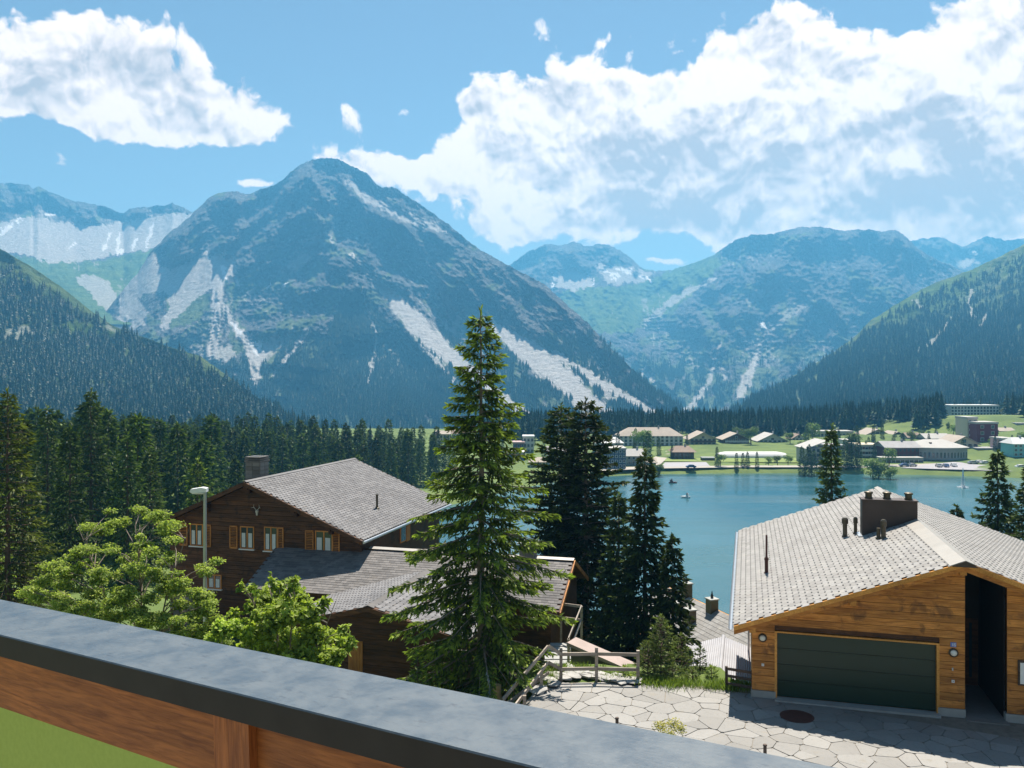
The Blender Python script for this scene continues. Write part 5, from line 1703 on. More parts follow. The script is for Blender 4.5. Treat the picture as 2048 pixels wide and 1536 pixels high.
# roof
yb = CLEN
mb = MB()
mb.slab([(lx_, OV, lz - .03), (ax, OV, az_ - .03), (ax, yb, az_ - .03), (lx_, yb, lz - .03)], .14)
mb.slab([(ax, OV, az_ - .03), (rx_, OV, rz_ - .03), (rx_, yb, rz_ - .03), (ax, yb, az_ - .03)], .14)
croof = mb.build('roof', M_DARKWOOD, chalet)
for xe, ze in ((lx_, lz), (rx_, rz_)):
    mb = MB()
    mb.prism([(xe, ze - .02), (ax, az_ - .02), (ax, az_ - .24), (xe, ze - .24)], 'y', OV - .05, OV - .005)
    mb.build('barge_board', M_DARKWOOD, croof)
for x in (.1, 2.4, ax, 7.6, 9.6, CWID - .1):
    for lvl in range(2):
        mb = MB()
        zz = cun(x) - .02 - lvl * .2
        mb.box2((x - .11, OV + .10 + lvl * .22, zz - .2), (x + .11, .05, zz))
        mb.build('purlin_end', M_DARKWOOD2, croof)
cN = CI @ Vector((0, 0, EYE))
shingle_roof(croof, [((lx_, OV, lz), (0, 1, 0), (ax - lx_, 0, az_ - lz), yb - OV, math.hypot(ax - lx_, az_ - lz)), ((rx_, OV, rz_), (0, 1, 0), (ax - rx_, 0, az_ - rz_), yb - OV, math.hypot(ax - rx_, az_ - rz_))], .30, .18, .008, M_SHING_GREY, near=cN)
mb = MB(); mb.slab([(ax - .16, OV, az_ - .02), (ax, OV, az_ + .045), (ax, yb, az_ + .045), (ax - .16, yb, az_ - .02)], .015); mb.slab([(ax, OV, az_ + .045), (ax + .16, OV, az_ - .02), (ax + .16, yb, az_ - .02), (ax, yb, az_ + .045)], .015)
mb.build('ridge_cap', M_SHING_GREY, croof)
mb = MB(); mb.tube((rx_ + .06, OV, rz_ - .10), (rx_ + .06, yb, rz_ - .10), .075, n=10); mb.build('gutter', M_METAL, croof)
nR = Vector((az_ - rz_, 0, rx_ - ax)).normalized()
q = hit(754, 1017, nR, nR.dot(Vector((ax, 0, az_))), CI)
mb = MB(); mb.lathe([(.16, -.05), (.14, .04), (.065, .07), (.065, .72), (.085, .74), (.085, .8)], q, 10); mb.build('vent_pipe', M_BRASS, croof)
# stone chimney
mb = MB(); mb.box2((3.55, 1.6, az_ - 1.6), (4.42, 2.45, az_ + .75))
cch = mb.build('chimney', M_MORTAR, croof)
for r_ in range(7):
    for k in range(2):
        for side in range(2):
            mb = MB()
            zz = az_ - .75 + r_ * .215
            if side == 0: mb.box2((3.56 + k * .43, 1.57, zz), (3.56 + k * .43 + .41, 1.6, zz + .19))
            else: mb.box2((4.42, 1.61 + k * .42, zz), (4.45, 1.61 + k * .42 + .40, zz + .19))
            mb.build('chimney_stone', M_WALLSTONE, cch)
for k in range(3):
    mb = MB(); mb.box2((3.5 + .02 * k, 1.55, az_ + .75 + k * .11), (4.48 - .02 * k, 2.5, az_ + .75 + k * .11 + .07)); mb.build('chimney_cap', M_WALLSTONE, cch)
mb = MB(); mb.box2((3.7, 1.75, az_ + .9), (4.27, 2.3, az_ + 1.05)); mb.build('flue', M_HOOK, cch)
# wing with the roof falling towards the terrace
wing = thing('chalet_wing', 'low brown wing of the chalet with long shingled roof reaching behind the spruce', 'annex', CO, RZ)
WT, WB = 31.35 - 26.6, 29.75 - 26.6
x0, x1 = fac(551, 1107)[0], fac(1148, 1114, .3)[0]
mb = MB()
mb.box2((CWID + .02, -2.4, -2.5), (x1 - .5, -2.2, WB + .25)); mb.box2((x1 - .7, -2.2, -2.5), (x1 - .5, 3.4, WB + .25)); mb.prism([(-2.2, WB + .25), (3.4, WB + .25), (.4, WT - .2)], 'x', x1 - .7, x1 - .5)
mb.box2((x0 + .3, -2.4, -2.5), (CWID + .02, -2.2, WB + .2)); mb.box2((CWID + .02, 3.3, -2.5), (x1 - .5, 3.5, WB + .25))
mb.build('wall', M_DARKWOOD, wing)
mb = MB()
mb.slab([(x0, -2.9, WB), (x1, -2.9, WB), (x1, .4, WT), (x0, .0, WT - .2)], .12)
mb.slab([(CWID + .02, .4, WT), (x1, .4, WT), (x1, 3.9, WB), (CWID + .02, 3.9, WB)], .12)
wroof = mb.build('roof', M_DARKWOOD, wing)
shingle_roof(wroof, [((x0, -2.92, WB + .01), (1, 0, 0), (0, 3.3, WT - WB), x1 - x0, math.hypot(3.3, WT - WB) - .1), ((CWID, 3.92, WB + .01), (1, 0, 0), (0, -3.5, WT - WB), x1 - CWID, math.hypot(3.5, WT - WB) - .1)], .30, .17, .010, M_SHING_BROWN, hooks=False, near=cN)
mb = MB(); mb.slab([(CWID + .3, .18, WT + .0), (x1, .18, WT), (x1, .42, WT + .07), (CWID + .3, .42, WT + .07)], .02); mb.slab([(CWID + .3, .42, WT + .07), (x1, .42, WT + .07), (x1, .66, WT), (CWID + .3, .66, WT)], .02); mb.build('ridge_cap', M_PALEMETAL, wroof)
for y, zz in ((-2.9, WB), (3.9, WB)):
    mb = MB(); mb.prism([(y, zz - .03), (.4, WT - .03), (.4, WT - .22), (y, zz - .22)], 'x', x1 + .005, x1 + .05); mb.build('barge_board', M_LARCH, wroof)
mb = MB(); mb.box2((x1 - 2.6, .1, WT - .1), (x1 - 1.9, .75, WT + .65)); wch = mb.build('chimney', M_WALLSTONE, wroof)
mb = MB(); mb.box2((x1 - 2.7, .0, WT + .65), (x1 - 1.8, .85, WT + .72)); mb.build('chimney_cap', M_CONC, wch)
# shed with its own gable
SZ = 30.8
sp = W(736, 1213, 34.0)
SO = Vector((sp.x, sp.y, 26.4))
shed = thing('timber_shed', 'small dark timber shed with shallow shingled gable below the chalet', 'shed', SO, RZ)
R_ = SZ - 26.4
hw, drop, ln = 4.2, 1.05, 6.6
mb = MB(); mb.prism([(-hw + .5, -1), (hw - .5, -1), (hw - .5, R_ - drop + .0), (0, R_ - .16), (-hw + .5, R_ - drop)], 'y', .45, .6); sw_ = mb.build('wall', M_DARKWOOD2, shed)
z = -.6
while z < R_ - .3:
    half = min(hw - .5, (R_ - .16 - z - .2) / (drop / hw))
    mb = MB(); mb.box2((-half, .42, z), (half, .448, z + .20)); mb.build('plank', M_DARKWOOD2, sw_)
    z += .21
mb = MB(); mb.box2((-hw + .5, .6, -1), (-hw + .65, ln, R_ - drop)); mb.box2((hw - .65, .6, -1), (hw - .5, ln, R_ - drop)); mb.build('side_wall', M_DARKWOOD2, shed)
mb = MB()
mb.slab([(-hw, 0, R_ - drop), (0, 0, R_), (0, ln, R_), (-hw, ln, R_ - drop)], .13); mb.slab([(0, 0, R_), (hw, 0, R_ - drop), (hw, ln, R_ - drop), (0, ln, R_)], .13)
sroof = mb.build('roof', M_DARKWOOD, shed)
sN = frame_M(SO).inverted() @ Vector((0, 0, EYE))
shingle_roof(sroof, [((-hw, 0, R_ - drop + .01), (0, 1, 0), (hw, 0, drop), ln, math.hypot(hw, drop)), ((hw, 0, R_ - drop + .01), (0, 1, 0), (-hw, 0, drop), ln, math.hypot(hw, drop))], .36, .24, .009, M_SHING_GREY, near=sN)
mb = MB(); mb.slab([(-.2, -.02, R_ - .02), (0, -.02, R_ + .05), (0, ln, R_ + .05), (-.2, ln, R_ - .02)], .015); mb.slab([(0, -.02, R_ + .05), (.2, -.02, R_ - .02), (.2, ln, R_ - .02), (0, ln, R_ + .05)], .015); mb.build('ridge_cap', M_SHING_BROWN, sroof)
for s in (-1, 1):
    mb = MB(); mb.prism([(s * hw, R_ - drop - .02), (0, R_ - .02), (0, R_ - .2), (s * hw, R_ - drop - .2)], 'y', -.04, -.003); mb.build('barge_board', M_DARKWOOD, sroof)
mb = MB()
sdI = frame_M(SO).inverted()
qa, qb = hit(697, 1280, (0, 1, 0), .42, sdI), hit(726, 1330, (0, 1, 0), .42, sdI)
for k in range(5):
    x = qa.x + (qb.x - qa.x) * k / 5
    mb.box2((x + .005, .385, qb.z - .6), (x + (qb.x - qa.x) / 5 - .005, .415, qa.z))
mb.build('plank_door', M_SHUTTER, shed)
# street lamp
lp = W(410, 1215, 31.0)
lg = gz1(lp.x, lp.y)
lamp = thing('street_lamp', 'tall grey street lamp with flat head in front of the brown chalet', 'street lamp', (lp.x, lp.y, lg))
top = EYE - (982 - CY) / F * 31.0 - lg
mb = MB(); mb.lathe([(.12, -.3), (.12, .8), (.085, .9), (.055, top)], (0, 0, 0), 12); mb.build('pole', M_METAL, lamp)
mb = MB(); mb.prism([(-.52, .03), (-.48, .13), (-.1, .19), (.08, .16), (.08, .02), (-.45, -.02)], 'y', -.13, .13); o = mb.build('lamp_head', M_WHITE, lamp); o.location = (0, 0, top - .05)
mb = MB(); mb.box2((-.44, -.10, -.05), (-.02, .10, -.015)); o2 = mb.build('lamp_glass', M_LAMPGLASS, o)
# ---------------------------------------------------------------- balcony parapet in front of the viewer
M_CAP, t, b = new_mat('painted_parapet_cap')
P = objco(t)
n1, n2, n3 = t.noise(P, 9.0, 8, 0.68, 0.2), t.noise(objco(t, (3, 9, 9)), 6.0, 6, 0.7), t.noise(P, 90.0, 4, 0.7)
c = t.mix(t.ramp(n1, 0.35, 0.62), (0.045, 0.067, 0.09), (0.078, 0.10, 0.118))
c = t.mix(t.math('MULTIPLY', t.ramp(n2, 0.56, 0.70), 0.75), c, (0.022, 0.036, 0.055))
c = t.mix(t.math('MULTIPLY', t.ramp(n3, 0.62, 0.8), 0.35), c, (0.17, 0.185, 0.195))
t.l.new(c, b.inputs['Base Color'])
t.l.new(t.ramp(n1, 0.3, 0.7, False, 0.38, 0.6), b.inputs['Roughness'])
b.inputs['Specular IOR Level'].default_value = 0.45
bump(t, b, t.math('ADD', n3, t.math('MULTIPLY', n2, 2.0)), 0.25, 0.002)
M_EDGE = plain('dark_edge', (0.028, 0.022, 0.018), 0.6, 0.3, 8.0)  # near-black brown for the cap's faces below its top skin
M_BEAM = wood('parapet_beam', (0.20, 0.052, 0.012), (0.55, 0.18, 0.042), 0, 3.5, 0.5)
M_BEAMZ = wood('parapet_post', (0.20, 0.052, 0.013), (0.50, 0.16, 0.04), 2, 3.5, 0.5)
M_PANEL, t, b = new_mat('green_panel')
c = t.mix(t.ramp(t.noise(objco(t), 60.0, 4, .6), .3, .7), (0.36, 0.42, 0.19), (0.40, 0.46, 0.21))
t.l.new(c, b.inputs['Base Color'])
b.inputs['Roughness'].default_value = 0.55
tr = t.node('ShaderNodeBsdfTranslucent')
t.l.new(c, tr.inputs[0])
mx = t.node('ShaderNodeMixShader')
mx.inputs[0].default_value = 0.8
t.l.new(b.outputs[0], mx.inputs[1]); t.l.new(tr.outputs[0], mx.inputs[2])
t.l.new(mx.outputs[0], t.n['Material Output'].inputs[0])
A0 = Vector((0, 1.37, EYE - .6202))
Dx = -Vector((-.8335, .5513, -.0438)).normalized()
Dy = Vector((.552, .834, 0)).normalized()
Dz = Dx.cross(Dy).normalized()
PM = Matrix.Translation(A0) @ Matrix((Dx, Dy, Dz)).transposed().to_4x4()
par = thing('balcony_parapet', 'balcony parapet with broad blue grey cap, brown beam and green panels', 'parapet')
par.matrix_world = PM
XA, XB = -4.2, 2.2
mb = MB()
mb.box2((XA, 0.0, -.058), (XB, .222, -.003), 1)
mb.mesh_part([(XA, .002, 0), (XB, .002, 0), (XB, .220, 0), (XA, .220, 0), (XA, 0, -.003), (XB, 0, -.003), (XB, .222, -.003), (XA, .222, -.003)], [(0, 1, 2, 3), (4, 5, 1, 0), (2, 6, 7, 3)], 0)
mb.build('cap', [M_CAP, M_EDGE], par)
PI_ = PM.inverted()
def pxl(px, py, yl):
    return hit(px, py, (0, 1, 0), yl, PI_).x
post_x = (pxl(436, 1500, .03), pxl(506, 1500, .03))
pitch = 1.7
posts = [(post_x[0] + k * pitch, post_x[1] + k * pitch) for k in (-2, -1, 0, 1, 2)]
zb = hit(100, 1414 + .3188 * 100, (0, 1, 0), .045, PI_).z
for a, b2 in posts:
    mb = MB(); mb.box2((a, .02, -1.05), (b2, .10, -.0585)); mb.build('post', M_BEAMZ, par)
edges = [XA] + [v for ab in posts for v in ab] + [XB]
for k in range(0, len(edges), 2):
    mb = MB(); mb.box2((edges[k] + .001, .04, zb), (edges[k + 1] - .001, .095, -.059)); mb.build('beam', M_BEAM, par)
    mb = MB(); mb.box2((edges[k] - .034, .150, -.98), (edges[k + 1] + .034, .158, zb + .05)); mb.build('panel', M_PANEL, par)
    mb = MB(); mb.box2((edges[k] + .001, .04, -1.05), (edges[k + 1] - .001, .095, -.981)); mb.build('bottom_rail', M_BEAM, par)
mb = MB()
mb.mesh_part([tuple(PM @ Vector(p)) for p in ((XA, -2.4, -1.05), (XB, -2.4, -1.05), (XB, .2, -1.05), (XA, .2, -1.05), (XA, -2.4, -1.25), (XB, -2.4, -1.25), (XB, .2, -1.25), (XA, .2, -1.25))], [(0, 1, 2, 3), (7, 6, 5, 4), (0, 4, 5, 1), (1, 5, 6, 2), (2, 6, 7, 3), (3, 7, 4, 0)])
tag(mb.build('balcony_floor', M_CONC), kind='structure')

# ---------------------------------------------------------------- fences, steps, firewood, shrubs
def bar(mb, a, b2, w, h):
    a, b2 = Vector(a), Vector(b2)
    d = (b2 - a)
    L = d.length
    d.normalize()
    s = d.cross(Vector((0, 0, 1))).normalized()
    u = s.cross(d)
    R = Matrix((d, s, u)).transposed().to_4x4()
    mb.box((L / 2, 0, 0), (L, w, h), 0, Matrix.Translation(a) @ R)
def fence(name, label, posts, rails, mat, pw=.10, rw=.05, rh=.11):
    """posts: (point at base, height); rails: list of polylines of points"""
    base = Vector(posts[0][0])
    root = thing(name, label, 'fence', base)
    for p, h in posts:
        q = Vector(p) - base
        mb = MB(); mb.box2((q.x - pw / 2, q.y - pw / 2, q.z - .4), (q.x + pw / 2, q.y + pw / 2, q.z + h)); mb.build('post', mat, root)
    for a, b2 in rails:
        mb = MB(); bar(mb, Vector(a) - base, Vector(b2) - base, rw, rh); mb.build('rail', mat, root)
    return root
f1 = [W(1098, 1362, 28.3), W(1122, 1354, 28.75), W(1193, 1366, 28.8), W(1276, 1372, 28.7)]
for q in f1: q.z = TZ
r = []
for k in (1, 2):
    for top in (.93, .43):
        r.append((f1[k] + Vector((0, -.08, top)), f1[k + 1] + Vector((0, -.08, top))))
c0 = W(1097, 1292, 28.5)
r.append((c0, f1[1] + Vector((0, -.08, .93)))); r.append((W(1097, 1325, 28.5), f1[1] + Vector((0, -.08, .43))))
fence('wooden_fence', 'weathered two rail wooden fence along the rear rim of the paving', [(f1[1], 1.1), (f1[2], 1.12), (f1[3], 1.05)], r, M_GREYWOOD)
g1 = [W(1083, 1350, 28.0), W(1049, 1412, 26.2)]
fence('stair_railing', 'weathered wooden handrail sloping down beside the paving towards the shed', [(Vector((g1[0].x, g1[0].y, TZ - .1)), .75), (Vector((g1[1].x, g1[1].y, TZ - .15)), .62)],
      [(c0 + Vector((-.02, -.05, 0)), W(1005, 1400, 26.6)), (W(1095, 1326, 28.45), W(1030, 1412, 26.0)), (W(1097, 1345, 28.6), W(985, 1430, 26.4))], M_GREYWOOD)
h0 = [W(1122, 1208, 38.0), W(1163, 1213, 37.0), W(1137, 1278, 33.5), W(1131, 1345, 32.5)]
fence('step_handrail', 'pale wooden handrail of the steps leading down to the wing', [(h0[0] - Vector((0, 0, 1.6)), 1.6), (h0[1] - Vector((0, 0, 1.6)), 1.6), (h0[2] - Vector((0, 0, 1.6)), 1.6)],
      [(h0[0], h0[1]), (h0[1], h0[2]), (h0[0] - Vector((0, 0, .6)), h0[1] - Vector((0, 0, .6))), (h0[1] - Vector((0, 0, .6)), h0[2] - Vector((0, 0, .6)))], M_GREYWOOD)
# steps below that handrail
st = thing('garden_steps', 'pale concrete garden steps going down between handrails', 'steps', (h0[2].x, h0[2].y, h0[2].z - 1.7))
for k in range(9):
    f = k / 8
    q = h0[2].lerp(h0[1], f) - Vector((h0[2].x, h0[2].y, h0[2].z - 1.7))
    mb = MB(); mb.box2((q.x - 1.35, q.y - .2, q.z - 2.4), (q.x - .05, q.y + .22, q.z - 1.65)); mb.build('step', M_CONC, st)
# retaining wall with a sloping coping
wl = thing('retaining_wall', 'low stone retaining wall with pinkish sloping coping behind the fence', 'wall', (3.0, 31.0, 27.0))
qa, qb = W(1143, 1285, 31.5) - Vector((3, 31, 27)), W(1275, 1343, 30.2) - Vector((3, 31, 27))
mb = MB()
mb.mesh_part([(qa.x, qa.y, -3), (qb.x, qb.y, -3), (qb.x, qb.y, qb.z - .1), (qa.x, qa.y, qa.z - .1), (qa.x, qa.y + .4, -3), (qb.x, qb.y + .4, -3), (qb.x, qb.y + .4, qb.z - .1), (qa.x, qa.y + .4, qa.z - .1)], [(0, 1, 2, 3), (5, 4, 7, 6), (1, 5, 6, 2), (4, 0, 3, 7), (3, 2, 6, 7)])
mb.build('wall_body', M_WALLSTONE, wl)
M_PINKSTONE = plain('pink_coping', (0.36, 0.29, 0.26), 0.9, 0.15, 2.0)
mb = MB(); bar(mb, qa + Vector((0, .15, 0)), qb + Vector((0, .15, 0)), .75, .12); mb.build('coping', M_PINKSTONE, wl)
# dark fence beside the garage
p0, p1 = W(1453, 1383, 28.1), W(1504, 1389, 27.7)
p0.z = p1.z = TZ - .02
fence('garden_fence', 'dark three rail fence between the grass and the garage corner', [(p0, .74), (p1 + Vector((.05, .1, 0)), .7)], [(p0 + Vector((0, -.05, k)), p1 + Vector((0, -.05, k))) for k in (.68, .45, .20)], M_FENCEDARK, .08, .04, .085)
# firewood stack by the spruce
fw = thing('firewood_stack', 'stack of split firewood logs at the foot of the tall spruce', 'firewood', W(1015, 1398, 29.5))
rs = random.Random(4)
lm = MB(); lm.tube((0, -.25, 0), (0, .25, 0), .085, .08, 7)
lme = lm.mesh('log', M_LOG)
for r_ in range(6):
    for k in range(8 - r_ // 2):
        obj('log', lme, fw, loc=(-.55 + k * .17 + (.08 if r_ % 2 else 0) + rs.uniform(-.01, .01), rs.uniform(-.05, .05), .05 + r_ * .15), rot=(0, rs.uniform(0, 6), rs.uniform(-.06, .06)))
q = W(975, 1398, 28.6)
mb = MB()
mb.lathe([(.10, 0), (.13, .2), (.11, .6), (.05, .85), (.03, .95)], (0, 0, 0), 10)
o = mb.build('covered_parasol', M_PALEBLUE); o.location = q
tag(o, 'folded pale blue parasol cover leaning beside the spruce trunk', 'parasol')
q = W(994, 1400, 28.2)
mb = MB(); mb.lathe([(.16, -.1), (.14, .3), (.14, .5), (.02, .51)], (0, 0, 0), 12); o = mb.build('chopping_block', M_LOG); o.location = q
tag(o, 'upright wooden chopping block beside the firewood stack', 'chopping block')
# shrubs behind the terrace
def bush(px, top, d, rb, z0, seed, label, nm='conifer_bush', mat=None, up=True):
    x = (px - CX) / F * d
    h = EYE - (top - CY) / F * d - z0
    spruce_tree(nm, (x, d, z0), h, lambda f: rb * float(np.interp(f, [0, .25, .6, .9, 1], [.7, 1, .75, .35, .05])), seed, label, mat or M_NEEDLE_BUSH, 'bush', dens=1.4, whorl=.16, nb=6, bare=.02, tw=.3, sl=.17, sw=.017, droop=-.55, sub=3, hang=-.2, r=.03)
bush(1322, 1232, 29.6, .62, TZ - .2, 301, 'tall feathery light green conifer bush in the bed behind the paving')
bush(1296, 1285, 29.3, .5, TZ - .1, 302, 'round light green conifer bush next to the tall feathery one')
bush(1362, 1270, 30.2, .5, TZ - .3, 303, 'slim light green conifer bush in front of the pale roofs')
bush(1400, 1296, 30.0, .22, TZ - .2, 304, 'narrow dark columnar conifer before the grey corrugated roof', mat=M_NEEDLE_DARK)
bush(1423, 1335, 29.2, .2, TZ - .1, 305, 'tiny columnar conifer near the dark fence')
bush(1385, 1340, 29.0, .35, TZ - .1, 306, 'low loose conifer bush between the columnar ones')
bush(1345, 1330, 28.9, .45, TZ - .1, 307, 'low spreading conifer bush at the rim of the paving')
bush(1248, 1335, 29.1, .4, TZ - .1, 308, 'low conifer bush by the last fence post')
bush(835, 1308, 27.0, .35, gz1((835 - CX) / F * 27, 27.0), 309, 'young light green spruce shoot before the dark shed wall', 'spruce_sapling', M_NEEDLE_HERO)
# grass tufts
def grass(name, label, pts, n, h, seed):
    rg = np.random.default_rng(seed)
    pts = np.array(pts, float)
    k = rg.integers(0, len(pts), n)
    P = pts[k, :3] + rg.normal(0, 1, (n, 3)) * pts[k, 3:4] * np.array([1, .6, 0])
    D = np.stack([rg.normal(0, .35, n), rg.normal(0, .35, n), np.ones(n)], 1)
    V, Q = sprigs(P, D, h * rg.uniform(.6, 1.4, n), np.full(n, .012), rg, False)
    me = np_mesh(name, V, Q, M_GRASS, False)
    a = me.attributes.new('tip', 'FLOAT', 'POINT'); a.data.foreach_set('value', np.tile([0, .5, 1, .5], n).astype(np.float32))
    return tag(obj(name, me), label, None, None, 'stuff')
M_GRASS = needle_mat('grass_blades', (0.09, 0.15, 0.025), (0.25, 0.34, 0.06), .35)
gp = []
for (px, py, s) in ((1125, 1343, .35), (1150, 1341, .4), (1175, 1343, .3), (1085, 1372, .2), (1100, 1358, .2), (1470, 1375, .4), (1490, 1377, .35), (1330, 1370, .4), (1370, 1372, .4), (1440, 1376, .3), (1230, 1358, .35), (1300, 1366, .3)):
    q = Gz(px, py + 4, TZ + .02); gp.append((q.x, q.y + .3, TZ - .02, s))
grass('grass_tufts', 'short bright grass and weeds along the rear rim of the paving', gp, 5200, .2, 71)
# earth bed behind the paving and grass strip
mb = MB()
mb.prism([(0.4, 28.0), (1.6, 28.7), (5.0, 28.7), (7.4, 28.0), (7.6, 28.5), (7.4, 30.2), (4.0, 30.6), (1.2, 30.4), (.2, 29.2)], 'z', TZ - 1.6, TZ - .03)
tag(mb.build('planting_bed', M_GROUND), kind='structure')
# road and yard glimpsed on the left behind the rowan
def strip(line, width, lift):
    """road surface that follows the ground"""
    pts = []
    for (xa_, ya), (xb_, yb_) in zip(line[:-1], line[1:]):
        for k in range(8):
            pts.append((xa_ + (xb_ - xa_) * k / 8, ya + (yb_ - ya) * k / 8))
    pts.append(line[-1])
    n_ = 5
    mb = MB()
    V, Q = [], []
    for i, (x, y) in enumerate(pts):
        q0, q1 = pts[max(i - 1, 0)], pts[min(i + 1, len(pts) - 1)]
        dx, dy = q1[0] - q0[0], q1[1] - q0[1]
        L = math.hypot(dx, dy)
        for j in range(n_):
            o_ = (j / (n_ - 1) - .5) * width
            xx, yy = x - dy / L * o_, y + dx / L * o_
            V.append((xx, yy, gz1(xx, yy) + lift))
    for i in range(len(pts) - 1):
        for j in range(n_ - 1):
            Q.append((i * n_ + j, i * n_ + j + 1, (i + 1) * n_ + j + 1, (i + 1) * n_ + j))
    mb.mesh_part(V, Q)
    return mb
mb = strip([(-60, 58), (-42, 52), (-30, 48), (-23, 44), (-20.5, 38), (-19, 30), (-18, 20)], 5.0, .12)
tag(mb.build('road', M_ASPH), kind='structure')

# ---------------------------------------------------------------- lower houses by the slope
lo = thing('lower_house', 'white house below the slope with pale tiled roof and four chimneys', 'house', (13.5, 59.5, 17.0), math.atan2(-5.1, 1.8))
# local x runs along the ridge towards the viewer
Mi = (Matrix.Translation(lo.location) @ Matrix.Rotation(lo.rotation_euler.z, 4, 'Z')).inverted()
rz0 = 24.1 - 17.0
xa, xb = -5.5, 10.0
mb = MB()
mb.prism([(-3.3, -8), (3.3, -8), (3.3, rz0 - 2.0), (0, rz0 - .25), (-3.3, rz0 - 2.0)], 'x', xa + .5, xb - .5); mb.build('wall', M_WHITE, lo)
mb = MB()
mb.slab([(xa, -4.0, rz0 - 2.25), (xb, -4.0, rz0 - 2.25), (xb, 0, rz0), (xa, 0, rz0)], .14); mb.slab([(xa, 0, rz0), (xb, 0, rz0), (xb, 4.0, rz0 - 2.25), (xa, 4.0, rz0 - 2.25)], .14)
lr = mb.build('roof', M_LARCH_Y, lo)
shingle_roof(lr, [((xa, -4.0, rz0 - 2.24), (1, 0, 0), (0, 4.0, 2.25), xb - xa, 4.58), ((xa, 4.0, rz0 - 2.24), (1, 0, 0), (0, -4.0, 2.25), xb - xa, 4.58)], .5, .32, .014, M_SHING_PALE, hooks=False, limit=300, near=Mi @ Vector((0, 0, EYE)))
for s in (-1, 1):
    mb = MB(); mb.box2((xa, s * 4.02 - .05, rz0 - 2.45), (xb, s * 4.02 + .05, rz0 - 2.24)); mb.build('eave_board', M_LARCH, lr)
nS = Vector((0, -2.25, 4.0)).normalized()
for px, py, h_ in ((1373, 1192, .9), (1424, 1222, .8), (1357, 1222, .6), (1380, 1246, .9)):
    q = hit(px, py, nS, nS.dot(Vector((0, 0, rz0))), Mi)
    mb = MB(); mb.box2((q.x - .32, q.y - .3, q.z - .3), (q.x + .32, q.y + .3, q.z + h_)); ch = mb.build('chimney', M_BRASS, lr)
    mb = MB(); mb.box2((q.x - .38, q.y - .36, q.z + h_), (q.x + .38, q.y + .36, q.z + h_ + .08)); mb.build('chimney_cap', M_CONC, ch)
    mb = MB(); mb.lathe([(.10, 0), (.10, .2), (.05, .3), (.02, .5)], (q.x, q.y, q.z + h_ + .08), 8); mb.build('chimney_pot', M_HOOK, ch)
cs = W(1440, 1348, 37.7)
CSO = Vector((cs.x, cs.y, 24.0))
car = thing('carport', 'low carport with pale grey corrugated gable roof beyond the conifer bed', 'carport', CSO, RZ)
R_ = cs.z - 24.0
mb = MB()
for s in (-1, 1):
    for k in range(26):
        a, b2 = s * .10 * k, s * .10 * (k + 1)
        for e, f_, dz in ((0, .5, (.0, .03)), (.5, 1, (.03, .0))):
            xa_, xb_ = a + (b2 - a) * e, a + (b2 - a) * f_
            za, zb_ = R_ - abs(xa_) * .33 + dz[0], R_ - abs(xb_) * .33 + dz[1]
            mb.face([(xa_, 0, za), (xb_, 0, zb_), (xb_, 5.6, zb_), (xa_, 5.6, za)])
M_CORR = plain('grey_corrugated', (0.33, 0.33, 0.35), .7, .1, 1.0)
cr = mb.build('roof', M_CORR, car)
mb = MB(); mb.tube((0, -.02, R_ + .02), (0, 5.62, R_ + .02), .09, n=10); mb.build('ridge_cap', M_CORR, cr)
mb = MB(); mb.prism([(-2.3, -3), (2.3, -3), (2.3, R_ - .85), (0, R_ - .12), (-2.3, R_ - .85)], 'y', .3, 5.2); mb.build('wall', M_CONC, car)
# ---------------------------------------------------------------- village across the lake
V_WHITE = plain('village_white', (0.54, 0.54, 0.53), 0.85, 0.06, .2)
V_CREAM = plain('village_cream', (0.52, 0.46, 0.34), 0.85, 0.08, .2)
V_GREY = plain('village_grey', (0.30, 0.31, 0.31), 0.85, 0.08, .2)
V_BROWN = plain('village_brown', (0.11, 0.065, 0.04), 0.85, 0.15, .3)
V_RED = plain('village_red', (0.15, 0.022, 0.028), 0.8, 0.1, .2)
V_DRED = plain('village_dark_red', (0.10, 0.028, 0.026), 0.8, 0.12, .2)
V_BLUE = plain('village_blue_glass', (0.035, 0.065, 0.12), 0.25, 0.15, .2, spec=.6)
V_PINK = plain('village_pink', (0.42, 0.30, 0.29), 0.85, 0.08, .2)
V_TEAL = plain('village_teal', (0.20, 0.48, 0.52), 0.5, 0.08, .2)
V_ROOFT = plain('village_roof_tan', (0.33, 0.28, 0.23), 0.8, 0.15, .25)
V_ROOFP = plain('village_roof_pale', (0.38, 0.365, 0.34), 0.8, 0.1, .25)
V_ROOFG = plain('village_roof_grey', (0.30, 0.29, 0.29), 0.8, 0.15, .25)
V_ROOFB = plain('village_roof_brown', (0.22, 0.16, 0.12), 0.8, 0.15, .25)
def win_mesh(w, h, frame):
    mb = MB()
    f = .12
    mb.box2((-w / 2, -.03, 0), (w / 2, .0, h), 1)
    for a in ((-w / 2 - f, -.10, -f, -w / 2, .0, h + f), (w / 2, -.10, -f, w / 2 + f, .0, h + f), (-w / 2, -.10, h, w / 2, .0, h + f), (-w / 2, -.10, -f, w / 2, .0, 0)):
        mb.box2(a[:3], a[3:], 0)
    return mb.mesh('window', [frame, M_GLASS])
BFOOT = [((1830 - CX) / F * 385, (1940 - CX) / F * 385, 380, 402)]
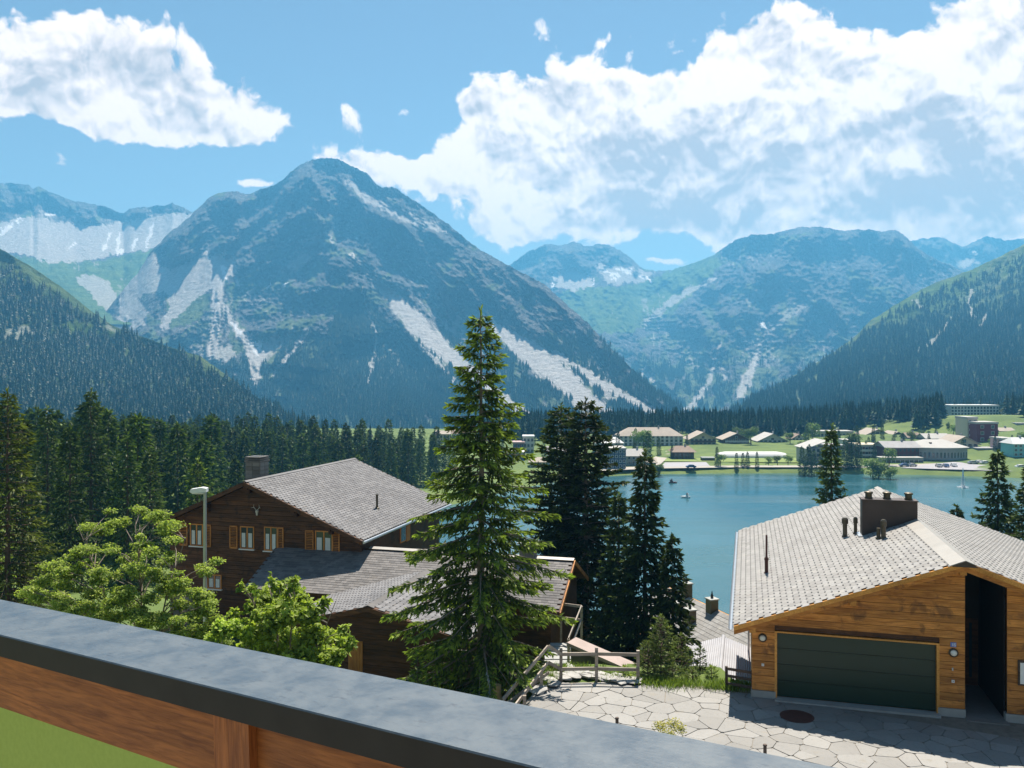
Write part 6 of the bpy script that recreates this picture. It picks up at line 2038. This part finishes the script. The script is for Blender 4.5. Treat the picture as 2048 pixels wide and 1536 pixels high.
def building(name, label, px0, px1, top, eave, base, d, depth, wall, roofm, roof='gable', rows=2, cols=5, frame=None, rz=0.0, ww=None, wh=None, balc=False, over=.6, flip=False):
    """a house across the lake: walls, roof, a window in every bay"""
    s = d / F
    a, b2 = (px0 - CX) * s, (px1 - CX) * s
    w = b2 - a
    zb = EYE - (base - CY) * s
    ze, zt = EYE - (eave - CY) * s, EYE - (top - CY) * s
    root = thing(name, label, 'building', ((a + b2) / 2, d, zb), rz)
    BFOOT.append((a, b2, d, d + depth))
    H, T = ze - zb, zt - zb
    hw = w / 2
    mb = MB()
    if roof == 'gable':            # gable towards the lake
        mb.prism([(-hw, -2), (hw, -2), (hw, H), (0, T - .25), (-hw, H)], 'y', 0, depth)
    else:
        mb.box2((-hw, 0, -2), (hw, depth, H))
    mb.build('wall', wall, root)
    mb = MB()
    o = over
    if roof == 'gable':
        k = (T - H) / hw
        mb.slab([(-hw - o, -o, H - o * k), (0, -o, T), (0, depth + o, T), (-hw - o, depth + o, H - o * k)], .3)
        mb.slab([(0, -o, T), (hw + o, -o, H - o * k), (hw + o, depth + o, H - o * k), (0, depth + o, T)], .3)
    elif roof == 'side':           # ridge parallel to the lake
        mb.slab([(-hw - o, -o, H), (hw + o, -o, H), (hw + o, depth / 2, T), (-hw - o, depth / 2, T)], .3)
        mb.slab([(-hw - o, depth / 2, T), (hw + o, depth / 2, T), (hw + o, depth + o, H), (-hw - o, depth + o, H)], .3)
        for x_ in (-hw, hw):
            mb.prism([(0, H - .05), (depth, H - .05), (depth / 2, T - .3)], 'x', x_ - .1 if x_ > 0 else x_, x_ if x_ > 0 else x_ + .1)
    elif roof == 'hip':
        i_ = min(depth / 2, hw * .35)
        q0, q1, q2, q3 = (-hw - o, -o, H), (hw + o, -o, H), (hw + o, depth + o, H), (-hw - o, depth + o, H)
        r0, r1 = (-hw + i_, depth / 2, T), (hw - i_, depth / 2, T)
        mb.mesh_part([q0, q1, q2, q3, r0, r1], [(0, 1, 5, 4), (1, 2, 5), (2, 3, 4, 5), (3, 0, 4), (3, 2, 1, 0)])
    elif roof == 'mono':
        mb.slab([(-hw - o, -o, H), (hw + o, -o, T), (hw + o, depth + o, T), (-hw - o, depth + o, H)], .3)
    else:                          # flat with parapet rim
        mb.box2((-hw - .25, -.25, H + .003), (hw + .25, depth + .25, T))
    rf = mb.build('roof', roofm, root)
    if roof in ('gable', 'side', 'hip') and w > 7:
        mb = MB(); mb.box2((hw * .3 - .4, depth * .45, T - .9), (hw * .3 + .4, depth * .45 + .8, T + .9)); mb.build('chimney', V_GREY, rf)
    if rows and cols:
        bay, st = w / cols, H / rows
        me = win_mesh(ww or min(1.5, bay * .5), wh or min(1.5, st * .5), frame or V_WHITE)
        for r_ in range(rows):
            for c_ in range(cols):
                obj('window', me, root, loc=(-hw + bay * (c_ + .5), -.005, st * r_ + st * .3))
            if balc and r_ > 0:
                mb = MB(); mb.box2((-hw + .4, -1.2, st * r_ - .1), (hw - .4, -.006, st * r_ + .05)); mb.box2((-hw + .4, -1.22, st * r_ + .05), (hw - .4, -1.12, st * r_ + .9)); mb.build('balcony', frame or V_BROWN, root)
        if roof == 'gable' and T - H > 1.6:
            obj('window', me, root, loc=(0, -.005, H + .2))
    return root
building('hotel', 'long white hotel with brown hipped roof beside the sports lawn', 1238, 1366, 856, 872, 893, 465, 14, V_WHITE, V_ROOFT, 'hip', 3, 14, V_GREY, wh=1.3)
building('office_block', 'dark blue glazed block with pale flat roof by the boat landing', 1206, 1252, 896, 899, 947, 352, 12, V_BLUE, V_ROOFP, 'flat', 5, 6, V_WHITE)
building('low_annex', 'low grey annex with pale flat roof beside the dark blue block', 1254, 1290, 899, 912, 930, 366, 9, V_GREY, V_ROOFP, 'side', 2, 4, V_WHITE)
building('lake_hall', 'grey blue hall with white hipped roof before the long hotel', 1192, 1246, 876, 886, 900, 420, 14, V_GREY, V_WHITE, 'hip', 2, 6, V_WHITE)
building('pavilion', 'small brown pavilion with wide flat hipped roof on the lawn', 1348, 1388, 893, 904, 918, 392, 9, V_BROWN, V_ROOFB, 'hip', 1, 5, V_BLUE, over=1.2)
building('garden_store', 'dark low store with flat roof on the lawn beside the pavilion', 1405, 1430, 915, 917, 925, 384, 4, V_BROWN, V_GREY, 'flat', 0, 0)
building('gable_chalet', 'wide cream chalet with brown gable balconies behind the lawn', 1380, 1432, 864, 877, 891, 470, 14, V_CREAM, V_ROOFT, 'gable', 2, 6, V_BROWN, balc=True, over=1.4)
building('brown_chalet', 'dark brown chalet with tan gable roof behind the lawn', 1448, 1498, 866, 877, 891, 475, 13, V_BROWN, V_ROOFT, 'gable', 2, 6, V_WHITE, balc=True, over=1.4)
building('white_chalet', 'white chalet with pale gable roof and dark gable at the wood edge', 1518, 1572, 867, 880, 892, 480, 14, V_WHITE, V_ROOFP, 'gable', 2, 6, V_BROWN, over=1.4)
building('slanted_house', 'grey blue house with slanted pale roof between dark spruces', 1614, 1650, 881, 897, 934, 372, 14, V_GREY, V_ROOFP, 'mono', 4, 4, V_BLUE, over=.8)
building('long_lodge', 'long lodge with pale flat roof behind the dark spruces', 1634, 1706, 862, 866, 884, 510, 10, V_CREAM, V_ROOFP, 'flat', 2, 10, V_BROWN)
building('tan_chalet', 'tan chalet with broad roof and terraces under the wooded slope', 1728, 1782, 858, 870, 890, 500, 14, V_CREAM, V_ROOFT, 'gable', 2, 5, V_BROWN, balc=True, over=1.3)
building('tan_chalet', 'brown timbered chalet with tan roof adjoining the tan one', 1775, 1815, 863, 874, 892, 492, 12, V_BROWN, V_ROOFT, 'gable', 2, 5, V_WHITE, over=1.3)
building('balcony_house', 'brown apartment house with cream balconies beside the lakeside spruces', 1716, 1762, 889, 893, 930, 395, 12, V_BROWN, V_CREAM, 'flat', 4, 4, V_WHITE, balc=True)
rh = building('dark_red_house', 'dark red house with grey saddle roof over a pale ground floor', 1772, 1838, 884, 895, 930, 384, 12, V_DRED, V_ROOFG, 'side', 3, 8, V_BROWN, over=1.0)
building('shop_building', 'pale glazed shop front below the dark red house', 1764, 1846, 915, 917, 931, 376, 6, V_GREY, V_ROOFP, 'flat', 1, 9, V_WHITE, ww=2.0)
building('cream_house', 'cream gabled house behind the big lakeside hall', 1902, 1956, 872, 886, 924, 412, 14, V_CREAM, V_ROOFT, 'gable', 3, 5, V_BROWN, balc=True, over=1.2)
building('red_tower_house', 'tall dark red apartment tower with white balconies', 1954, 1996, 844, 848, 910, 432, 12, V_RED, V_ROOFP, 'flat', 5, 2, V_WHITE)
building('cream_tower_house', 'cream apartment tower with balconies joined to the red tower', 1935, 1955, 834, 838, 905, 440, 12, V_CREAM, V_ROOFP, 'flat', 6, 2, V_WHITE, balc=True)
building('white_hotel', 'large white hotel with rows of dark windows on the wooded slope', 1902, 1998, 810, 813, 844, 600, 16, V_WHITE, V_WHITE, 'flat', 5, 15, V_GREY, wh=1.3, ww=1.3)
building('slope_house', 'white house with broad pale roof at the slope edge', 2024, 2075, 812, 824, 850, 560, 12, V_WHITE, V_ROOFT, 'side', 2, 5, V_BROWN, over=1.2)
building('pink_house', 'pink plastered house with flat roof at the lakeside square', 2004, 2028, 876, 879, 916, 400, 10, V_PINK, V_ROOFP, 'flat', 4, 3, V_WHITE)
building('glass_house', 'white and turquoise glazed house with pointed roof at the square', 2027, 2066, 876, 888, 922, 382, 10, V_TEAL, V_WHITE, 'hip', 4, 4, V_WHITE)
building('white_block', 'white cube shaped block at the left end of the village', 1046, 1068, 872, 875, 908, 430, 10, V_WHITE, V_WHITE, 'flat', 3, 3, V_GREY)
building('purple_block', 'dark plum coloured block beside the white cube shaped one', 1026, 1049, 884, 887, 908, 425, 9, V_DRED, V_PINK, 'flat', 2, 3, V_GREY)
building('flat_block', 'low white block with dark window band above the left shore', 1012, 1050, 904, 907, 930, 385, 9, V_BLUE, V_WHITE, 'flat', 2, 4, V_WHITE)
building('shore_house', 'small tan house on the left shore road', 1060, 1092, 916, 924, 940, 360, 8, V_CREAM, V_ROOFT, 'side', 2, 4, V_BROWN)
building('far_house', 'small pale house half hidden behind the spruce tops left of the village', 872, 900, 862, 868, 880, 470, 9, V_CREAM, V_ROOFT, 'side', 1, 4, V_BROWN)
building('far_house', 'small white house between wood and village behind the tall spruce', 905, 930, 860, 867, 880, 470, 9, V_WHITE, V_ROOFB, 'side', 1, 4, V_BROWN)
building('ridge_house', 'white house with dark gable between spruces left of the slanted roof', 1584, 1612, 868, 876, 890, 492, 9, V_WHITE, V_ROOFB, 'gable', 2, 4, V_BROWN, over=1.1)
building('spruce_house', 'dark brown flats with white balconies half hidden by lakeside spruces', 1652, 1690, 890, 893, 931, 398, 11, V_BROWN, V_ROOFG, 'flat', 4, 5, V_WHITE, balc=True)
building('white_flats', 'white flats with red window frames behind the lakeside spruces', 1690, 1718, 880, 883, 914, 432, 10, V_WHITE, V_ROOFP, 'flat', 4, 4, V_DRED)
building('tile_house', 'cream house with brown saddle roof above the dark red house', 1816, 1842, 866, 875, 896, 462, 9, V_CREAM, V_ROOFB, 'side', 2, 4, V_WHITE)
building('back_lodge', 'brown lodge with long pale roof right behind the bowed hall', 1852, 1902, 868, 877, 898, 452, 11, V_BROWN, V_ROOFP, 'side', 2, 7, V_WHITE)
building('shop_row', 'low row of shops with red fronts beneath the red tower', 1956, 2003, 896, 899, 917, 404, 8, V_DRED, V_ROOFG, 'flat', 2, 7, V_WHITE)
building('terrace_house', 'grey stepped house with pale roof above the pink house', 2000, 2030, 856, 862, 884, 468, 9, V_GREY, V_ROOFT, 'side', 2, 5, V_WHITE)
building('slope_flats', 'white flats with brown balconies on the slope right of the red tower', 2034, 2070, 846, 850, 876, 480, 9, V_WHITE, V_ROOFG, 'flat', 3, 5, V_BROWN, balc=True)
building('boat_house', 'small dark boat house with tan roof beside the landing', 1292, 1312, 918, 925, 940, 352, 7, V_BROWN, V_ROOFT, 'side', 1, 3, V_WHITE)
building('shore_hotel', 'broad white hotel with grey roof on the left shore behind the pines', 1096, 1150, 894, 903, 936, 368, 10, V_WHITE, V_ROOFG, 'side', 4, 8, V_GREY)
# the big hall with its curved front and shallow roof
s = 385 / F
hall = thing('lakeside_hall', 'big lakeside hall with bowed window front and pale shallow roof', 'building', ((1886 - CX) * s, 385, EYE - (929 - CY) * s))
hw = 49 * s
H, T = (929 - 896) * s, (929 - 881) * s
arc = [(-hw + 2 * hw * k / 14, -3.2 * (1 - (2 * k / 14 - 1) ** 2)) for k in range(15)]
poly = arc + [(hw, 16), (-hw, 16)]
mb = MB(); mb.prism(poly, 'z', -2, H); mb.build('wall', V_GREY, hall)
mb = MB()
out = [(x * 1.05, y - .9) for x, y in arc] + [(hw * 1.05, 16.6), (-hw * 1.05, 16.6)]
ctr = [(-hw * .45, 8, T), (hw * .35, 8, T)]
n = len(out)
vs = [(x, y, H + .02) for x, y in out] + [(x, y, H + .35) for x, y in out] + ctr
fs = [(i, (i + 1) % n, n + (i + 1) % n, n + i) for i in range(n)]
for i in range(n):
    j = (i + 1) % n
    ci = 2 * n + (0 if (out[i][0] + out[j][0]) / 2 < 0 else 1)
    fs.append((n + i, n + j, ci))
fs += [(n + 7, 2 * n + 1, 2 * n), (n + 16 - 1, 2 * n, 2 * n + 1)]
mb.mesh_part(vs, fs); mb.build('roof', V_ROOFP, hall)
me1, me2 = win_mesh(1.0, 2.6, V_WHITE), win_mesh(1.2, 1.9, V_GREY)
for k in range(14):
    (xa_, ya), (xb_, yb_) = arc[k], arc[k + 1]
    an = math.atan2(yb_ - ya, xb_ - xa_)
    obj('window', me1, hall, loc=((xa_ + xb_) / 2, (ya + yb_) / 2 - .02, H * .42), rot=(0, 0, an))
    obj('window', me2, hall, loc=((xa_ + xb_) / 2, (ya + yb_) / 2 - .02, .3), rot=(0, 0, an))
mb = MB(); mb.box2((-hw * .45, 2.0, H + 1.0), (-hw * .45 + 1.0, 3.0, H + 2.4)); mb.build('vent_box', V_BROWN, hall)

# ---------------------------------------------------------------- promenade, lawns, lots
def sheet(name, pix, mat, lift):
    """flat ground cover laid on the shore; pix are photo points on the shore level"""
    mb = MB()
    mb.face([tuple(Vector((p.x, p.y, 2.0 + lift))) for p in [Gz(a, b2, 2.0) for a, b2 in pix]])
    return tag(mb.build(name, mat), kind='structure')
M_LAWN = plain('sports_lawn', (0.17, 0.22, 0.055), 0.95, 0.12, .06)
M_PATHP = plain('pale_gravel', (0.34, 0.31, 0.27), 0.95, 0.1, .1)
M_LOT = plain('paved_lot', (0.30, 0.29, 0.30), 0.95, 0.1, .1)
M_BANK = plain('grass_bank', (0.12, 0.17, 0.03), 0.95, 0.3, .25)
# a level shelf carries them
tag(sheet('lawn', [(1280, 922), (1700, 926), (1700, 893), (1390, 890), (1330, 893)], M_LAWN, .02), kind='structure')
sheet('promenade', [(1180, 944), (1240, 940), (1310, 937), (1480, 934.5), (1600, 934.5), (1720, 935), (1900, 932), (2060, 944), (2090, 930), (1900, 926), (1720, 931), (1600, 931), (1480, 931), (1310, 933), (1250, 934), (1180, 936)], M_PATHP, .035)
sheet('car_park', [(1322, 934), (1420, 932), (1412, 924), (1330, 925)], M_LOT, .05)
sheet('village_square', [(1800, 936), (2080, 944), (2080, 918), (1960, 918), (1850, 930)], M_LOT, .05)
sheet('road', [(1285, 932), (1318, 932), (1345, 905), (1352, 893), (1338, 893), (1322, 905)], M_PATHP, .055)
mb = MB()
mb.box2((-16, -4, 0), (16, 4, .25)); mb.lathe([(4.0, 0), (4.0, .3), (3.4, 1.6), (2.2, 2.6), (.5, 3.0)], (0, 0, 0), 24)
V2 = []
mb = MB()
n = 10
for x_ in (-16, -12, 12, 16):
    k = .72 if abs(x_) > 15 else 1.0
    for j in range(n + 1):
        a = math.pi * j / n
        V2.append((x_, math.cos(a) * 5 * k, math.sin(a) * 2.6 * k))
mb.mesh_part(V2, [(i * (n + 1) + j, i * (n + 1) + j + 1, (i + 1) * (n + 1) + j + 1, (i + 1) * (n + 1) + j) for i in range(3) for j in range(n)] + [tuple(range(n + 1)), tuple(range(4 * (n + 1) - 1, 3 * (n + 1) - 1, -1))])
o = mb.build('sports_tent', V_WHITE); o.location = Gz(1502, 914, 2.0)
tag(o, 'long low white tent roof on the sports lawn', 'tent')

# lakeside trees
far_r = random.Random(9)
LT = [(1502, 856, 891, 'd'), (1486, 905, 933, 'c'), (1495, 903, 933, 'c'), (1514, 903, 934, 'c'), (1537, 914, 930, 'd'), (1555, 911, 929, 'd'), (1576, 911, 929, 'd'), (1604, 893, 941, 'c'), (1618, 889, 941, 'c'), (1629, 902, 941, 'c'), (1642, 900, 938, 'c'), (1690, 878, 935, 'c'), (1699, 872, 935, 'c'), (1708, 867, 935, 'c'), (1718, 881, 935, 'c'), (1677, 884, 936, 'c'), (1746, 920, 946, 'd'), (1757, 924, 946, 'd'), (1781, 936, 948, 'd'), (1778, 898, 931, 'd'), (1749, 889, 926, 'c'), (1842, 860, 888, 'd'), (1858, 864, 888, 'd'), (1872, 858, 886, 'c'), (1896, 862, 884, 'd'), (1926, 828, 872, 'c'), (1908, 824, 872, 'c'), (1898, 836, 872, 'c'), (2012, 798, 858, 'c'), (2003, 806, 858, 'c'), (1989, 817, 856, 'c'), (1990, 872, 914, 'c'), (1999, 880, 914, 'c'), (2016, 848, 872, 'd'), (2028, 846, 872, 'd'), (2042, 850, 874, 'd'), (1271, 856, 899, 'c'), (1296, 864, 941, 'c'), (1318, 874, 911, 'c'), (1344, 888, 917, 'c'), (1434, 893, 932, 'c'), (1441, 908, 933, 'd'), (1473, 905, 935, 'c'), (1450, 848, 884, 'c'), (1317, 928, 943, 'd'), (1374, 868, 892, 'c'), (1088, 880, 915, 'c'), (1068, 862, 890, 'c'), (1040, 866, 890, 'c'), (1005, 872, 905, 'c'), (1652, 912, 938, 'd'), (1732, 880, 915, 'c'), (1822, 868, 888, 'c')]
def round_mesh(k):
    rg = random.Random(400 + k)
    cl = [(rg.uniform(-2, 2), rg.uniform(-2, 2), 4.5 + rg.uniform(-1.5, 2.6), rg.uniform(1.4, 2.2), rg.uniform(1.4, 2.2), rg.uniform(1.2, 1.9)) for _ in range(9)]
    V, Q, T = leaf_cloud(cl, 900, .62, 400 + k, shell=.5)
    tv, tq = tube_path([(0, 0, -.5), (.1, 0, 2.5), (0, .1, 5)], [.3, .22, .1], 6)
    me = np_mesh('round_tree_%d' % k, np.concatenate([V, tv]), np.concatenate([Q, tq + len(V)]), [M_LEAF_FAR, M_BARK], False, np.concatenate([np.zeros(len(Q), int), np.ones(len(tq), int)]))
    a = me.attributes.new('tip', 'FLOAT', 'POINT'); a.data.foreach_set('value', np.concatenate([T, np.zeros(len(tv))]).astype(np.float32))
    return me
ROUND = [round_mesh(k) for k in range(3)]
rb = random.Random(31)
for _ in range(420):
    px, d = rb.uniform(1225, 2060), rb.uniform(398, 500)
    x = (px - CX) / F * d
    if any(a - 3 < x < b2 + 3 and y0 - 9 < d < y1 + 3 for a, b2, y0, y1 in BFOOT) or (1290 < px < 1600 and d < 468) or rb.random() < .35:
        continue
    if len(LT) > 96:
        break
    base = CY + 38 * F / d
    LT.append((px, base - rb.uniform(5, 13) / d * F, base, 'c' if rb.random() < .62 else 'd'))
w = 1.0
for i, (px, top, base, kd) in enumerate(LT):
    d = 38.0 * F / (base - CY) + (0 if base > 881 else 60)
    x = (px - CX) / F * d
    g = gz1(x, d)
    h = max(3.0, EYE - (top - CY) / F * d - g)
    if kd == 'c':
        o = obj('spruce_tree', WOOD[i % 6], loc=(x, d, g - .2), rot=(0, 0, far_r.uniform(0, 6)))
        k = h / 17.0
        o.scale = (max(k * .9, .4), max(k * .9, .4), k)
        tag(o, 'dark spruce standing among the houses of the lakeside village', 'tree', 'spruces of the village')
    else:
        o = obj('leafy_tree', ROUND[i % 3], loc=(x, d, g - .2), rot=(0, 0, far_r.uniform(0, 6)))
        k = h / 7.6
        o.scale = (k, k, k)
        tag(o, 'round light green leafy tree among the houses of the lakeside village', 'tree', 'leafy trees of the village')
# parked cars
def car_mesh(k, col):
    mb = MB()
    prof = [(-2.1, .35), (-2.1, .75), (-1.95, .9), (-1.5, .95), (-1.0, 1.4), (.7, 1.42), (1.35, .95), (2.0, .85), (2.1, .6), (2.1, .35)]
    mb.prism(prof, 'y', -.85, .85, 0)
    mb.prism([(-1.38, .98), (-.96, 1.34), (.62, 1.36), (1.15, .98)], 'y', -.86, .86, 1)
    mb.prism([(-1.55, .97), (-1.05, 1.38), (-1.02, 1.38), (-1.5, .97)], 'y', -.7, .7, 1)
    for x in (-1.3, 1.3):
        for y in (-.8, .8):
            mb.tube((x, y - .1, .33), (x, y + .1, .33), .33, n=10, m=2)
    return mb.mesh('car_%d' % k, [col, M_GLASS, M_HOOK])
CARS = [car_mesh(0, plain('car_white', (.7, .7, .7), .3, .02, spec=.6)), car_mesh(1, plain('car_blue', (.04, .08, .2), .3, .02, spec=.6)), car_mesh(2, plain('car_silver', (.35, .36, .38), .3, .02, metal=.5))]
CARN = ('white', 'dark blue', 'silver')
for i, (px, py, k, side) in enumerate(((1378, 934, 1, 'on the lot before the pavilion'), (1948, 925, 0, 'near the cream gabled house'), (1960, 926, 0, 'near the cream gabled house'), (1936, 926, 2, 'near the bowed hall front'), (1868, 932, 2, 'before the bowed hall front'), (1882, 932, 1, 'before the bowed hall front'), (1898, 931, 0, 'before the bowed hall front'), (1800, 931, 1, 'before the shop front'), (1815, 931, 2, 'before the shop front'), (2030, 934, 0, 'on the village square'))):
    q = Gz(px, py, 2.05)
    o = obj('parked_car', CARS[k], loc=(q.x, q.y - 4, 2.06), rot=(0, 0, far_r.choice((0, .3, 3.1, 1.4))))
    tag(o, '%s car parked %s' % (CARN[k], side), 'car', 'cars parked along the lakeside')
# near cars glimpsed behind the rowan
for px, py, k, lb in ((318, 1252, 1, 'dark blue car parked on the road behind the rowan tree'), (462, 1250, 2, 'silver blue car parked beside the chalet behind the maple bush')):
    q = W(px, py, 31.5)
    o = obj('parked_car', CARS[k], loc=(q.x, q.y, gz1(q.x, q.y) + .15), rot=(0, 0, RZ + .2))
    tag(o, lb, 'car')

# pedal boats and fountain
M_BOATW = plain('boat_white', (.7, .7, .68), .3, .03); M_BOATR = plain('boat_red', (.12, .05, .04), .4, .05)
def boat(px, py, m, lb, rz):
    q = Gz(px, py, 0)
    b3 = thing('pedal_boat', lb, 'boat', (q.x, q.y, 0.0), rz, 'pedal boats on the lake')
    for s in (-.55, .55):
        mb = MB(); mb.mesh_part([(-1.4, s - .25, .05), (1.0, s - .25, .05), (1.5, s, .25), (1.0, s + .25, .05), (-1.4, s + .25, .05), (-1.4, s - .25, .4), (1.0, s - .25, .4), (1.6, s, .45), (1.0, s + .25, .4), (-1.4, s + .25, .4)], [(4, 3, 2, 1, 0), (5, 6, 7, 8, 9), (0, 1, 6, 5), (1, 2, 7, 6), (2, 3, 8, 7), (3, 4, 9, 8), (4, 0, 5, 9)]); mb.build('hull', m, b3)
    mb = MB(); mb.box2((-.9, -.7, .42), (.5, .7, .5)); mb.prism([(-.9, .5), (-.2, .5), (-.3, .75), (-.75, .8), (-1.0, 1.25), (-1.1, 1.25)], 'y', -.6, .6); mb.build('seat', m, b3)
    for s in (-.3, .3):
        mb = MB(); mb.lathe([(.16, .7), (.2, 1.0), (.17, 1.3), (.07, 1.38), (.11, 1.5), (.1, 1.62), (.02, 1.68)], (-.55, s, 0), 8); mb.build('rider', M_HOOK if s > 0 else V_PINK, b3)
boat(1346, 966, M_BOATR, 'dark pedal boat with two riders near the far shore', .4)
boat(1371, 995, M_BOATW, 'white pedal boat with two riders on the open lake', 2.6)
M_JET = bpy.data.materials.new('fountain_spray'); M_JET.use_nodes = True
t = NT(M_JET.node_tree); b = t.n['Principled BSDF']; b.inputs['Base Color'].default_value = (.9, .93, .95, 1); b.inputs['Roughness'].default_value = .4
q = Gz(1926, 975, 0)
fo = thing('lake_fountain', 'white water jet rising from the lake before the village square', 'fountain', (q.x, q.y, 0))
rg = np.random.default_rng(8)
n = 3200
u = rg.random(n)
a = rg.uniform(0, 6.28, n)
core_ = rg.random(n) < .5
rad = np.where(core_, .10, .14 + .62 * (1 - u) ** 1.2) * np.sqrt(rg.random(n))
P = np.stack([np.cos(a) * rad, np.sin(a) * rad, np.where(core_, u * 6.8, u * 6.3)], 1)
V, Q = sprigs(P, np.stack([rg.normal(0, .15, n), rg.normal(0, .15, n), np.ones(n)], 1), np.full(n, .34), np.full(n, .045), rg)
obj('jet', np_mesh('jet', V, Q, M_JET, False), fo)
n = 700
a = rg.uniform(0, 6.28, n); r_ = 1.9 * np.sqrt(rg.random(n))
V, Q = sprigs(np.stack([np.cos(a) * r_, np.sin(a) * r_, .02 + .2 * rg.random(n)], 1), rg.normal(0, 1, (n, 3)), np.full(n, .28), np.full(n, .1), rg)
obj('foam', np_mesh('foam', V, Q, M_JET, False), fo)

# woods at the back of the village
rg = np.random.default_rng(77)
n = 5200
d = rg.uniform(500, 800, n)
px = rg.uniform(960, 2150, n)
keep = np.ones(n, bool)
gap = fbm(px / 60.0, d / 40.0, 3, 141)
keep &= gap > -.35
keep &= ~((d < 535) & (px > 1240) & (px < 1600) & (gap < .25))
keep &= ~((px > 1885) & (px < 2012) & (d < 612))
keep &= ~((px > 1925) & (px < 2100) & (d < 600) & (gap < .2))
keep &= ~((px > 1620) & (px < 1830) & (d < 530))
d, px = d[keep], px[keep]
x = (px - CX) / F * d
z = ground_z(np.clip(x, -420, 420), d)
scatter('village_wood', 'dark conifer wood along the foot of the slope behind the village', (np.stack([x, d, z], 1), rg.uniform(9, 17, len(d)), rg.uniform(0, 6.28, len(d))), edge)
# ---------------------------------------------------------------- air
mh = bpy.data.materials.new('air_haze')
mh.use_nodes = True
t = NT(mh.node_tree)
t.n.clear()
mo = t.node('ShaderNodeOutputMaterial')
pv = t.node('ShaderNodeVolumePrincipled')
pv.inputs['Color'].default_value = (0.14, 0.54, 1.0, 1)
pv.inputs['Density'].default_value = HAZE_DENSITY
pv.inputs['Absorption Color'].default_value = (0.1, 0.1, 0.1, 1)
pv.inputs['Anisotropy'].default_value = 0.2
t.l.new(pv.outputs[0], mo.inputs['Volume'])
mb = MB()
mb.box2((-9000, -400, -600), (9000, 8700, 1090))
hz = tag(mb.build('haze', mh), kind='stuff')
